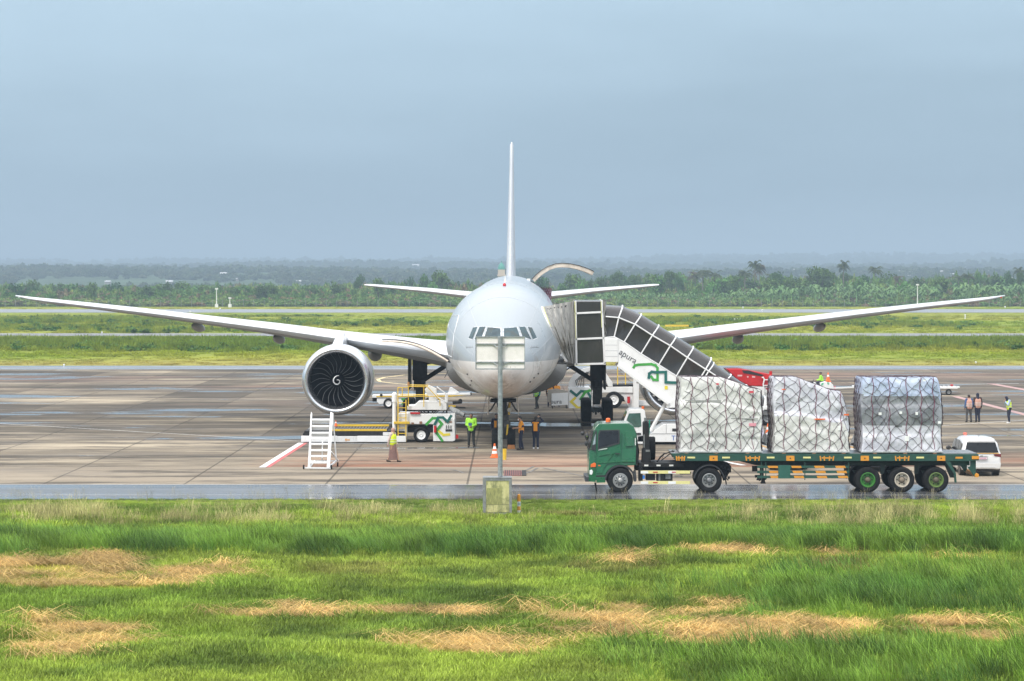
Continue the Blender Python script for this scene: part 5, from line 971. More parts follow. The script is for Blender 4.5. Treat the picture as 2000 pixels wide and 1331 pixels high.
def cargo(lbl, x0p, x1p, tops, seed, bands, mats_, spread=.50, dep=2.2):
    x0, x1 = TX(x0p), TX(x1p); W = x1-x0; zb = TZ(884.6); ya, yb = Y0+.10, Y0+.10+dep
    o = root('air_cargo_pallet', lbl, 'cargo pallet', ((x0+x1)/2, (ya+yb)/2, zb), group='netted cargo pallets on the flatbed trailer')
    tp = lambda u: TZ(np.interp(x0p+(x1p-x0p)*u, [a for a, _ in tops], [b_ for _, b_ in tops]))
    b = MB(); b.box(x0-.06, x1+.06, ya-.09, yb+.09, zb-.0, zb+.045); b.build('base_plate', mat('aluminium_plate', (0.62,0.63,0.64), .35, .6, var=.1), o, world=True, bevel=.008)
    r = np.random.RandomState(seed); NU, NV, ND = 44, 40, 12
    def bulge(u, v): return .05*math.sin(math.pi*u)*math.sin(math.pi*min(v, 1))+.07*(float(fbm(u*9+seed, v*8, 1.5, seed))-.5)*2+.03*(float(fbm(u*30, v*14, 1.2, seed+3))-.5)*2
    def step(v):
        q = 0
        for lo, dd_ in bands: q += dd_*float(sstep(np.array(v), lo-.015, lo+.015))
        return q
    def front(u, v):
        z1 = tp(u); e = .05*(abs(2*u-1)**6)+.06*max(0, v-.93)/.07*1.0
        return Vector((x0+W*u+.03*math.sin(v*9+seed)*(1 if u > .5 else -1)*abs(2*u-1), ya-bulge(u, v)+step(v)+e, zb+.05+(z1-zb-.05)*v))
    def topp(u, s): z1 = tp(u); return Vector((x0+W*u, ya+step(1)+.06+(dep-.12-step(1))*s, z1+.03*(float(fbm(u*8, s*8, 2, seed+9))-.5)*2-.06*max(0, s-.9)*10*.6))
    b = MB(); vs = [front(i/NU, j/NV) for j in range(NV+1) for i in range(NU+1)]+[topp(i/NU, (j+1)/ND) for j in range(ND) for i in range(NU+1)]
    rows = NV+1+ND; fs = [(j*(NU+1)+i, j*(NU+1)+i+1, (j+1)*(NU+1)+i+1, (j+1)*(NU+1)+i) for j in range(rows-1) for i in range(NU)]; b.add(vs, fs)
    b.m = []
    for j in range(rows-1):
        for i in range(NU):
            u = (i+.5)/NU; v = min(1, (j+.5)/NV); b.m.append(mats_(u+.03*float(vnoise(u*8, v*8)), v+.03*float(vnoise(u*9+5, v*9))))
    # sides and back
    for sx_, u in ((x0, 0), (x1, 1)):
        g = []; NS_ = 12
        for j in range(NV+1):
            f = front(u, j/NV)
            for i in range(NS_+1): s = i/NS_; g.append((f.x+(.04*math.sin(j*.7+i*1.3)+.05*math.sin(math.pi*s))*(1 if u else -1)*(1 if 0 < i < NS_ else 0), f.y+(yb-f.y)*s, f.z))
        k0 = len(b.f); b.add(g, [(j*(NS_+1)+i, j*(NS_+1)+i+1, (j+1)*(NS_+1)+i+1, (j+1)*(NS_+1)+i) for j in range(NV) for i in range(NS_)])
        for q in range(k0, len(b.f)): b.m[q] = mats_(u, ((q-k0)//NS_)/NV)
    b.add([(x0, yb, zb+.05), (x1, yb, zb+.05), (x1, yb, tp(1)-.04), (x0, yb, tp(0)-.04)], [(0,1,2,3)]); b.build('wrapped_load', WR, o, world=True, smooth=60)
    # net: two families of diagonal cords draped over front and top, plus corner cords on the sides
    H = max(tp(u/10)-zb for u in range(11)); nb = MB(); VT = H+dep
    def at(sx_, sv):
        u = sx_/W; wx = .30*(float(fbm(sx_*1.1, sv*1.1, 1.0, seed+20))-.5)*2; wz = .34*(float(fbm(sx_*1.1+7, sv*1.1+3, 1.0, seed+24))-.5)*2*min(1, sv*2)
        k = 1+.55*math.exp(-sv*1.4)*math.sin(sx_*3.1+seed); u2 = min(max((sx_+wx*k)/W, 0), 1); v2 = (sv+wz)/max(tp(u2)-zb, .5)
        if v2 <= 1: q = front(u2, max(v2, .0)); return q-Vector((0, .022, 0))
        s = (v2-1)*(tp(u2)-zb)/dep
        if s > 1: return None
        q = topp(u2, min(s, 1)); return q+Vector((0, 0, .02))
    stp = .075
    for dr_ in (1, -1):
        c0 = -VT*1.05 if dr_ > 0 else 0
        for c_ in np.arange(c0, W+(0 if dr_ > 0 else VT*1.05), spread):
            L = []; v = 0.0
            while v < VT:
                sx_ = c_+dr_*v*.95
                q = at(sx_, v) if 0 <= sx_ <= W else None
                if q is None:
                    if len(L) > 2: nb.tube(L, .0078, 4, cap=False)
                    L = []
                else: L.append(q)
                v += stp
            if len(L) > 2: nb.tube(L, .0078, 4, cap=False)
    for u, sg in ((0, -1), (1, 1)):
        for dr_ in (1, -1):
            for c_ in np.arange(-H, dep+H, spread):
                L = []
                for v in np.arange(0, H, .12):
                    s = (c_+dr_*v)/dep
                    if 0 <= s <= 1 and v < tp(u)-zb: f = front(u, v/(tp(u)-zb)); L.append((f.x+sg*(.06+.05*math.sin(math.pi*s)), f.y+(yb-f.y)*s, f.z))
                if len(L) > 1: nb.tube(L, .011, 4, cap=False)
    no_ = nb.build('cargo_net', NETM, o, world=True, smooth=60, fix=False)
    for k, u in enumerate((.13, .34, .56, .74, .9)):
        sb = MB(); L = [front(min(max(u+.01*math.sin(j*.8+k+seed), 0), 1), j/26)-Vector((0, .03, 0)) for j in range(27)]
        for a, c_ in zip(L[:-1], L[1:]): sb.bar(a, c_+(c_-a)*.05, .024, .008, up=(0, 1, 0))
        sb.build('tension_strap', STRAP, o, world=True, smooth=0)
    fb = MB()
    for k, u in enumerate((.13, .34, .56, .74, .9)): f = front(u, .0); fb.box(f.x-.03, f.x+.03, ya-.10, ya-.05, zb+.05, zb+.13)
    fb.build('net_fitting', WHITE2, o, world=True, bevel=.008); return o
c1 = cargo('cream wrapped netted load nearest the green cab, sloping down to the right', 1330, 1487, [(1330,738),(1408,738),(1440,748),(1460,756),(1487,763)], 3, [(.22,-.05),(.66,.06)], lambda u, v: 0)
c2 = cargo('milky wrapped netted load in the middle of the trailer with a peaked left side', 1513, 1658, [(1513,738),(1556,738),(1580,747),(1612,758),(1622,763),(1645,766),(1652,782),(1658,812)], 8, [(.52,.10)], lambda u, v: 1 if v > .50 else 0)
c3 = cargo('grey wrapped flat topped netted load at the rear of the trailer', 1685, 1840, [(1685,738.5),(1831,738.5),(1835,741),(1840,760)], 15, [(.22,.05),(.62,.05)], lambda u, v: 3 if v > .77 else (2 if v > .36 else 1))
# labels stuck on the loads
REDL = mat('label_red', (.62,.06,.09), .5); PINKL = mat('label_pink', (.72,.30,.36), .5)
for o, L in ((c1, [(1428,1443,827,833,REDL),(1463,1477,827,833,PINKL),(1399,1404,752,749,REDL),(1382,1386,793,797,REDL),(1463,1472,764,768,REDL),(1399,1404,755,761,GREY),(1383,1387,799,806,GREY)]), (c2, [(1591,1612,818,820.5,ORANGE),(1648,1658,809,812,ORANGE),(1637,1642,832,841,WHITE),(1596,1600,824,829,GREY),(1651,1655,817,822,GREY),(1527,1534,760,762,ORANGE)]), (c3, [(1716,1722,806,811,WHITE),(1757,1762,804,809,WHITE),(1788,1793,805,811,WHITE),(1832,1838,823,828,WHITE),(1749,1754,742,746,WHITE),(1803,1808,742,745,WHITE),(1767,1776,852,862,WHITE)])):
    for (a, c_, e, f, mm) in L: b = MB(); b.rect(DT, a, e, c_, f, Y0+.015, Y0+.03); b.build('label_sticker', mm, o, world=True)
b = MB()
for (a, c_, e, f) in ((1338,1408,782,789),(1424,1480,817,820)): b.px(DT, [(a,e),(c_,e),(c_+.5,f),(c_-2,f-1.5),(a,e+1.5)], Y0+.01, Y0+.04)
b.build('fold_shadow_strip', mat('fold_shadow_grey', (.33,.33,.32), .5), c1, world=True)  # shade under the film folds, painted on as grey strips
WOOD = mat('timber_block', (0.28, 0.15, 0.09), .8, var=.2)
for i, a in enumerate((1341, 1399, 1460, 1531, 1590, 1648, 1709, 1768, 1826)):
    b = MB(); b.rect(DT, a-3.5, 885.0, a+3.5, 887.0, Y0+.0, Y1-.1); b.build('timber_bearer', WOOD, tl, world=True)
# ---------------------------------------------------------------- covered passenger stairs
DS = 134.5
CANP = mat('canopy_panel_grey', (0.035, 0.032, 0.030), .20, var=.12, dirt=.3, dcol=(.10,.085,.07), scale=1.2, coat=.3); WFR = mat('frame_white', (0.80, 0.80, 0.80), .4, var=.04)
def SX(px): return X(px, DS)
def SZ(py): return Z(py, DS)
st = root('covered_passenger_stairs', 'white mobile stairs under a dark panelled canopy docked at the right of the aircraft nose', 'stairs', (SX(1330), DS+1.1, .012))
# platform cabin: frame and three stacked panels
b = MB(); b.rect(DS, 1124, 590, 1178, 710, DS+.03, DS+.05); 
pc = b.build('platform_panel', CANP, st, world=True); b = MB()
P = lambda *q: [(SX(a), DS, SZ(c)) for a, c in q]
for a, c in ((P((1124,588),(1126,713))), (P((1175,586),(1181,711)))): b.bar(a, c, .10, .10, up=(0,1,0))
for a, c in ((P((1122,712),(1183,710.5))), (P((1122,663),(1180,660.5))), (P((1123,612.5),(1177,610)))): b.bar(a, c, .10, .10, up=(0,1,0))
b.bar((SX(1124),DS+2.2,SZ(588)), (SX(1126),DS+2.2,SZ(713)), .1); b.bar((SX(1175),DS+2.2,SZ(586)), (SX(1181),DS+2.2,SZ(711)), .1); b.build('platform_frame', WFR, st, world=True, bevel=.01)
b = MB(); A = [(DS+.05,612),(DS+.12,601),(DS+.35,592),(DS+.75,587.5),(DS+1.1,586.5),(DS+1.5,587.5),(DS+1.9,594),(DS+2.15,612)]
vs = [(SX(x), y, SZ(z)) for x in (1123, 1178) for y, z in A]; k = len(A); b.add(vs, [(i, i+1, i+1+k, i+k) for i in range(k-1)]); b.build('platform_roof', CANP, st, world=True, smooth=50)
b = MB(); b.box(SX(1123), SX(1183), DS+.06, DS+2.2, SZ(713), SZ(708)); b.rect(DS, 1126, 590, 1178, 706, DS+2.15, DS+2.2); b.build('platform_floor', WFR, st, world=True)
# bellows pressed to the fuselage: pleated canvas
m, t, p = fresh('bellows_canvas'); c = mixc(t, rng(t, noise(t, 3.5, 6, .7, stretch=(2.2, 1, .3)), .36, .66), (0.27, 0.26, 0.24), (0.50, 0.485, 0.45)); c = mixc(t, rng(t, noise(t, 5, 3), .62, .7, 0, .8), c, (0.03,0.03,0.03)); t.links.new(c, p.inputs['Base Color']); p.inputs['Roughness'].default_value = .8; bump(t, p, noise(t, 5, 5, .6, stretch=(3, 1, .5)), .8, .08); CANV = m
b = MB(); NU, NV = 26, 18; r = random.Random(4)
LE = [(1058,600),(1061,610),(1070,632),(1080,652),(1090,673),(1100,697),(1107,706)]; RE = [(1121,588),(1121,608),(1122,630),(1122,650),(1123,672),(1124,695),(1124.5,713)]
g = []
for j in range(NV+1):
    v = j/NV*6; l = [np.interp(v, range(7), [q[k] for q in LE]) for k in (0, 1)]; e = [np.interp(v, range(7), [q[k] for q in RE]) for k in (0, 1)]
    for i in range(NU+1):
        u = i/NU; sf = sf if i else surf(l[0]+2, l[1], .12); dl = min(DS, D0+(sf.y if sf is not None else 8)-.1); dd_ = dl+(DS+.02-dl)*u; pw_ = (.07*math.cos(u*2*math.pi*5.5+.9*math.sin(v*.9))+.05*math.sin(u*2*math.pi*9+v*1.3)+.03*r.uniform(-1, 1))*(1 if 0 < i < NU else 0); g.append((X(l[0]+(e[0]-l[0])*u, dd_), dd_+pw_, Z(l[1]+(e[1]-l[1])*u, dd_)))
b.add(g, [(j*(NU+1)+i, j*(NU+1)+i+1, (j+1)*(NU+1)+i+1, (j+1)*(NU+1)+i) for j in range(NV) for i in range(NU)])
top = g[:NU+1]; b.add(top+[(x, y+2.1, z-.1) for x, y, z in top], [(i, i+1, i+NU+2, i+NU+1) for i in range(NU)]); bot = g[-NU-1:]; b.add(bot+[(x, y+2.1, z) for x, y, z in bot], [(i, i+1, i+NU+2, i+NU+1) for i in range(NU)])
bw = b.build('bellows', CANV, st, world=True, smooth=60)
GE = [Vector(g[j*(NU+1)]) for j in range(NV+1)]; b = MB()
for a, c in zip(GE[:-1], GE[1:]): b.bar(a+Vector((0,-.06,0)), c+Vector((0,-.06,0))+(c-a)*.1, .10, .06, up=(0,1,0)); b.build('bellows_frame', WFR, bw, world=True, bevel=.01)
b = MB(); b.tube([q+Vector((.09,-.07,0)) for q in GE[:8]], .018, 5); b.bar(*[(x, y-.06, z) for x, y, z in P((1122.6,589),(1124.6,662))], .035, .03, up=(0,1,0)); b.bar(*[(x, y-.06, z) for x, y, z in P((1173.8,588),(1175.2,640))], .03, .03, up=(0,1,0)); b.build('yellow_edging', mat('pale_yellow_edge', (.75,.75,.35), .5), bw, world=True)
b = MB()
for k, a in enumerate((1062,1074,1082,1093,1108,1116)): q = Vector(g[NU+1+4+k*3]); b.ell((q.x, q.y-.04, q.z-.05), (.035, .03, .05), 8, 5)
b.build('eyelets', TRIMD, bw, world=True)
b = MB(); g = [(SX(1176+7*u+1.5*math.sin(v*2.7)), DS+.04-.08*math.sin(u*9+v), SZ(590+v*12)) for v in range(7) for u in (0,.25,.5,.75,1)]; b.add(g, [(j*5+i, j*5+i+1, (j+1)*5+i+1, (j+1)*5+i) for j in range(6) for i in range(4)]); b.build('joint_canvas', CANV, st, world=True, smooth=60)
# canopy tunnel
TOPS = [(1184,596.5),(1217.6,598.3),(1254.6,615),(1289,636.6),(1323,658),(1357,679),(1392,701),(1397,710.5),(1431,734),(1462,755)]
MIDS = [(1183,618.8),(1208.6,621),(1240.6,634),(1274.5,655.8),(1309.6,676),(1342.8,699),(1378.5,722),(1384.5,725.5),(1416,746),(1446,766)]
BOTS = [(1182,660),(1199.7,658.4),(1219,668.6),(1252,691.6),(1286.6,713),(1321,735),(1356,758),(1362,762),(1398,785),(1430,806)]
EXT = ((1497,777),(1492,797),(1476,836))
TOPS.append(EXT[0]); MIDS.append(EXT[1]); BOTS.append(EXT[2])
fr = MB(); sdl = [MB(), MB()]; rf = MB(); n = len(TOPS); YS = [0, .10, .35, .8, 1.1, 1.4, 1.85, 2.1, 2.2]
def sect_c(i):
    (tx, ty), (mx_, my) = TOPS[i], MIDS[i]; K = [0, .45, .80, .97, 1, .97, .80, .45, 0]; return [(SX(mx_+(tx-mx_)*k), DS+y, SZ(my+(ty-my)*k)) for y, k in zip(YS, K)]
S2 = [sect_c(i) for i in range(n)]
for i in range(n-1):
    a, c = S2[i], S2[i+1]; rf.add(a+c, [(j, j+1, j+10, j+9) for j in range(8)])
    for yy in (0, 2.2):
        sd_ = sdl[0 if yy == 0 else 1]
        q = [(SX(x), DS+yy, SZ(z)) for x, z in (MIDS[i], MIDS[i+1], BOTS[i+1], BOTS[i])]; m0 = len(sd_.v)
        g = []   # slightly bulged panel
        for u in np.linspace(0, 1, 5):
            for v in np.linspace(0, 1, 5):
                p_ = Vector(q[0]).lerp(Vector(q[1]), u).lerp(Vector(q[3]).lerp(Vector(q[2]), u), v); p_.y += (.07 if yy == 0 else -.07)*math.sin(math.pi*u)*math.sin(math.pi*v)+(.03*math.sin(5*u+i) if 0 < u < 1 and 0 < v < 1 else 0); g.append(p_)
        sd_.add(g, [(r_*5+s, r_*5+s+1, (r_+1)*5+s+1, (r_+1)*5+s) for r_ in range(4) for s in range(4)])
cn = rf.build('canopy_roof', CANP, st, world=True, smooth=60); [q.build('canopy_side', CANP, st, world=True, smooth=60) for q in sdl]
for i in range(1, n):
    L = [Vector(q) for q in S2[i]]; L = [Vector((SX(BOTS[i][0]), DS-.02, SZ(BOTS[i][1])))]+[q+Vector((0, -.02 if k < 4 else 0, .02)) for k, q in enumerate(L)]+[Vector((SX(BOTS[i][0]), DS+2.22, SZ(BOTS[i][1])))]
    fr.tube(L, .040, 6)
for Q, yy in ((MIDS, -.03), (BOTS, -.03), (MIDS, 2.23)): fr.tube([(SX(a), DS+yy, SZ(c)) for a, c in Q], .042, 6)
fr.build('canopy_frame', WFR, st, world=True)
# stringer panel with lettering and knot emblem
b = MB(); STR = [(1178,659),(1199.7,660),(1221,671),(1254,694),(1289,716),(1323,738),(1358,761),(1400,788),(1480,839),(1478,866),(1440,866),(1400,850),(1330,803),(1300,783),(1207,710),(1207,705)]
b.px(DS, STR, DS-.05, DS+.05); sp2 = b.build('stringer_panel', WHITE, st, world=True, bevel=.012)
b = MB(); b.rect(DS, 1181, 662, 1207, 707.5, DS-.10, DS+.6); b.build('platform_box', WHITE, st, world=True, bevel=.02); b = MB()
for z in (674, 685, 696): b.rect(DS, 1182, z, 1206, z+.7, DS-.108, DS-.101)
b.build('box_ribs', mat('seam_grey', (.45,.46,.47), .5), st, world=True)
b = MB(); b.bar(*[(x, DS-.10, z) for x, _, z in P((1206,713),(1306,789))], .16, .22, up=(0,1,0)); b.bar(*[(x, DS+2.1, z) for x, _, z in P((1206,713),(1306,789))], .16, .22, up=(0,1,0)); b.px(DS, [(1299,783),(1330,778),(1330,796),(1302,797)], DS-.12, DS+.5)
for k in range(9): b.rect(DS, 1212+k*10.5, 722+k*8.2, 1217+k*10.5, 725+k*8.2, DS-.08, DS+.3)
b.build('lower_beam', WHITE, st, world=True, bevel=.015)
for k in range(17):
    b = MB(); x = SX(1206+k*16.5); z = SZ(664+k*10.9); b.box(x, x+.40, DS+.1, DS+2.1, z-.2, z-.15)
    if k == 0: sm = b
    else: sm.add(b.v, b.f)
sm.build('steps', GREY, st, world=True)
text('apura', 'lettering', .46, (SX(1207.5), DS-.06, SZ(691)), (R(90), R(32.0), 0), INKD, st, world=True, space=1.0)
def ribbon(name, pts, w, m, y, parent, d, rad=0.0):
    b = MB(); n = len(pts); q = [Vector((X(a, d), 0, Z(c, d))) for a, c in pts]
    for a, c in zip(q[:-1], q[1:]):
        dd_ = (c-a).normalized(); a2, c2 = a-dd_*w*.42, c+dd_*w*.42; b.bar((a2.x, y, a2.z), (c2.x, y, c2.z), w, .010, up=(0,1,0)) if False else b.prism([(a2.x-dd_.z*w/2, a2.z+dd_.x*w/2), (c2.x-dd_.z*w/2, c2.z+dd_.x*w/2), (c2.x+dd_.z*w/2, c2.z-dd_.x*w/2), (a2.x+dd_.z*w/2, a2.z-dd_.x*w/2)], y, y+.006)
        y -= .0025
    return b.build(name, m, parent, world=True, smooth=0)
ribbon('emblem_green', [(1237.5,718),(1240,714),(1247,712.6),(1272,711.5),(1280,714),(1284,719),(1284,742.5),(1276,742),(1272,736)], .13, LGREEN, DS-.065, sp2, DS); ribbon('emblem_teal', [(1267,738),(1268,730),(1273,726.5),(1280,727.5),(1300,727),(1300,747),(1330,748)], .14, LTEAL, DS-.085, sp2, DS)
b = MB(); b.rect(DS, 1298, 754, 1304, 761, DS-.07, DS-.055); b.build('yellow_patch', LYEL, sp2, world=True)
b = MB(); b.cyl(*[(x, DS+.2, z) for x, _, z in P((1300,789),(1271,843))], .10); b.build('lift_ram', WHITE, st, world=True); b = MB(); b.cyl(*[(x, DS+.2, z) for x, _, z in P((1303,781),(1296,796))], .055); b.build('ram_rod', CHROME, st, world=True)
b = MB(); b.bar(*[(x, DS-.10, z) for x, _, z in P((1485,818),(1491,868))], .16, .06, up=(0,1,0)); b.build('foot_guard', mat('pale_lilac_panel', (.62,.60,.74), .5), st, world=True)
# carrier vehicle
b = MB(); DC = DS; co = [(1211,868),(1211,838),(1216,829),(1226,804),(1230,800.5),(1256,800),(1260,803),(1263,830),(1263,868)]
b.px(DC, co, DS+.05, DS+2.1); cb = b.build('carrier_cab', WHITE, st, world=True, bevel=.04); b = MB(); b.px(DC, [(1219,834),(1229,808),(1251,807),(1253,833),(1248,835)], DS+.03, DS+.048); b.build('cab_window', GLASSG, cb, world=True)
b = MB(); b.px(DC, [(1216,836),(1227,805),(1229,804),(1219,836)], DS+.02, DS+.046); b.build('cab_pillar', WHITE, cb, world=True)
b = MB(); b.add([(SX(1211)-.01, DS+.2, SZ(838)), (SX(1211)-.01, DS+1.95, SZ(838)), (SX(1226)-.03, DS+1.95, SZ(805)), (SX(1226)-.03, DS+.2, SZ(805))], [(0,1,2,3)]); b.build('cab_windscreen', GLASSG, cb, world=True)
b = MB(); b.cyl((SX(1257), DS+.6, SZ(800)), (SX(1257), DS+.6, SZ(795)), .07); b.build('beacon', ORANGE, cb, world=True)
b = MB(); b.px(DC, [(1245,853),(1275,846),(1279,840),(1297,829),(1330,828),(1480,850),(1480,864),(1245,864)], DS+.05, DS+2.1); cbd = b.build('carrier_body', WHITE, st, world=True, bevel=.025)
b = MB(); b.rect(DC, 1313, 837.5, 1329, 843, DS+.035, DS+.048); b.build('vent_grille', TRIMD, cbd, world=True); b = MB(); b.rect(DC, 1262, 847.5, 1340, 848.3, DS+.04, DS+.049); b.rect(DC, 1301, 829, 1301.5, 847, DS+.04, DS+.049); b.rect(DC, 1243, 846, 1252, 849.5, DS-.02, DS+.05); b.build('body_seam', TRIMD, cbd, world=True)
text('TLD', 'lettering', .36, (SX(1311.5), DS+.04, SZ(860.5)), (R(90), 0, 0), BLUE, st, world=True)
b = MB(); b.rect(DC, 1250, 864, 1470, 868, DS+.3, DS+1.9); b.build('under_chassis', BLKP, st, world=True)
for px in (1251, 1452):
    T, Rm = MB(), MB(); wheel(T, Rm, (SX(px), DS+.22, .42), .41, .26, 24, (0,1,0)); w_ = T.build('wheel', BLK, st, world=True, smooth=50); Rm.build('rim', WHITE2, w_, world=True)
    T, Rm = MB(), MB(); wheel(T, Rm, (SX(px), DS+1.9, .42), .41, .26, 24, (0,1,0)); w_ = T.build('wheel', BLK, st, world=True, smooth=50); Rm.build('rim', WHITE2, w_, world=True)
b = MB(); b.cyl((SX(1053), DS+.3, SZ(712)), (SX(1064), DS+.3, SZ(709.5)), .07); b.build('bumper_roller', GREY, st, world=True); b = MB(); b.cyl((SX(1051.8), DS+.25, SZ(712.3)), (SX(1053.5), DS+.25, SZ(712)), .085); b.build('roller_cap', TRIMD, st, world=True)
b = MB(); b.bar((SX(1064), DS+.3, SZ(709.5)), (SX(1123), DS+.3, SZ(711)), .1); b.build('roller_arm', GREY, st, world=True)

# ---------------------------------------------------------------- main deck loader in front, left of the nose
DL = 136.2
ld = root('cargo_loader', 'white cargo loader with yellow railings and ladder, its low roller platform reaching left', 'loader', (X(750, DL), DL+1.5, .012))
def L_(name, pts, y0, y1, m, bevel=.012, parent=None): b = MB(); b.px(DL, pts, y0, y1); return b.build(name, m, parent or ld, world=True, bevel=bevel)
def LR(name, a0, b0, a1, b1, y0, y1, m, bevel=.012, parent=None): return L_(name, [(a0,b0),(a1,b0),(a1,b1),(a0,b1)], y0, y1, m, bevel, parent)
pf = LR('platform_beam', 588.5, 851.6, 658, 863.4, DL-.1, DL+.1, WHITE); LR('platform_beam_panel', 658, 852.5, 698, 863.8, DL-.08, DL+.1, WHITE2); LR('platform_beam', 698, 851.8, 793, 863.4, DL-.1, DL+.1, WHITE)
b = MB(); b.box(X(594,DL), X(790,DL), DL+.1, DL+3.0, .2, .62); b.build('platform_frame', BLKP, ld, world=True); b = MB()
for k in range(26): b.cyl((X(600+k*6.1,DL), DL+.3, .66), (X(600+k*6.1,DL), DL+2.7, .66), .055, n=8)
b.build('rollers', GREY, ld, world=True); b = MB()
b.box(X(646,DL), X(755,DL), DL+.16, DL+.26, .62, .72); b.box(X(646,DL), X(755,DL), DL+2.75, DL+2.9, .72, .82); b.build('platform_rail', YEL, ld, world=True); b = MB()
b.px(DL, [(590,850),(592,846),(600,843),(612,841),(612,852),(592,852)], DL+.3, DL+2.6); b.px(DL, [(745,850),(748,843),(764,842),(772,846),(772,851)], DL+.2, DL+1.0); b.build('end_stop', BLKP, ld, world=True, bevel=.02)
b = MB(); b.rect(DL, 674.5, 857.0, 677, 860.5, DL-.09, DL-.082); b.rect(DL, 677.5, 858.4, 683.5, 860.5, DL-.09, DL-.082); b.rect(DL, 675.5, 860.6, 677, 862.3, DL-.09, DL-.082); b.build('maker_mark', ORP, ld, world=True)
LR('side_box', 748, 845, 770, 851, DL-.05, DL+.2, WHITE2)
LR('chassis_box', 777, 809, 889, 829.5, DL+.25, DL+2.6, WHITE, .03); LR('front_frame', 777, 829, 795, 862, DL+.2, DL+.5, WHITE2)
pwbx = L_('power_box', [(846,829),(852,820),(888,819),(889,861),(884,863),(846,862.5)], DL+.05, DL+2.6, WHITE, .03)
LR('fork_frame', 795, 835, 846, 846, DL+.5, DL+2.3, BLKP)
ribbon('emblem_green', [(833,829),(845,817.5),(853,817.5),(863,828.5),(853,841)], .14, LGREEN, DL+.04-.01, pwbx, DL); ribbon('emblem_green', [(853,846),(863.5,861)], .14, LGREEN, DL+.02, pwbx, DL); ribbon('emblem_teal', [(849,829),(856,816),(865,816),(874,824),(881,813)], .14, LTEAL, DL+.008, pwbx, DL)
ribbon('emblem_yellow', [(856.5,842),(866,850),(877,849)], .13, LYEL, DL+.034, pwbx, DL)
b = MB(); b.rect(DL, 870, 839, 883, 843, DL+.02, DL+.045); 
for i in range(3):
    for k in range(2): b.rect(DL, 871+i*4.3, 831.5+k*3.6, 873+i*4.3, 833.8+k*3.6, DL+.02, DL+.045)
b.build('control_panel', TRIMD, pwbx, world=True); b = MB(); b.rect(DL, 869, 823.5, 883, 826, DL+.03, DL+.045); b.build('brown_strip', WOOD, pwbx, world=True); b = MB(); b.rect(DL, 890, 850, 895, 857, DL+.1, DL+.3); b.build('tail_light', RED, ld, world=True)
b = MB(); b.cyl((X(850,DL), DL-.02, Z(845,DL)), (X(850,DL), DL-.02, Z(832,DL)), .075, n=12); b.build('fire_extinguisher', RED, ld, world=True)
T, Rm = MB(), MB(); wheel(T, Rm, (X(822.4,DL), DL+.2, .415), .41, .34, 28, (0,1,0)); w_ = T.build('wheel', BLK, ld, world=True, smooth=50); Rm.build('rim', WHITE, w_, world=True); T, Rm = MB(), MB(); wheel(T, Rm, (X(822.4,DL), DL+2.5, .415), .41, .34, 24, (0,1,0)); w_ = T.build('wheel', BLK, ld, world=True, smooth=50); Rm.build('rim', WHITE, w_, world=True)
L_('cab_deck', [(795,801.5),(795,794),(808,793.5),(816,786),(830,785.5),(859,785.5),(872,787),(872,801.8)], DL+.3, DL+2.2, WHITE, .02)
L_('mast', [(829,762),(837,753),(852.5,760.5),(853,776),(860,801.5),(837,801.5),(837,776),(833,770)], DL+.35, DL+.75, WHITE, .02); L_('far_mast', [(864,799),(868,776),(873,769),(874,801)], DL+1.5, DL+1.7, WHITE2, .01)
b = MB(); b.cyl((X(769.5,DL), DL+.3, Z(842,DL)), (X(769.5,DL), DL+.3, Z(786,DL)), .10); b.cyl((X(770,DL), DL+.3, Z(786,DL)), (X(770,DL), DL+.3, Z(772,DL)), .145); b.ell((X(770,DL), DL+.3, Z(772,DL)), (.145,.145,.14)); b.build('lift_post', WHITE, ld, world=True); b = MB(); b.bar((X(766.6,DL), DL+.4, Z(848,DL)), (X(766.6,DL), DL+.4, Z(785,DL)), .05); b.build('post_track', BLKP, ld, world=True)
def ypt(a, c, y=0): return (X(a, DL), DL+y, Z(c, DL))
b = MB(); w = .055
for q in (((797.5,755.2),(834.5,756),(853.7,776.8),(859,782),(859.5,794)), ((777,774.5),(853.7,774.8)), ((777,774.5),(777,862)), ((785.5,757),(785.5,775)), ((797.5,755.2),(797.5,795)), ((827.6,756),(827.6,795)), ((777,757),(777,775)), ((777,757.5),(797,757))):
    b.tube([ypt(x, z, .12) for x, z in q], w/2 if len(q) > 2 else w/2, 6)
for q in (((797.5,755.2),(834.5,756)), ((777,774.5),(853.7,774.8))): b.tube([ypt(x, z, 2.0) for x, z in q], .025, 6)
b.build('railing', YEL, ld, world=True); b = MB()
for a in (777.5, 792.8): b.bar(ypt(a, 781, .05), ypt(a, 863, .05), .05, .06)
for z in (787, 797, 806.5, 816.5, 826, 836.5, 847, 857): b.bar(ypt(777.5, z, .05), ypt(792.8, z, .05), .035, .035)
b.build('ladder', YEL, ld, world=True)
LR('yellow_bracket', 769, 824, 800, 828.5, DL-.02, DL+.2, YEL, .01); b = MB(); b.cyl(ypt(797.5, 754, .3), ypt(797.5, 747, .3), .06, n=10); b.build('amber_lamp', mat('amber_lamp', (.45,.22,.07), .4), ld, world=True)
b = MB(); b.cyl(ypt(877, 799, .9), ypt(896, 808, .9), .14); b.cyl(ypt(896, 808, .9), ypt(905, 812.5, .9), .11); b.build('piston', mat('piston_grey', (.55,.57,.58), .3, .3), ld, world=True); b = MB(); b.cyl(ypt(905.3, 812.6, .85), ypt(907.6, 813.4, .85), .11); b.build('piston_end', TRIMD, ld, world=True)
b = MB()
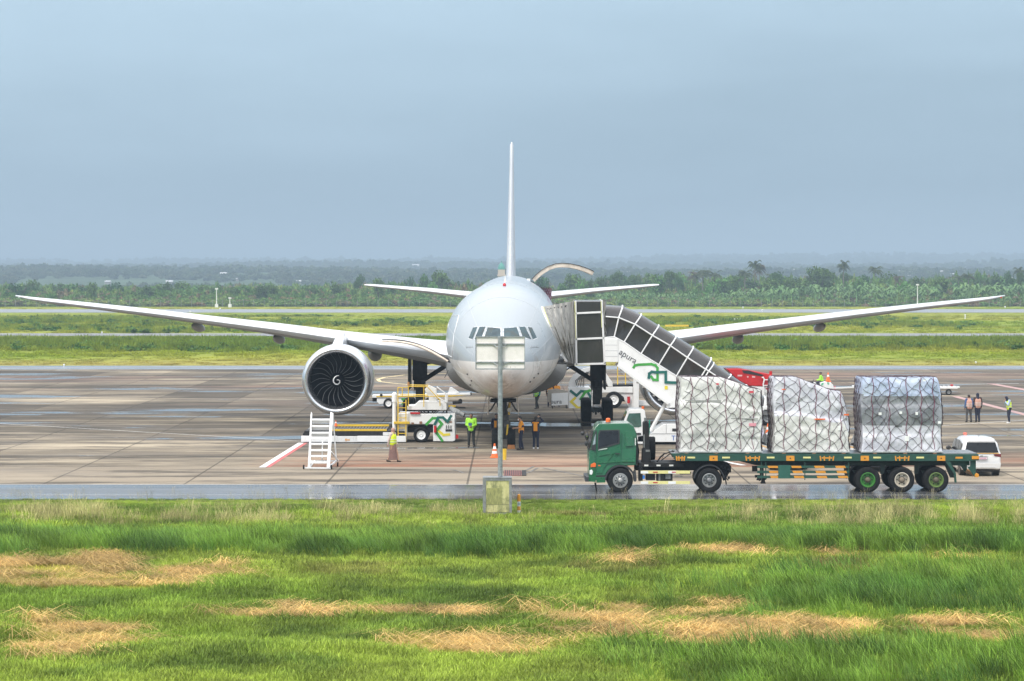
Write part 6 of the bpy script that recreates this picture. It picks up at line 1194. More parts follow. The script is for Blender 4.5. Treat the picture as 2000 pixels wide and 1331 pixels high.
for (x0, x1, dp) in ((819, 853, 12), (824, 858, 10), (842, 868, 14), (815, 848, 13)): b.tube([ypt(x0+(x1-x0)*k/10, 802+dp*math.sin(math.pi*k/10)*.9, .28+.02*k) for k in range(11)], .03, 6)
for a in (835, 871): b.bar(ypt(a, 801, 1.0), ypt(a+1.5, 822, 1.0), .09)
b.build('hydraulic_hoses', TRIMD, ld, world=True); LR('red_lamp_strip', 801, 806, 820, 809.5, DL+.15, DL+.24, RED, .01); LR('beige_locker', 803, 826, 808, 829.3, DL+.18, DL+.24, WOOD, 0); LR('beige_locker', 819, 824, 824, 829, DL+.18, DL+.24, WOOD, 0)
b = MB(); b.tube([ypt(852, 757, .9), ypt(869, 770, .9), ypt(873, 800, .9)], .04, 6); b.tube([ypt(853, 776, .3), ypt(872, 787, .3)], .04, 6); b.build('support_tube', WHITE, ld, world=True)

# ---------------------------------------------------------------- belt loader behind it
DB = 172.0; bl_ = root('belt_loader', 'low white belt loader with yellow trim behind the railed cargo loader', 'belt loader', (X(810, DB), DB+1, .012))
b = MB(); b.px(DB, [(727,772),(919,768.5),(919,772),(885,777),(850,778),(727,777.5)], DB, DB+1.1); b.build('conveyor_frame', WHITE, bl_, world=True, bevel=.02); b = MB(); b.px(DB, [(735,773.8),(912,772),(880,775.5),(735,776)], DB-.02, DB-.001); b.build('yellow_edge', YEL, bl_, world=True)
b = MB(); b.px(DB, [(736,778),(812,778),(813,790),(776,790),(773,783),(766,780.5),(754,781),(750,789),(741,790),(736,785)], DB+.05, DB+1.8); bb = b.build('body', WHITE, bl_, world=True, bevel=.03)
b = MB(); b.px(DB, [(874,772),(878,758),(882,757.5),(897,768)], DB+.2, DB+.9); b.build('head_wedge', WHITE, bl_, world=True, bevel=.02)
for a in (758.5, 850):
    T, Rm = MB(), MB(); wheel(T, Rm, (X(a,DB), DB+.15, .36), .35, .25, 24, (0,1,0)); w_ = T.build('wheel', BLK, bl_, world=True, smooth=50); Rm.build('rim', WHITE, w_, world=True)
b = MB(); b.cyl((X(884,DB), DB+.1, Z(787,DB)), (X(902,DB), DB+.1, Z(786,DB)), .10); b.bar((X(874,DB), DB+.1, Z(794,DB)), (X(909,DB), DB+.1, Z(797,DB)), .09); b.ell((X(899,DB), DB+.1, Z(784,DB)), (.14,.1,.16)); b.rect(DB, 727, 776, 738, 785, DB+.2, DB+1); b.cyl((X(744.5,DB), DB-.05, Z(772,DB)), (X(744.5,DB), DB+.1, Z(772,DB)), .09); b.cyl((X(918,DB), DB+.1, Z(770,DB)), (X(921,DB), DB+.1, Z(770,DB)), .09); b.build('linkage', BLKP, bl_, world=True)
b = MB(); b.rect(DB, 876, 792, 890, 795, DB-.02, DB+.02); b.build('yellow_bar', YEL, bl_, world=True); ribbon('emblem_green', [(785,790),(789,784),(785,780),(795,779)], .10, LGREEN, DB+.03, bb, DB)

# ---------------------------------------------------------------- second loader behind the main gear on the right
DR = 172.5; rl = root('high_loader', 'white high loader with green and yellow emblem box behind the right main landing gear', 'loader', (X(1180, DR), DR+1.5, .012))
def RL(name, pts, y0, y1, m, bevel=.02, parent=None): b = MB(); b.px(DR, pts, y0, y1); return b.build(name, m, parent or rl, world=True, bevel=bevel)
bx = RL('emblem_box', [(1110.5,759),(1114,756.6),(1152,756.6),(1157,765),(1157,798.7),(1110.8,798.7)], DR, DR+2.4, WHITE, .04)
ribbon('emblem_teal', [(1115,764),(1126,773),(1135,764.5),(1147,765),(1153,775),(1151,783)], .17, LTEAL, DR-.03, bx, DR); ribbon('emblem_green', [(1134,780),(1143,766),(1152,763)], .17, LGREEN, DR-.045, bx, DR); ribbon('emblem_yellow', [(1123,778),(1115.5,785),(1128,796.5),(1139,797)], .17, LYEL, DR-.02, bx, DR)
RL('lift_frame', [(1111,757),(1111,748),(1120,733),(1140,720),(1156,716),(1156,722),(1143,730),(1130,745),(1125,757)], DR+.1, DR+.5, WHITE); RL('lift_frame', [(1180,722),(1186,733),(1196,747),(1197,756),(1188,756),(1184,745),(1178,735)], DR+.1, DR+.5, WHITE)
RL('main_beam', [(1157,757),(1183,757),(1236,756),(1236,768),(1200,767),(1157,768)], DR+.1, DR+.5, WHITE); RL('lower_beam', [(1140,799),(1235,799),(1326,802),(1326,808),(1140,805)], DR+.8, DR+1.2, WHITE2)
RL('column', [(1237,712),(1248,712),(1248,802),(1237,802)], DR+.1, DR+.5, WHITE); RL('gusset', [(1211,768),(1237,768),(1237,800),(1231,800)], DR+.2, DR+.3, WHITE2); RL('deck_plate', [(1176,752.5),(1238,752),(1238,756),(1176,756)], DR+.6, DR+2.4, BLKP); RL('far_beam', [(1248,783),(1330,790),(1330,797),(1248,793)], DR+.6, DR+.9, WHITE2)
b = MB()
for a in (1207, 1222.5): b.bar((X(a,DR), DR+.6, Z(752,DR)), (X(a,DR), DR+.6, Z(717,DR)), .06)
b.bar((X(1207,DR), DR+.6, Z(718,DR)), (X(1223,DR), DR+.6, Z(718,DR)), .05); b.bar((X(1207,DR), DR+.6, Z(735,DR)), (X(1223,DR), DR+.6, Z(735,DR)), .04); b.build('yellow_railing', YEL, rl, world=True)
T, Rm = MB(), MB(); wheel(T, Rm, (X(1199,DR), DR+.2, .58), .57, .40, 28, (0,1,0)); w_ = T.build('wheel', BLK, rl, world=True, smooth=50); Rm.build('rim', WHITE, w_, world=True)
b = MB(); b.cyl((X(1228,DR), DR+.05, Z(788,DR)), (X(1228,DR), DR+.05, Z(775,DR)), .10, n=12); b.build('fire_extinguisher', RED, rl, world=True)
b = MB()
for k in range(5): b = MB() if k else b; b.tube([(X(1128+k*3,DR), DR-.05, Z(756,DR)), (X(1124+k*4,DR), DR-.1, Z(744-k,DR)), (X(1134+k*3,DR), DR-.1, Z(735,DR)), (X(1146+k,DR), DR-.05, Z(727,DR))], .03, 6); b.build('hydraulic_hose', TRIMD, rl, world=True)
b = MB(); b.ell((X(1212,DR), DR+.3, Z(779,DR)), (.3,.2,.25)); b.bar((X(1205,DR), DR+.3, Z(783,DR)), (X(1232,DR), DR+.3, Z(784,DR)), .1); b.build('axle_unit', BLKP, rl, world=True)
# small equipment board beside it
bd = root('equipment_board', 'white panelled equipment box on legs left of the high loader', 'box', (X(1092, 172), 172, .012)); b = MB(); b.px(172, [(1077,769),(1109,767),(1109,791),(1077,792.5)], 171.9, 172.0); b.build('panel', WHITE, bd, world=True, bevel=.01)
b = MB(); b.px(172, [(1070,762),(1088,760),(1109,764.5),(1109,767.4),(1077,769),(1077,786),(1070,786)], 172.01, 172.4); b.build('box_side', mat('beige_side', (.40,.36,.31), .6), bd, world=True); b = MB()
for a in (1079, 1106): b.bar((X(a,172), 172.2, 0.0), (X(a,172), 172.2, Z(790,172)), .06)
b.build('leg_frame', BLKP, bd, world=True); text('pura', 'lettering', .42, (X(1075,172), 171.88, Z(788.5,172)), (R(90), 0, 0), INKD, bd, world=True)

# ---------------------------------------------------------------- red and white service truck
DF = 152.; ft = root('service_truck', 'red and white service truck with a white ladder, half hidden behind the netted loads', 'truck', (X(1470, DF), DF+1.2, .012))
def FT(name, pts, y0, y1, m, bevel=.03, parent=None): b = MB(); b.px(DF, pts, y0, y1); return b.build(name, m, parent or ft, world=True, bevel=bevel)
FT('upper_body', [(1418,721),(1447,721),(1506,732),(1513,738),(1513,756),(1463,754),(1440,742)], DF, DF+2.4, RED, .05); FT('dark_opening', [(1449,723.5),(1463,724),(1492,733),(1487,735.5),(1470,732),(1452,729)], DF-.02, DF-.001, TRIMD, 0)
FT('lower_body', [(1440,757),(1463,754.5),(1513,756.5),(1513,800),(1492,802),(1450,800),(1440,790)], DF+.03, DF+2.4, WHITE, .04); FT('red_square', [(1495,758),(1510,757.5),(1510,766.5),(1500,765.5)], DF+.005, DF+.02, RED, 0); FT('green_mark', [(1500,772),(1504,769.5),(1510,769.5),(1510,775),(1507,775),(1507,779.5),(1501,780),(1502,776.5),(1499,775)], DF+.005, DF+.02, mat('mark_green', (.03,.42,.18), .5), 0)
FT('under_frame', [(1487,803),(1512,802),(1512,812),(1487,811)], DF+.1, DF+2.2, GREY, .02); FT('under_frame_dark', [(1425,803),(1487,803),(1487,822),(1425,822)], DF+.3, DF+2.2, BLKP, .02); FT('front_white', [(1492,795),(1508,794),(1508,800),(1492,800)], DF+.0, DF+.028, WHITE, .0)
b = MB()
for a in (1493, 1508): b.tube([(X(a-5,DF), DF-.08, Z(738,DF)), (X(a-3,DF), DF-.1, Z(737,DF)), (X(a-.5,DF), DF-.1, Z(741,DF)), (X(a-(2.5 if a < 1500 else -2),DF), DF-.1, Z(750,DF)), (X(a-(1 if a < 1500 else -1),DF), DF-.1, Z(770,DF))], .045, 6)
for z in (742, 753, 765): b.bar((X(1492,DF), DF-.1, Z(z,DF)), (X(1509,DF), DF-.1, Z(z,DF)), .05)
b.build('ladder', WHITE, ft, world=True); b = MB()
for a, w in ((1440.5, 9), (1459, 3), (1469, 6)): b.rect(DF, a, 732.5 if a < 1450 else 735, a+w, 735.5 if a < 1450 else 738, DF-.012, DF-.002)
b.build('white_lettering', mat('faded_lettering', (.75,.45,.45), .5), ft, world=True)
for a in (1433, 1500):
    T, Rm = MB(), MB(); wheel(T, Rm, (X(a,DF), DF+.3, .47), .46, .3, 24, (0,1,0)); w_ = T.build('wheel', BLK, ft, world=True, smooth=50); Rm.build('rim', GREY, w_, world=True)
b = MB(); b.cyl((X(1507,DF), DF+.5, Z(733,DF)), (X(1507,DF), DF+.5, Z(726,DF)), .09); b.build('beacon', RED, ft, world=True)

# ---------------------------------------------------------------- tow tractor and dollies
DTG = 201.; tg = root('tow_tractor', 'small white tow tractor with green emblem driven on the far apron', 'tractor', (X(1608, DTG), DTG+.7, .012))
def TGP(name, pts, y0, y1, m, bevel=.03, parent=None): b = MB(); b.px(DTG, pts, y0, y1); return b.build(name, m, parent or tg, world=True, bevel=bevel)
TGP('body', [(1578,760),(1578,749),(1583,747),(1594,748),(1596,757),(1602,758),(1602,748),(1610,746),(1622,747),(1627,752),(1629,760)], DTG, DTG+1.4, WHITE); TGP('green_panel', [(1603,753),(1605,748.5),(1609,747.5),(1607,753)], DTG-.015, DTG-.001, mat('mint_green', (.15,.5,.3), .5), 0); TGP('green_panel', [(1615,747.5),(1620,748.5),(1619,752),(1616,751)], DTG-.015, DTG-.001, mat('mint_green', (.15,.5,.3), .5), 0)
for a in (1585, 1617):
    T, Rm = MB(), MB(); wheel(T, Rm, (X(a,DTG), DTG+.12, .34), .33, .24, 22, (0,1,0)); w_ = T.build('wheel', BLK, tg, world=True, smooth=50); Rm.build('rim', GREY, w_, world=True)
b = MB(); b.rect(DTG, 1596, 750, 1603, 757, DTG+.3, DTG+1.1); b.bar((X(1588,DTG), DTG+.7, Z(748,DTG)), (X(1592,DTG), DTG+.7, Z(742,DTG)), .05); b.build('seat', TRIMD, tg, world=True, bevel=.03); b = MB(); b.rect(DTG, 1628, 756, 1634, 762, DTG+.5, DTG+.8); b.build('hitch', RED, tg, world=True)
def dolly(x0p, x1p, lb):
    DD = 192.; o = root('pallet_dolly', lb, 'dolly', (X((x0p+x1p)/2, DD), DD+1.2, .012), group='flat white pallet dollies'); x0, x1 = X(x0p, DD), X(x1p, DD)
    b = MB(); b.prism([(x0,.50),(x1-.25,.50),(x1,.58),(x1,.66),(x0,.66)], DD, DD+2.4); b.build('deck', WHITE, o, world=True, bevel=.02); b = MB()
    for k in range(8): b.cyl((x0+.2+(x1-x0-.4)*k/7, DD+.1, .70), (x0+.2+(x1-x0-.4)*k/7, DD+2.3, .70), .04, n=8)
    b.build('rollers', GREY, o, world=True); b = MB()
    for q in (.25, .8): b.box(x0+(x1-x0)*q-.1, x0+(x1-x0)*q+.1, DD+.05, DD+.2, .7, .82)
    b.build('red_stop', RED, o, world=True)
    for q in (.22, .72):
        T, Rm = MB(), MB(); wheel(T, Rm, (x0+(x1-x0)*q, DD+.15, .24), .23, .15, 20, (0,1,0)); w_ = T.build('wheel', BLK, o, world=True, smooth=50); Rm.build('rim', GREY, w_, world=True)
    b = MB(); b.bar((x0-1.55, DD+1.2, .50), (x0, DD+1.2, .56), .14, .10); b.build('drawbar', WHITE, o, world=True); return o
dolly(1672, 1752, 'flat white dolly behind the rear netted load, nearest the tow tractor'); dolly(1798, 1875, 'flat white dolly with red stops right of the rear netted load')

# ---------------------------------------------------------------- maintenance steps under the left engine
DW = D(917.5); ws = root('maintenance_steps', 'white wheeled maintenance steps standing under the left engine', 'steps', (X(624, DW), DW+.9, .012))
def W_(a, c, y=0): return (X(a, DW), DW+y, Z(c, DW))
b = MB()   # two stringers: wide flat sides leaning back towards the aircraft
for (t0, t1, q0, q1) in ((601.5, 603.5, 601, 606), (640, 645.5, 638, 644)):
    b.add([W_(q0, 914, 0), W_(q1, 914, 0), W_(t1+.5, 812, 1.6), W_(t0+.5, 808.5, 1.6), W_(q0, 914, .25), W_(q1, 914, .25), W_(t1+.5, 812, 1.85), W_(t0+.5, 808.5, 1.85)], [(0,1,2,3),(7,6,5,4),(0,4,5,1),(1,5,6,2),(2,6,7,3),(3,7,4,0)])
b.build('side_rail', WHITE, ws, world=True, bevel=.01)
for k, z in enumerate((823, 835.5, 848, 858, 869, 881, 892, 904)):
    b = MB(); y = (914-z)/104*1.6; b.box(X(605,DW), X(640.5,DW), DW+y-.02, DW+y+.22, Z(z,DW)-.05, Z(z,DW)+.03)
    if z < 850: b.box(X(605,DW), X(640.5,DW), DW+y+.24, DW+y+.26, Z(z,DW)-.20, Z(z,DW)-.05)
    b.build('step', WHITE, ws, world=True, bevel=.008)
b = MB(); b.bar(W_(592, 914, .05), W_(648, 915, .05), .07); b.bar(W_(600, 905, 1.6), W_(655, 906, 1.7), .06); b.bar(W_(645, 884, .5), W_(656, 906, 1.7), .06); b.bar(W_(598, 906, 1.6), W_(602, 813, 1.75), .06); b.bar(W_(652, 906, 1.7), W_(645, 812, 1.75), .06); b.bar(W_(627, 904, .6), W_(627, 862, .9), .045); b.bar(W_(605, 914, .05), W_(610, 905, 1.6), .05); b.bar(W_(640, 914, .05), W_(652, 906, 1.7), .06); b.build('brace', WHITE, ws, world=True)
for a, z, y in ((593,914.3,.05),(647,914.5,.05),(600.5,906.5,1.65),(654.5,907.5,1.75)):
    b = MB(); r_ = .10; b.cyl((X(a,DW)-.03, DW+y, .112), (X(a,DW)+.03, DW+y, .112), r_, n=16); b.build('caster', BLK, ws, world=True)
# ---------------------------------------------------------------- sign board seen from behind, on its yellow faced concrete foot
DG = 93.6; sg = root('sign_board', 'white sign back on a galvanised pole rising from a yellow faced concrete foot', 'sign', (X(971, DG), DG+.5, 0))
def GP(a, c, y=0): return (X(a, DG), DG+y, Z(c, DG))
m, t, p = fresh('sign_back_paint'); c = mixc(t, rng(t, noise(t, 3, 5, .7), .4, .62), (0.93,0.87,0.84), (0.84,0.79,0.75)); c = mixc(t, rng(t, noise(t, 6, 6, .8, stretch=(1,1,.5)), .63, .70, 0, .8), c, (0.34,0.22,0.12)); t.links.new(c, p.inputs['Base Color']); p.inputs['Roughness'].default_value = .5
SB = m; b = MB(); b.box(X(929,DG), X(976,DG), DG+.10, DG+.13, Z(721,DG), Z(658,DG)); b.build('back_panel', SB, sg, world=True, bevel=.004); b = MB(); b.box(X(976.6,DG), X(1024.8,DG), DG+.10, DG+.13, Z(721,DG), Z(658,DG)); b.build('back_panel', SB, sg, world=True, bevel=.004)
b = MB()
for z in (672.5, 708): b.bar(GP(929.5, z, .07), GP(1024.3, z, .07), .05, .045)
for q in ((GP(929,658.5,.07),GP(929,721,.07)), (GP(1024.8,658.5,.07),GP(1024.8,721,.07)), (GP(929,658.4,.07),GP(1025,658.4,.07)), (GP(929,721.3,.07),GP(1025,721.3,.07))): b.bar(*q, .022, .04)
b.build('back_rail', GALV, sg, world=True); b = MB()
for z in (676, 711):
    for s in (-1, 1): b.tube([GP(977+s*13, z-2, .05), GP(977+s*8, z+1.5, .03), GP(977+s*3, z+2, .0)], .018, 5)
b.build('bracket', GALV, sg, world=True)
b = MB(); b.cyl(GP(977, 938, 0), GP(977, 657, 0), .085, n=20); b.build('pole', GALV, sg, world=True, smooth=60)
m, t, p = fresh('foot_yellow_paint'); tcn = N(t, 'ShaderNodeTexCoord'); c = mixc(t, rng(t, noise(t, 4, 6, .7, stretch=(1.5,1,.4)), .42, .62), (0.62,0.58,0.28), (0.50,0.47,0.20)); c = mixc(t, rng(t, noise(t, 2.2, 5, .7, stretch=(1.2,1,.8)), .46, .60, 0, .85), c, (0.22,0.23,0.10)); t.links.new(c, p.inputs['Base Color']); p.inputs['Roughness'].default_value = .7; bump(t, p, noise(t, 25, 4), .3, .01)
CONC = mat('weathered_concrete', (0.24,0.25,0.25), .85, var=.25, dirt=.6, scale=6, bmp=.4)
b = MB(); b.box(X(945,DG), X(998,DG), DG-.15, DG+.55, -.2, Z(937,DG)); ft_ = b.build('foot', CONC, sg, world=True, bevel=.01)
b = MB(); b.box(X(949.5,DG), X(994.5,DG), DG-.17, DG-.152, Z(1000,DG), Z(938.5,DG)); b.build('foot_panel', m, ft_, world=True)
m2, t, p = fresh('foot_old_patch'); c = mixc(t, rng(t, noise(t, 9, 5, .7, stretch=(2,1,.5)), .35, .65), (0.20,0.21,0.09), (0.42,0.41,0.15)); t.links.new(c, p.inputs['Base Color']); p.inputs['Roughness'].default_value = .8
b = MB(); b.box(X(951,DG), X(980,DG), DG-.178, DG-.171, Z(985,DG), Z(953,DG)); b.build('old_sticker_patch', m2, ft_, world=True)
b = MB(); b.box(X(943,DG), X(949,DG), DG-.19, DG-.151, Z(1001,DG), Z(935,DG)); b.box(X(994.5,DG), X(1000,DG), DG-.19, DG-.151, Z(1001,DG), Z(935,DG)); b.box(X(949,DG), X(994.5,DG), DG-.19, DG-.151, Z(938.5,DG), Z(935,DG)); b.box(X(943,DG), X(1000,DG), DG-.2, DG+.6, Z(936,DG)+.03, Z(933.8,DG)+.03); b.build('foot_frame', CONC, ft_, world=True)
b = MB(); b.box(X(951,DG), X(995,DG), DG-.1715, DG-.170, Z(985.6,DG), Z(984.9,DG)); b.box(X(963.3,DG), X(963.9,DG), DG-.1715, DG-.170, Z(1000,DG), Z(939,DG)); b.build('panel_seam', mat('seam_brown', (.16,.16,.08), .8), ft_, world=True)
# marker post
dm = D(1009); mp_ = root('marker_post', 'short orange and white banded marker post beside the sign foot', 'post', (X(1013.5, dm), dm, 0)); r_ = .062
for i, (a, c_, mm) in enumerate(((1009,997,WHITE),(997,989,ORP),(989,980,WHITE),(980,968,ORP))): b = MB(); b.cyl((X(1013.5,dm), dm, Z(a,dm) if i else -.05), (X(1013.5,dm), dm, Z(c_,dm)), r_, n=16); b.build('post_band', mm, mp_, world=True, smooth=50)
b = MB(); b.ell((X(1013.5,dm), dm, Z(968,dm)), (r_, r_, .05)); b.build('post_cap', ORP, mp_, world=True); b = MB(); b.cyl((X(1013.9,dm), dm-.002, Z(987.5,dm)), (X(1013.9,dm), dm-.002, Z(981.5,dm)), r_+.003, n=12); b.build('grey_sticker', mat('sticker_grey', (.4,.47,.5), .3), mp_, world=True)
yp = root('yellow_bollard', 'yellow bollard standing behind the sign pole near the nose wheels', 'bollard', (X(985.5, D(899)), D(899), .012)); d_ = D(899); b = MB(); b.cyl((X(985.5,d_), d_, .012), (X(985.5,d_), d_, Z(877,d_)), .085, .10, 14); b.build('bollard_tube', YEL, yp, world=True, smooth=50)
gr_ = root('drain_cover', 'dark red steel drain cover lying on the apron by the sign pole', 'drain cover', (X(1005, D(926)), D(926), .03)); b = MB(); p0, p1 = D(930.5), D(920.5); b.box(X(984,p0), X(1019,p0), p0, p1, .013, .04); b.build('grate', mat('grate_red', (.20,.07,.06), .6, dirt=.5), gr_, world=True); b = MB(); b.box(X(1019.5,p0), X(1028,p0), p0, p1, .013, .045)
for k in range(8): b.box(X(986+k*4.2,p0), X(987.5+k*4.2,p0), p0+.1, p1-.1, .041, .05)
b.build('grate_bars', BLKP, gr_, world=True)
# chocks and traffic cones
for s_, lb in ((1, 'orange wheel chock in front of the right nose wheel'),):
    dx = 131.1; o = root('wheel_chock', lb, 'chock', (X(998.5,dx), dx, .012)); b = MB(); b.prism([(X(991,dx),.012),(X(1006,dx),.012),(X(1005,dx),.22),(X(992,dx),.22)], dx-.1, dx+.08); b.build('chock_block', mat('chock_orange', (.62,.25,.08), .6, dirt=.4), o, world=True, bevel=.02)
def cone(px, pyb, pyt, lb, band=True, d=None, z0=.012):
    d = d or D(pyb); h = (pyb-pyt)*d/F; o = root('traffic_cone', lb, 'traffic cone', (X(px, d), d, z0), group='orange and white traffic cones'); w = h*.30
    b = MB(); b.box(-w, w, -w, w, 0, h*.07); b.build('base', ORANGE, o, bevel=.01); rad = lambda q: h*(.215*(1-q)+.045)
    zs = [(.07,.30,ORANGE),(.30,.48,WHITE),(.48,.62,ORANGE if band else WHITE),(.62,.80,WHITE),(.80,1.0,ORANGE)] if band else [(.07,.55,ORANGE),(.55,.75,WHITE),(.75,1.0,ORANGE)]
    for a, c_, mm in zs: b = MB(); b.cyl((0,0,h*a+.001), (0,0,h*c_), rad(a), rad(c_), 18); b.build('cone_band', mm, o, smooth=50)
    return o
cone(966, 895, 867, 'orange and white banded cone in front of the left nose wheel'); cone(656, 839.5, 828, 'small cone standing on the low roller platform of the loader', False, 138.9, .73); cone(1500, 854, 828, 'plain orange cone in the gap between the first two netted loads', False)
tcn_ = cone(1617.5, 746, 728, 'red and white cone riding on the back of the tow tractor', False, 201.6, Z(746, 201.6))

# ---------------------------------------------------------------- white people carrier, rear three quarter view
def make_car(o):
    L = 4.45; W = .865; b = MB()
    # stations from rear (y=0) to front: (y, half width sill, half width belt, half width roof, z_low, z_belt, z_roof)
    ST = [(0.0,.78,.80,.52,.42,.98,1.00),(.06,.84,.85,.56,.32,1.02,1.30),(.22,.86,.865,.62,.28,1.03,1.62),(.5,.865,.865,.62,.24,1.02,1.68),(1.2,.865,.865,.63,.22,1.0,1.70),(2.2,.865,.865,.625,.22,.98,1.69),(2.75,.865,.86,.61,.22,.97,1.62),(3.3,.86,.85,.60,.24,.96,1.18),(3.5,.86,.84,.62,.24,.95,1.02),(4.1,.84,.80,.62,.26,.88,.92),(4.4,.74,.70,.5,.34,.72,.76)]
    vs = []
    for y, a, c_, r_, z0, zb, zr in ST:
        half = [(0,z0),(a*.93,z0),(a,z0+.12),(a+.005,(z0+zb)/2+.05),(c_,zb),(c_*.35+r_*.65+.03,zb+(zr-zb)*.72),(r_,zr-.04),(r_*.6,zr),(0,zr+.015)]
        vs += [(x, y, z) for x, z in half]+[(-x, y, z) for x, z in half[-2:0:-1]]
    k = 16; n = len(ST); b.add(vs, [(i*k+j, i*k+(j+1) % k, (i+1)*k+(j+1) % k, (i+1)*k+j) for i in range(n-1) for j in range(k)]+[tuple(range(k)), tuple((n-1)*k+j for j in range(k))[::-1]])
    bd = b.build('body', mat('car_white', (0.80,0.80,0.80), .22, var=.02, coat=.6), o, smooth=38, bevel=.02)
    def quad(name, pts, m, parent=o, th=.012):
        q = [Vector(v) for v in pts]; nn = (q[1]-q[0]).cross(q[-1]-q[0]).normalized()*th; b = MB(); m_ = len(q); b.add([v for v in q]+[v+nn for v in q], [tuple(range(m_)), tuple(range(2*m_-1, m_-1, -1))]+[(i, (i+1) % m_, (i+1) % m_+m_, i+m_) for i in range(m_)]); return b.build(name, m, parent, bevel=.004)
    quad('rear_window', [(-.74,-.03,1.06),(.74,-.03,1.06),(.62,.10,1.50),(-.62,.10,1.50)], mat('car_rear_glass', (.02,.022,.026), .3, spec=.25), th=.02); quad('window_wiper', [(.0,-.05,1.10),(.32,-.05,1.12),(.32,-.05,1.14),(.0,-.05,1.12)], TRIMD)
    quad('roof_spoiler', [(-.64,.10,1.56),(.64,.10,1.56),(.58,.02,1.60),(-.58,.02,1.60)], bd.data.materials[0], th=.03)
    for s in (-1, 1):
        quad('tail_light', [(s*.86,.03,1.00),(s*.52,-.02,.97),(s*.58,-.02,.90),(s*.85,.03,.84)][::s], mat('tail_lamp_red', (.16,.02,.03), .15, coat=.5), th=.02)
        quad('bumper_reflector', [(s*.80,-.035,.50),(s*.55,-.035,.50),(s*.58,-.035,.45),(s*.80,-.035,.43)][::s], mat('reflector_dark_red', (.28,.01,.02), .3), th=.015)
        # side windows, sloping in with the body
        def sw(y0, y1, zt0, zt1, zb=1.05):
            f = lambda y, z: (s*(.862-(z-1.0)*.19+.014), y, z); return [f(y0, zb), f(y1, zb), f(y1-.0, zt1), f(y0, zt0)][::-s]
        quad('side_window', sw(.42,1.15,1.42,1.52), GLASSD, th=.02); quad('side_window', sw(1.22,2.05,1.53,1.54), GLASSD, th=.02); quad('side_window', [(s*(.862-(z-1.0)*.19+.014), y, z) for y, z in ((2.12,1.05),(3.05,1.05),(2.62,1.53),(2.12,1.54))][::-s], GLASSD, th=.02)
        quad('waist_stripe', [(s*.872, y, z) for y, z in ((.3,.96),(3.4,.93),(3.4,.985),(.3,1.015))][::-s], mat('gold_stripe', (.75,.42,.10), .4), th=.006)
        b = MB(); b.ell((s*1.0, 2.95, 1.08), (.12, .07, .10)); b.bar((s*.85, 2.97, 1.03), (s*.93, 2.95, 1.06), .04); b.build('door_mirror', TRIMD, o)
        for y in (.75, 3.55):
            T, Rm = MB(), MB(); wheel(T, Rm, (s*.76, y, .32), .32, .21, 24); w_ = T.build('wheel', BLK, o, smooth=50); Rm.build('rim', HUB, w_)
            b = MB(); b.cyl((s*.60, y, .36), (s*.872, y, .36), .37, n=28); b.build('wheel_arch', TRIMD, o)
    quad('waist_stripe', [(-.78,-.022,1.00),(.78,-.022,1.00),(.78,-.022,1.035),(-.78,-.012,1.035)], mat('gold_stripe', (.75,.42,.10), .4), th=.006)
    quad('bumper', [(-.80,-.03,.36),(.80,-.03,.36),(.84,-.06,.60),(-.84,-.06,.60)], bd.data.materials[0], th=.05); quad('bumper_slot', [(-.6,-.10,.40),(.6,-.10,.40),(.55,-.10,.44),(-.55,-.10,.44)], WHITE2, th=.01)
    pl_ = quad('number_plate', [(-.25,-.05,.74),(.25,-.05,.74),(.25,-.05,.86),(-.25,-.05,.86)], mat('plate_frame', (.12,.06,.08), .4), th=.02); quad('plate_face', [(-.235,-.072,.752),(.235,-.072,.752),(.235,-.072,.848),(-.235,-.072,.848)], mat('plate_pale', (.72,.60,.66), .4), pl_, th=.006)
    b = MB(); 
    for i in range(7): b.box(-.20+i*.058, -.165+i*.058, -.084, -.079, .785, .825)
    b.build('plate_characters', mat('plate_red', (.55,.18,.26), .5), pl_)
    b = MB(); b.box(-.06,.06,-.03,-.012,.90,.925); b.box(-.28,.28,-.025,-.012,.885,.895); b.build('badge', CHROME, o)
    b = MB(); b.box(-.55,.55,.05,4.2,.20,.27); b.build('underbody', TRIMD, o); b = MB(); b.cyl((-.35,2.35,1.70),(-.35,2.35,1.80),.085,n=14); b.build('beacon', mat('beacon_pink', (.75,.20,.14), .4), o); b = MB(); b.cyl((0,.8,1.70),(0,.68,1.78),.012,n=6); b.build('antenna', TRIMD, o)
dc = D(931.5); car = root('people_carrier', 'white people carrier with a red roof beacon seen from behind at the trailer end', 'car', (X(1917, dc)-.0, dc, .012), rz=R(-1.0)); make_car(car)
for px, py, rz, lb in ((1725, 923, 5, 'white people carrier hidden behind the rear netted load, one door mirror showing'), (1545, 920, 5, 'white people carrier hidden behind the middle netted load, one door mirror showing')):
    o = dup(car); dd2 = D(py); o.location = (X(px, dd2), dd2, .012); o.rotation_euler = (0, 0, R(rz)); tag(o, lb, 'car')

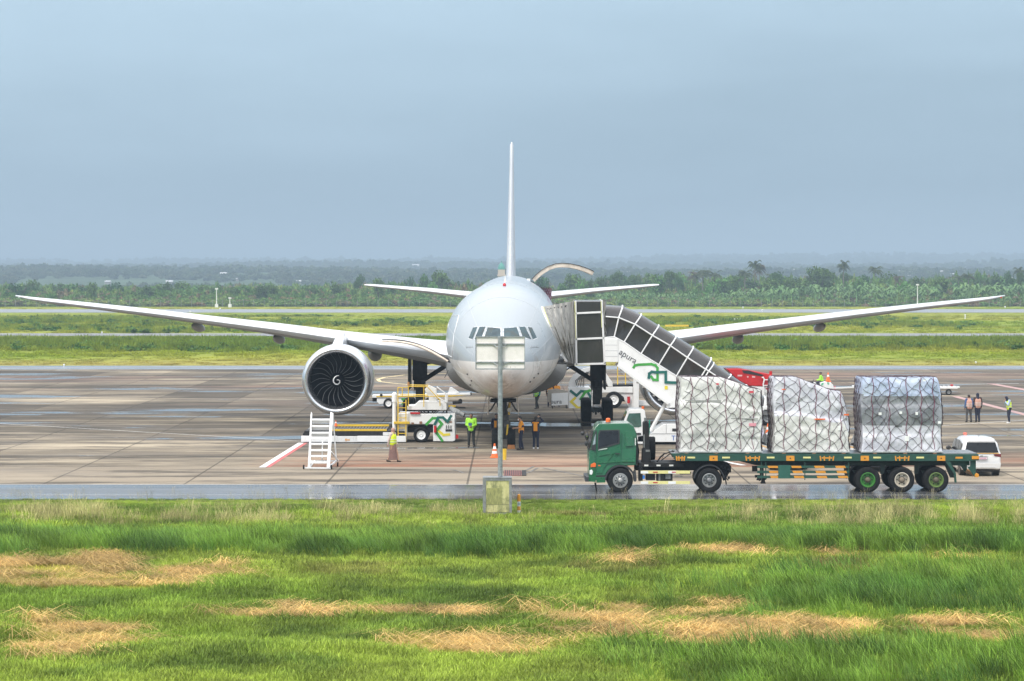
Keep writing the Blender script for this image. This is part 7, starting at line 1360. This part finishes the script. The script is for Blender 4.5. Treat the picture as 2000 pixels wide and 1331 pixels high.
# ---------------------------------------------------------------- people
SKINC = mat('skin_brown', (0.26, 0.14, 0.085), .55, var=.08); SKINL = mat('skin_tan', (0.40, 0.24, 0.16), .55, var=.08); HAIRM = mat('hair_black', (0.012, 0.011, 0.012), .6)
NAVY = mat('navy_cloth', (0.018, 0.022, 0.045), .85, var=.2); CHAR = mat('charcoal_cloth', (0.03, 0.034, 0.034), .85, var=.2); LIME = mat('lime_hi_vis', (0.36, 0.78, 0.05), .6, var=.08); YELV = mat('yellow_hi_vis', (0.72, 0.90, 0.03), .6, var=.06); ORV = mat('orange_cloth', (0.85, 0.33, 0.02), .7, var=.1)
SILV = mat('reflective_tape', (0.62, 0.66, 0.66), .35); MAUVE = mat('mauve_cloth', (0.20, 0.12, 0.105), .9, var=.2); PINKC = mat('salmon_cloth', (0.62, 0.34, 0.26), .8, var=.1); BLUEC = mat('blue_cloth', (0.05, 0.11, 0.26), .8); GREYC = mat('grey_cloth', (0.075, 0.07, 0.07), .85, var=.2); LBLUE = mat('pale_blue_cloth', (0.42, 0.52, 0.72), .8); BROWNC_ = mat('brown_cloth', (0.055, 0.028, 0.026), .9); MASKM = mat('face_mask_white', (0.75, 0.77, 0.78), .7)
def capsules(name, L, m, parent, vox=.014, sub=0):
    b = MB()
    for q in L:
        if q[0] == 'e': b.ell(q[1], q[2], 14, 10)
        else: b.sphere_cap(q[0], q[2], q[1], q[3], 10)
    o = b.build(name, m, parent, smooth=0); md = o.modifiers.new('merge', 'REMESH'); md.mode = 'VOXEL'; md.voxel_size = vox; md.use_smooth_shade = True
    sm_ = o.modifiers.new('smooth', 'SMOOTH'); sm_.factor = .5; sm_.iterations = 3; return o
def person(label, px, py, rz, H=1.68, top=NAVY, vest=None, legs=CHAR, shoes=BLKP, hair='short', skin=SKINC, lh=None, rh=None, le=None, re=None, stance=.13, stride=0.0, skirt=None, lean=0.0, nod=0.0, d=None, z0=.012, stripe=None, long_=True, pose='stand', extra=None, cap=None, build_=1.0):
    # faces -Y; x is the figure's left (+) and right (-)
    d = d or D(py); s = H/1.70; o = root('person', label, 'person', (X(px, d), d, z0), rz=R(rz)); V = lambda x, y, z: Vector((x*s, y*s, z*s)); w = build_
    hipz, shz = .90, 1.40; ly = -lean; C0 = V(0, 0, hipz); CH = V(0, ly*.75, 1.28); NK = V(0, ly, 1.46); HD = V(0, ly-.02-nod*.35, 1.585-nod*.10)
    ft_ = [V(-stance/1.0, stride*.5, .06), V(stance/1.0, -stride*.5, .06)]; kn = [V(-stance*.85, stride*.22-.03-abs(stride)*.06, .48), V(stance*.85, -stride*.22-.03-abs(stride)*.10, .48)]; hp = [V(-.095*w, 0, .90), V(.095*w, 0, .90)]
    if pose == 'sit': ft_ = [V(-.13, -.62, .42), V(.13, -.62, .42)]; kn = [V(-.13, -.48, .86), V(.13, -.48, .86)]; 
    sh = [V(-.185*w, ly, shz), V(.185*w, ly, shz)]
    el = [Vector(V(*(re or (-.25, .02, 1.13)))), Vector(V(*(le or (.25, .02, 1.13))))]; hd = [Vector(V(*(rh or (-.25, -.06, .87)))), Vector(V(*(lh or (.25, -.06, .87))))]
    B = [('e', HD+V(0, .005, .0), (.076*s, .092*s, .112*s)), (HD+V(0, -.02, -.07), .05*s, HD+V(0, -.045, -.085), .04*s), (NK-V(0, 0, .05), .058*s, HD-V(0, -.01, .06), .052*s),
         ('e', HD+V(0, -.095, -.015), (.013*s, .02*s, .024*s)), ('e', HD+V(-.077, .01, 0), (.01*s, .02*s, .03*s)), ('e', HD+V(.077, .01, 0), (.01*s, .02*s, .03*s)),
         (C0+V(-.07, 0, 0), .115*s, CH+V(-.07*w, 0, 0), .115*s*w), (C0+V(.07, 0, 0), .115*s, CH+V(.07*w, 0, 0), .115*s*w), (sh[0], .062*s, sh[1], .062*s), (CH, .12*s, NK-V(0,0,.06), .07*s)]
    for i in (0, 1):
        B += [(sh[i], .052*s*w, el[i], .040*s), (el[i], .040*s, hd[i], .028*s), (hp[i], .088*s*w, kn[i], .056*s), (kn[i], .054*s, ft_[i]+V(0, 0, .03), .036*s), (ft_[i]+V(0, .03, -.01), .038*s, ft_[i]+V(0, -.14, -.02), .030*s)]
        dv = (hd[i]-el[i]).normalized(); pal = hd[i]+dv*.055*s; side = dv.cross(Vector((0, 1, 0.01))).normalized() if abs(dv.y) < .9 else Vector((1, 0, 0)); nn = dv.cross(side)
        B += [(hd[i], .026*s, pal, .030*s)]
        for k in range(4): f0 = pal+side*(.030-.020*k)*s; f1 = f0+dv*(.045-.006*abs(k-1.3))*s; B += [(f0, .0105*s, f1, .0095*s), (f1, .0095*s, f1+(dv*.6+nn*.6)*.028*s, .008*s)]
        tb = hd[i]+dv*.015*s+side*.03*s; B += [(tb, .012*s, tb+(dv*.7+side*.7)*.045*s, .009*s)]
    capsules('body', B, skin, o, .0125)
    e = MB()
    for x in (-.03, .03): e.ell(HD+V(x, -.085, .012), (.011*s, .008*s, .007*s), 8, 5)
    e.build('eyes', TRIMD, o); e = MB(); e.ell(HD+V(0, -.088, -.052), (.022*s, .008*s, .006*s), 8, 5); e.build('mouth', mat('lips', (.28,.10,.08), .5), o)
    T = [(C0+V(-.06, 0, .02), .135*s*w, CH+V(-.07*w, 0, 0), .132*s*w), (C0+V(.06, 0, .02), .135*s*w, CH+V(.07*w, 0, 0), .132*s*w), (sh[0], .070*s, sh[1], .070*s), (CH, .135*s, NK-V(0, 0, .05), .075*s)]
    if stripe == 'loose': T += [(C0+V(-.07, 0, -.10), .15*s, C0+V(-.05, 0, .1), .14*s), (C0+V(.07, 0, -.10), .15*s, C0+V(.05, 0, .1), .14*s)]
    for i in (0, 1):
        T += [(sh[i], .068*s*w, el[i], .054*s)]
        if long_: T += [(el[i], .054*s, hd[i]-(hd[i]-el[i])*.06, .038*s)]
    tp_ = capsules('jacket' if long_ else 'shirt', T, top, o, .016)
    if vest is not None:
        vz = .86; Vv = [(C0+V(-.06, 0, .03), .147*s*w, CH+V(-.065*w, 0, -.01), .146*s*w), (C0+V(.06, 0, .03), .147*s*w, CH+V(.065*w, 0, -.01), .146*s*w), (sh[0]*.72+sh[1]*.28, .080*s, sh[1]*.72+sh[0]*.28, .080*s), (CH, .146*s, NK-V(0, 0, .07), .09*s)]
        vo = capsules('vest', Vv, vest, o, .016); e = MB()
        for z in (1.0, 1.12): q = (z-.9)/.38; e.tube([C0.lerp(CH, q)+V(math.cos(a)*.222*w, math.sin(a)*.156*w, 0) for a in np.linspace(0, 6.2832, 25)], .016*s, 6)
        e.build('vest_tape', SILV, vo)
    if skirt is not None:
        e = MB(); pr = [(.12, .98), (.15, .86), (.165, .6), (.18, .35), (.20, .12), (.18, .11)]; vs = []; n = 26
        for r_, z in pr:
            for j in range(n): a = 2*math.pi*j/n; k = r_*(1+.07*math.sin(a*6+z*5)*(1-z)); vs.append(V(k*math.cos(a)*.85, k*math.sin(a)*(1+abs(stride)*.8*(1-z)), z))
        e.add(vs, [(i*n+j, i*n+(j+1) % n, (i+1)*n+(j+1) % n, (i+1)*n+j) for i in range(len(pr)-1) for j in range(n)]); e.build('skirt', skirt, o, smooth=60)
    else:
        Lg = [(hp[0]+V(0,0,.04), .125*s*w, hp[1]+V(0,0,.04), .125*s*w)]
        for i in (0, 1): Lg += [(hp[i], .106*s*w, kn[i], .074*s), (kn[i], .074*s, ft_[i]+V(0, .01, .06), .060*s)]
        capsules('trousers', Lg, legs, o, .016)
    for i in (0, 1): capsules('shoe', [(ft_[i]+V(0, .035, -.015), .045*s, ft_[i]+V(0, -.15, -.025), .036*s), (ft_[i]+V(0, .02, .03), .045*s, ft_[i]+V(0, .02, 0), .045*s)], shoes, o, .016)
    if hair == 'short': capsules('hair', [('e', HD+V(0, .022, .032), (.084*s, .092*s, .096*s))], HAIRM, o, .014)
    elif hair == 'bun': capsules('hair', [('e', HD+V(0, .022, .03), (.088*s, .095*s, .10*s)), (HD+V(0, .08, 0), .06*s, NK+V(0, .09, -.06), .045*s)], HAIRM, o, .014)
    elif hair is not None: capsules('headscarf', [('e', HD+V(0, .018, .012), (.096*s, .104*s, .122*s)), (HD+V(0, .03, -.06), .085*s, NK+V(0, .01, -.05), .12*s), (NK+V(-.08, .01, -.07), .08*s, NK+V(.08, .01, -.07), .08*s)], hair, o, .014)
    if cap is not None: capsules('cap', [('e', HD+V(0, .01, .055), (.092*s, .10*s, .07*s)), (HD+V(-.04, -.08, .055), .014*s, HD+V(-.03, -.15, .045), .012*s), (HD+V(.04, -.08, .055), .014*s, HD+V(.03, -.15, .045), .012*s), (HD+V(-.03, -.15, .045), .012*s, HD+V(.03, -.15, .045), .012*s)], cap, o, .012)
    if extra: extra(o, V, s, HD, hd, CH, C0)
    return o
def box_item(name, m, at, sz, parent): b = MB(); b.box(at.x-sz[0], at.x+sz[0], at.y-sz[1], at.y+sz[1], at.z-sz[2], at.z+sz[2]); return b.build(name, m, parent, bevel=.006)
person('person walking in a yellow vest, pink headscarf and long mauve skirt', 767.5, 903, 62, 1.62, top=mat('pale_pink_cloth', (.62,.50,.46), .8), vest=YELV, hair=mat('pink_scarf', (0.42,0.25,0.20), .85), skin=SKINL, skirt=MAUVE, stride=.52, stance=.08, shoes=BLKP, lh=(.24,-.12,.84), rh=(-.22,.16,.86), re=(-.24,.10,1.12))
def phone_low(o, V, s, HD, hd, CH, C0): box_item('clipboard', LIME, V(.03, -.22, .98), (.09*s, .01, .12*s), o); box_item('blue_folder', BLUEC, V(-.02, -.235, 1.16), (.09*s, .01, .07*s), o)
person('person in a lime green jacket and dark trousers standing left of the sign pole', 920.5, 874.5, -8, 1.76, top=LIME, hair='short', rh=(-.04,-.24,1.05), lh=(.06,-.24,1.05), re=(-.25,-.03,1.13), le=(.25,-.03,1.13), stance=.13, nod=.12, extra=phone_low, build_=1.12)
def mask_(o, V, s, HD, hd, CH, C0): capsules('face_mask', [('e', HD+V(0, -.065, -.05), (.055*s, .045*s, .045*s))], MASKM, o, .01); box_item('phone', TRIMD, (hd[0]+hd[1])*.5+V(0, -.08, .03), (.04*s, .01, .06*s), o); box_item('navy_band', NAVY, V(0, .0, 1.20), (.235*s, .10*s, .05*s), o)
person('person in orange and navy with a face mask, looking at a phone', 1018, 879.5, -82, 1.72, top=ORV, hair='short', skin=SKINL, rh=(-.05,-.36,1.10), lh=(.05,-.36,1.10), re=(-.22,-.08,1.12), le=(.22,-.08,1.12), stance=.10, stride=.16, nod=.16, long_=False, legs=NAVY, extra=mask_)
def camera_up(o, V, s, HD, hd, CH, C0): box_item('phone', TRIMD, V(-.13, -.30, 1.76), (.075*s, .012, .045*s), o); box_item('orange_back_panel', ORV, V(0, .135, 1.16), (.10*s, .025, .21*s), o); box_item('orange_shoulders', ORV, V(0, .085, 1.39), (.17*s, .06*s, .035*s), o)
person('person photographing with raised arms, orange panel on the back of a navy uniform', 1046.5, 878, 172, 1.66, top=NAVY, hair='bun', skin=SKINL, rh=(-.17,-.27,1.66), re=(-.36,-.12,1.47), lh=(-.05,-.27,1.66), le=(.16,-.24,1.42), stance=.11, legs=NAVY, shoes=WHITE, extra=camera_up)
def orange_side(o, V, s, HD, hd, CH, C0): box_item('orange_side_panel', ORV, V(-.08, -.12, 1.10), (.06*s, .03, .24*s), o)
person('person in black and orange half hidden behind the sign pole', 969, 877.5, 20, 1.72, top=NAVY, hair='short', legs=NAVY, stance=.1, d=132.8, extra=orange_side)
person('person in a lime vest walking under the aircraft belly', 1049, 799, -40, 1.66, top=mat('teal_cloth', (.02,.22,.2), .8), vest=LIME, hair='short', stride=.45, stance=.10)
person('person behind the white equipment box with an orange vest, left of the pair', 1074.5, 800, 0, 1.70, top=BROWNC_, vest=ORV, hair='short', legs=NAVY, d=174.2)
person('person behind the white equipment box with an orange vest, right of the pair', 1087, 799.5, 10, 1.66, top=ORV, hair='short', legs=NAVY, d=174.6, stance=.17)
person('person in a blue sleeved salmon jacket and black cap on the right apron', 1892.5, 825.5, 195, 1.68, top=BLUEC, vest=PINKC, hair='short', cap=TRIMD, legs=GREYC, stance=.15)
person('person in a dark headscarf and salmon backed jacket on the right apron', 1909.5, 825, 190, 1.76, top=BROWNC_, vest=PINKC, hair=NAVY, legs=NAVY, stance=.09)
person('person in a yellow vest with bowed head in navy scarf at far right', 1971, 827.5, -75, 1.66, top=LBLUE, vest=YELV, hair=NAVY, skin=SKINL, legs=NAVY, shoes=WHITE2, nod=.35, lean=.06, rh=(-.06,-.30,1.34), lh=(.06,-.30,1.34), re=(-.2,-.16,1.14), le=(.2,-.16,1.14), stance=.09, stride=.08)
person('person in a lime jacket and cap sitting on the tow tractor', 1606, 757, -88, 1.70, top=LIME, hair='short', cap=TRIMD, legs=NAVY, pose='sit', lean=.12, d=201.7, z0=-.30, rh=(-.10,-.45,1.05), lh=(.10,-.45,1.05), re=(-.22,-.2,1.12), le=(.22,-.2,1.12))
# a netted piece of cargo standing in the open main deck doorway
dk = D0+45.6; o = root('air_cargo_pallet', 'netted load standing in the open cargo doorway high on the fuselage side', 'cargo pallet', (X(1066, dk), dk, 5.36)); b = MB(); x0, x1 = X(1050, dk), X(1076.5, dk); z1 = Z(563.5, dk)
g = []; NN = 10
for j in range(NN+1):
    for i in range(NN+1): u, v = i/NN, j/NN; g.append((x0+(x1-x0)*u, dk-1.3+.05*math.sin(u*9+v*7), 5.36+(z1-5.36)*v-(.12*max(0, u-.7)*3*v)))
b.add(g, [(j*(NN+1)+i, j*(NN+1)+i+1, (j+1)*(NN+1)+i+1, (j+1)*(NN+1)+i) for j in range(NN) for i in range(NN)]); b.box(x0, x1-.02, dk-1.2, dk+1.2, 5.36, z1-.06); b.build('wrapped_load', WR[1], o, world=True, smooth=50); b = MB()
for k in range(16): b.bar((x0+(x1-x0)*max(0, (k-8)/8), dk-1.38, 5.4+max(0, 8-k)*.35), (x0+(x1-x0)*min(1, k/8), dk-1.38, min(z1, 5.4+min(8, 16-k)*.35)), .035); b.bar((x0+(x1-x0)*min(1, k/8), dk-1.37, 5.4+max(0, k-8)*.35), (x0+(x1-x0)*max(0, (k-8)/8), dk-1.37, 5.4+min(8, k)*.35), .035)
b.build('cargo_net', STRAP, o, world=True)
# ---------------------------------------------------------------- haze: one closed box of thin air round everything
b = MB(); b.box(-4200, 4200, -350, 9500, -1.5, 125); hz = b.build('haze', None or _M['hill_cover'], smooth=0); hz.data.materials.clear()
hm = bpy.data.materials.new('haze_air'); hm.use_nodes = True; t = hm.node_tree; t.nodes.clear(); ou = N(t, 'ShaderNodeOutputMaterial'); pv = N(t, 'ShaderNodeVolumePrincipled')
pv.inputs['Color'].default_value = (0.50, 0.64, 0.77, 1); pv.inputs['Density'].default_value = HAZE_D; pv.inputs['Anisotropy'].default_value = 0.0
t.links.new(pv.outputs[0], ou.inputs['Volume']); hz.data.materials.append(hm); tag(hz, kind='stuff')
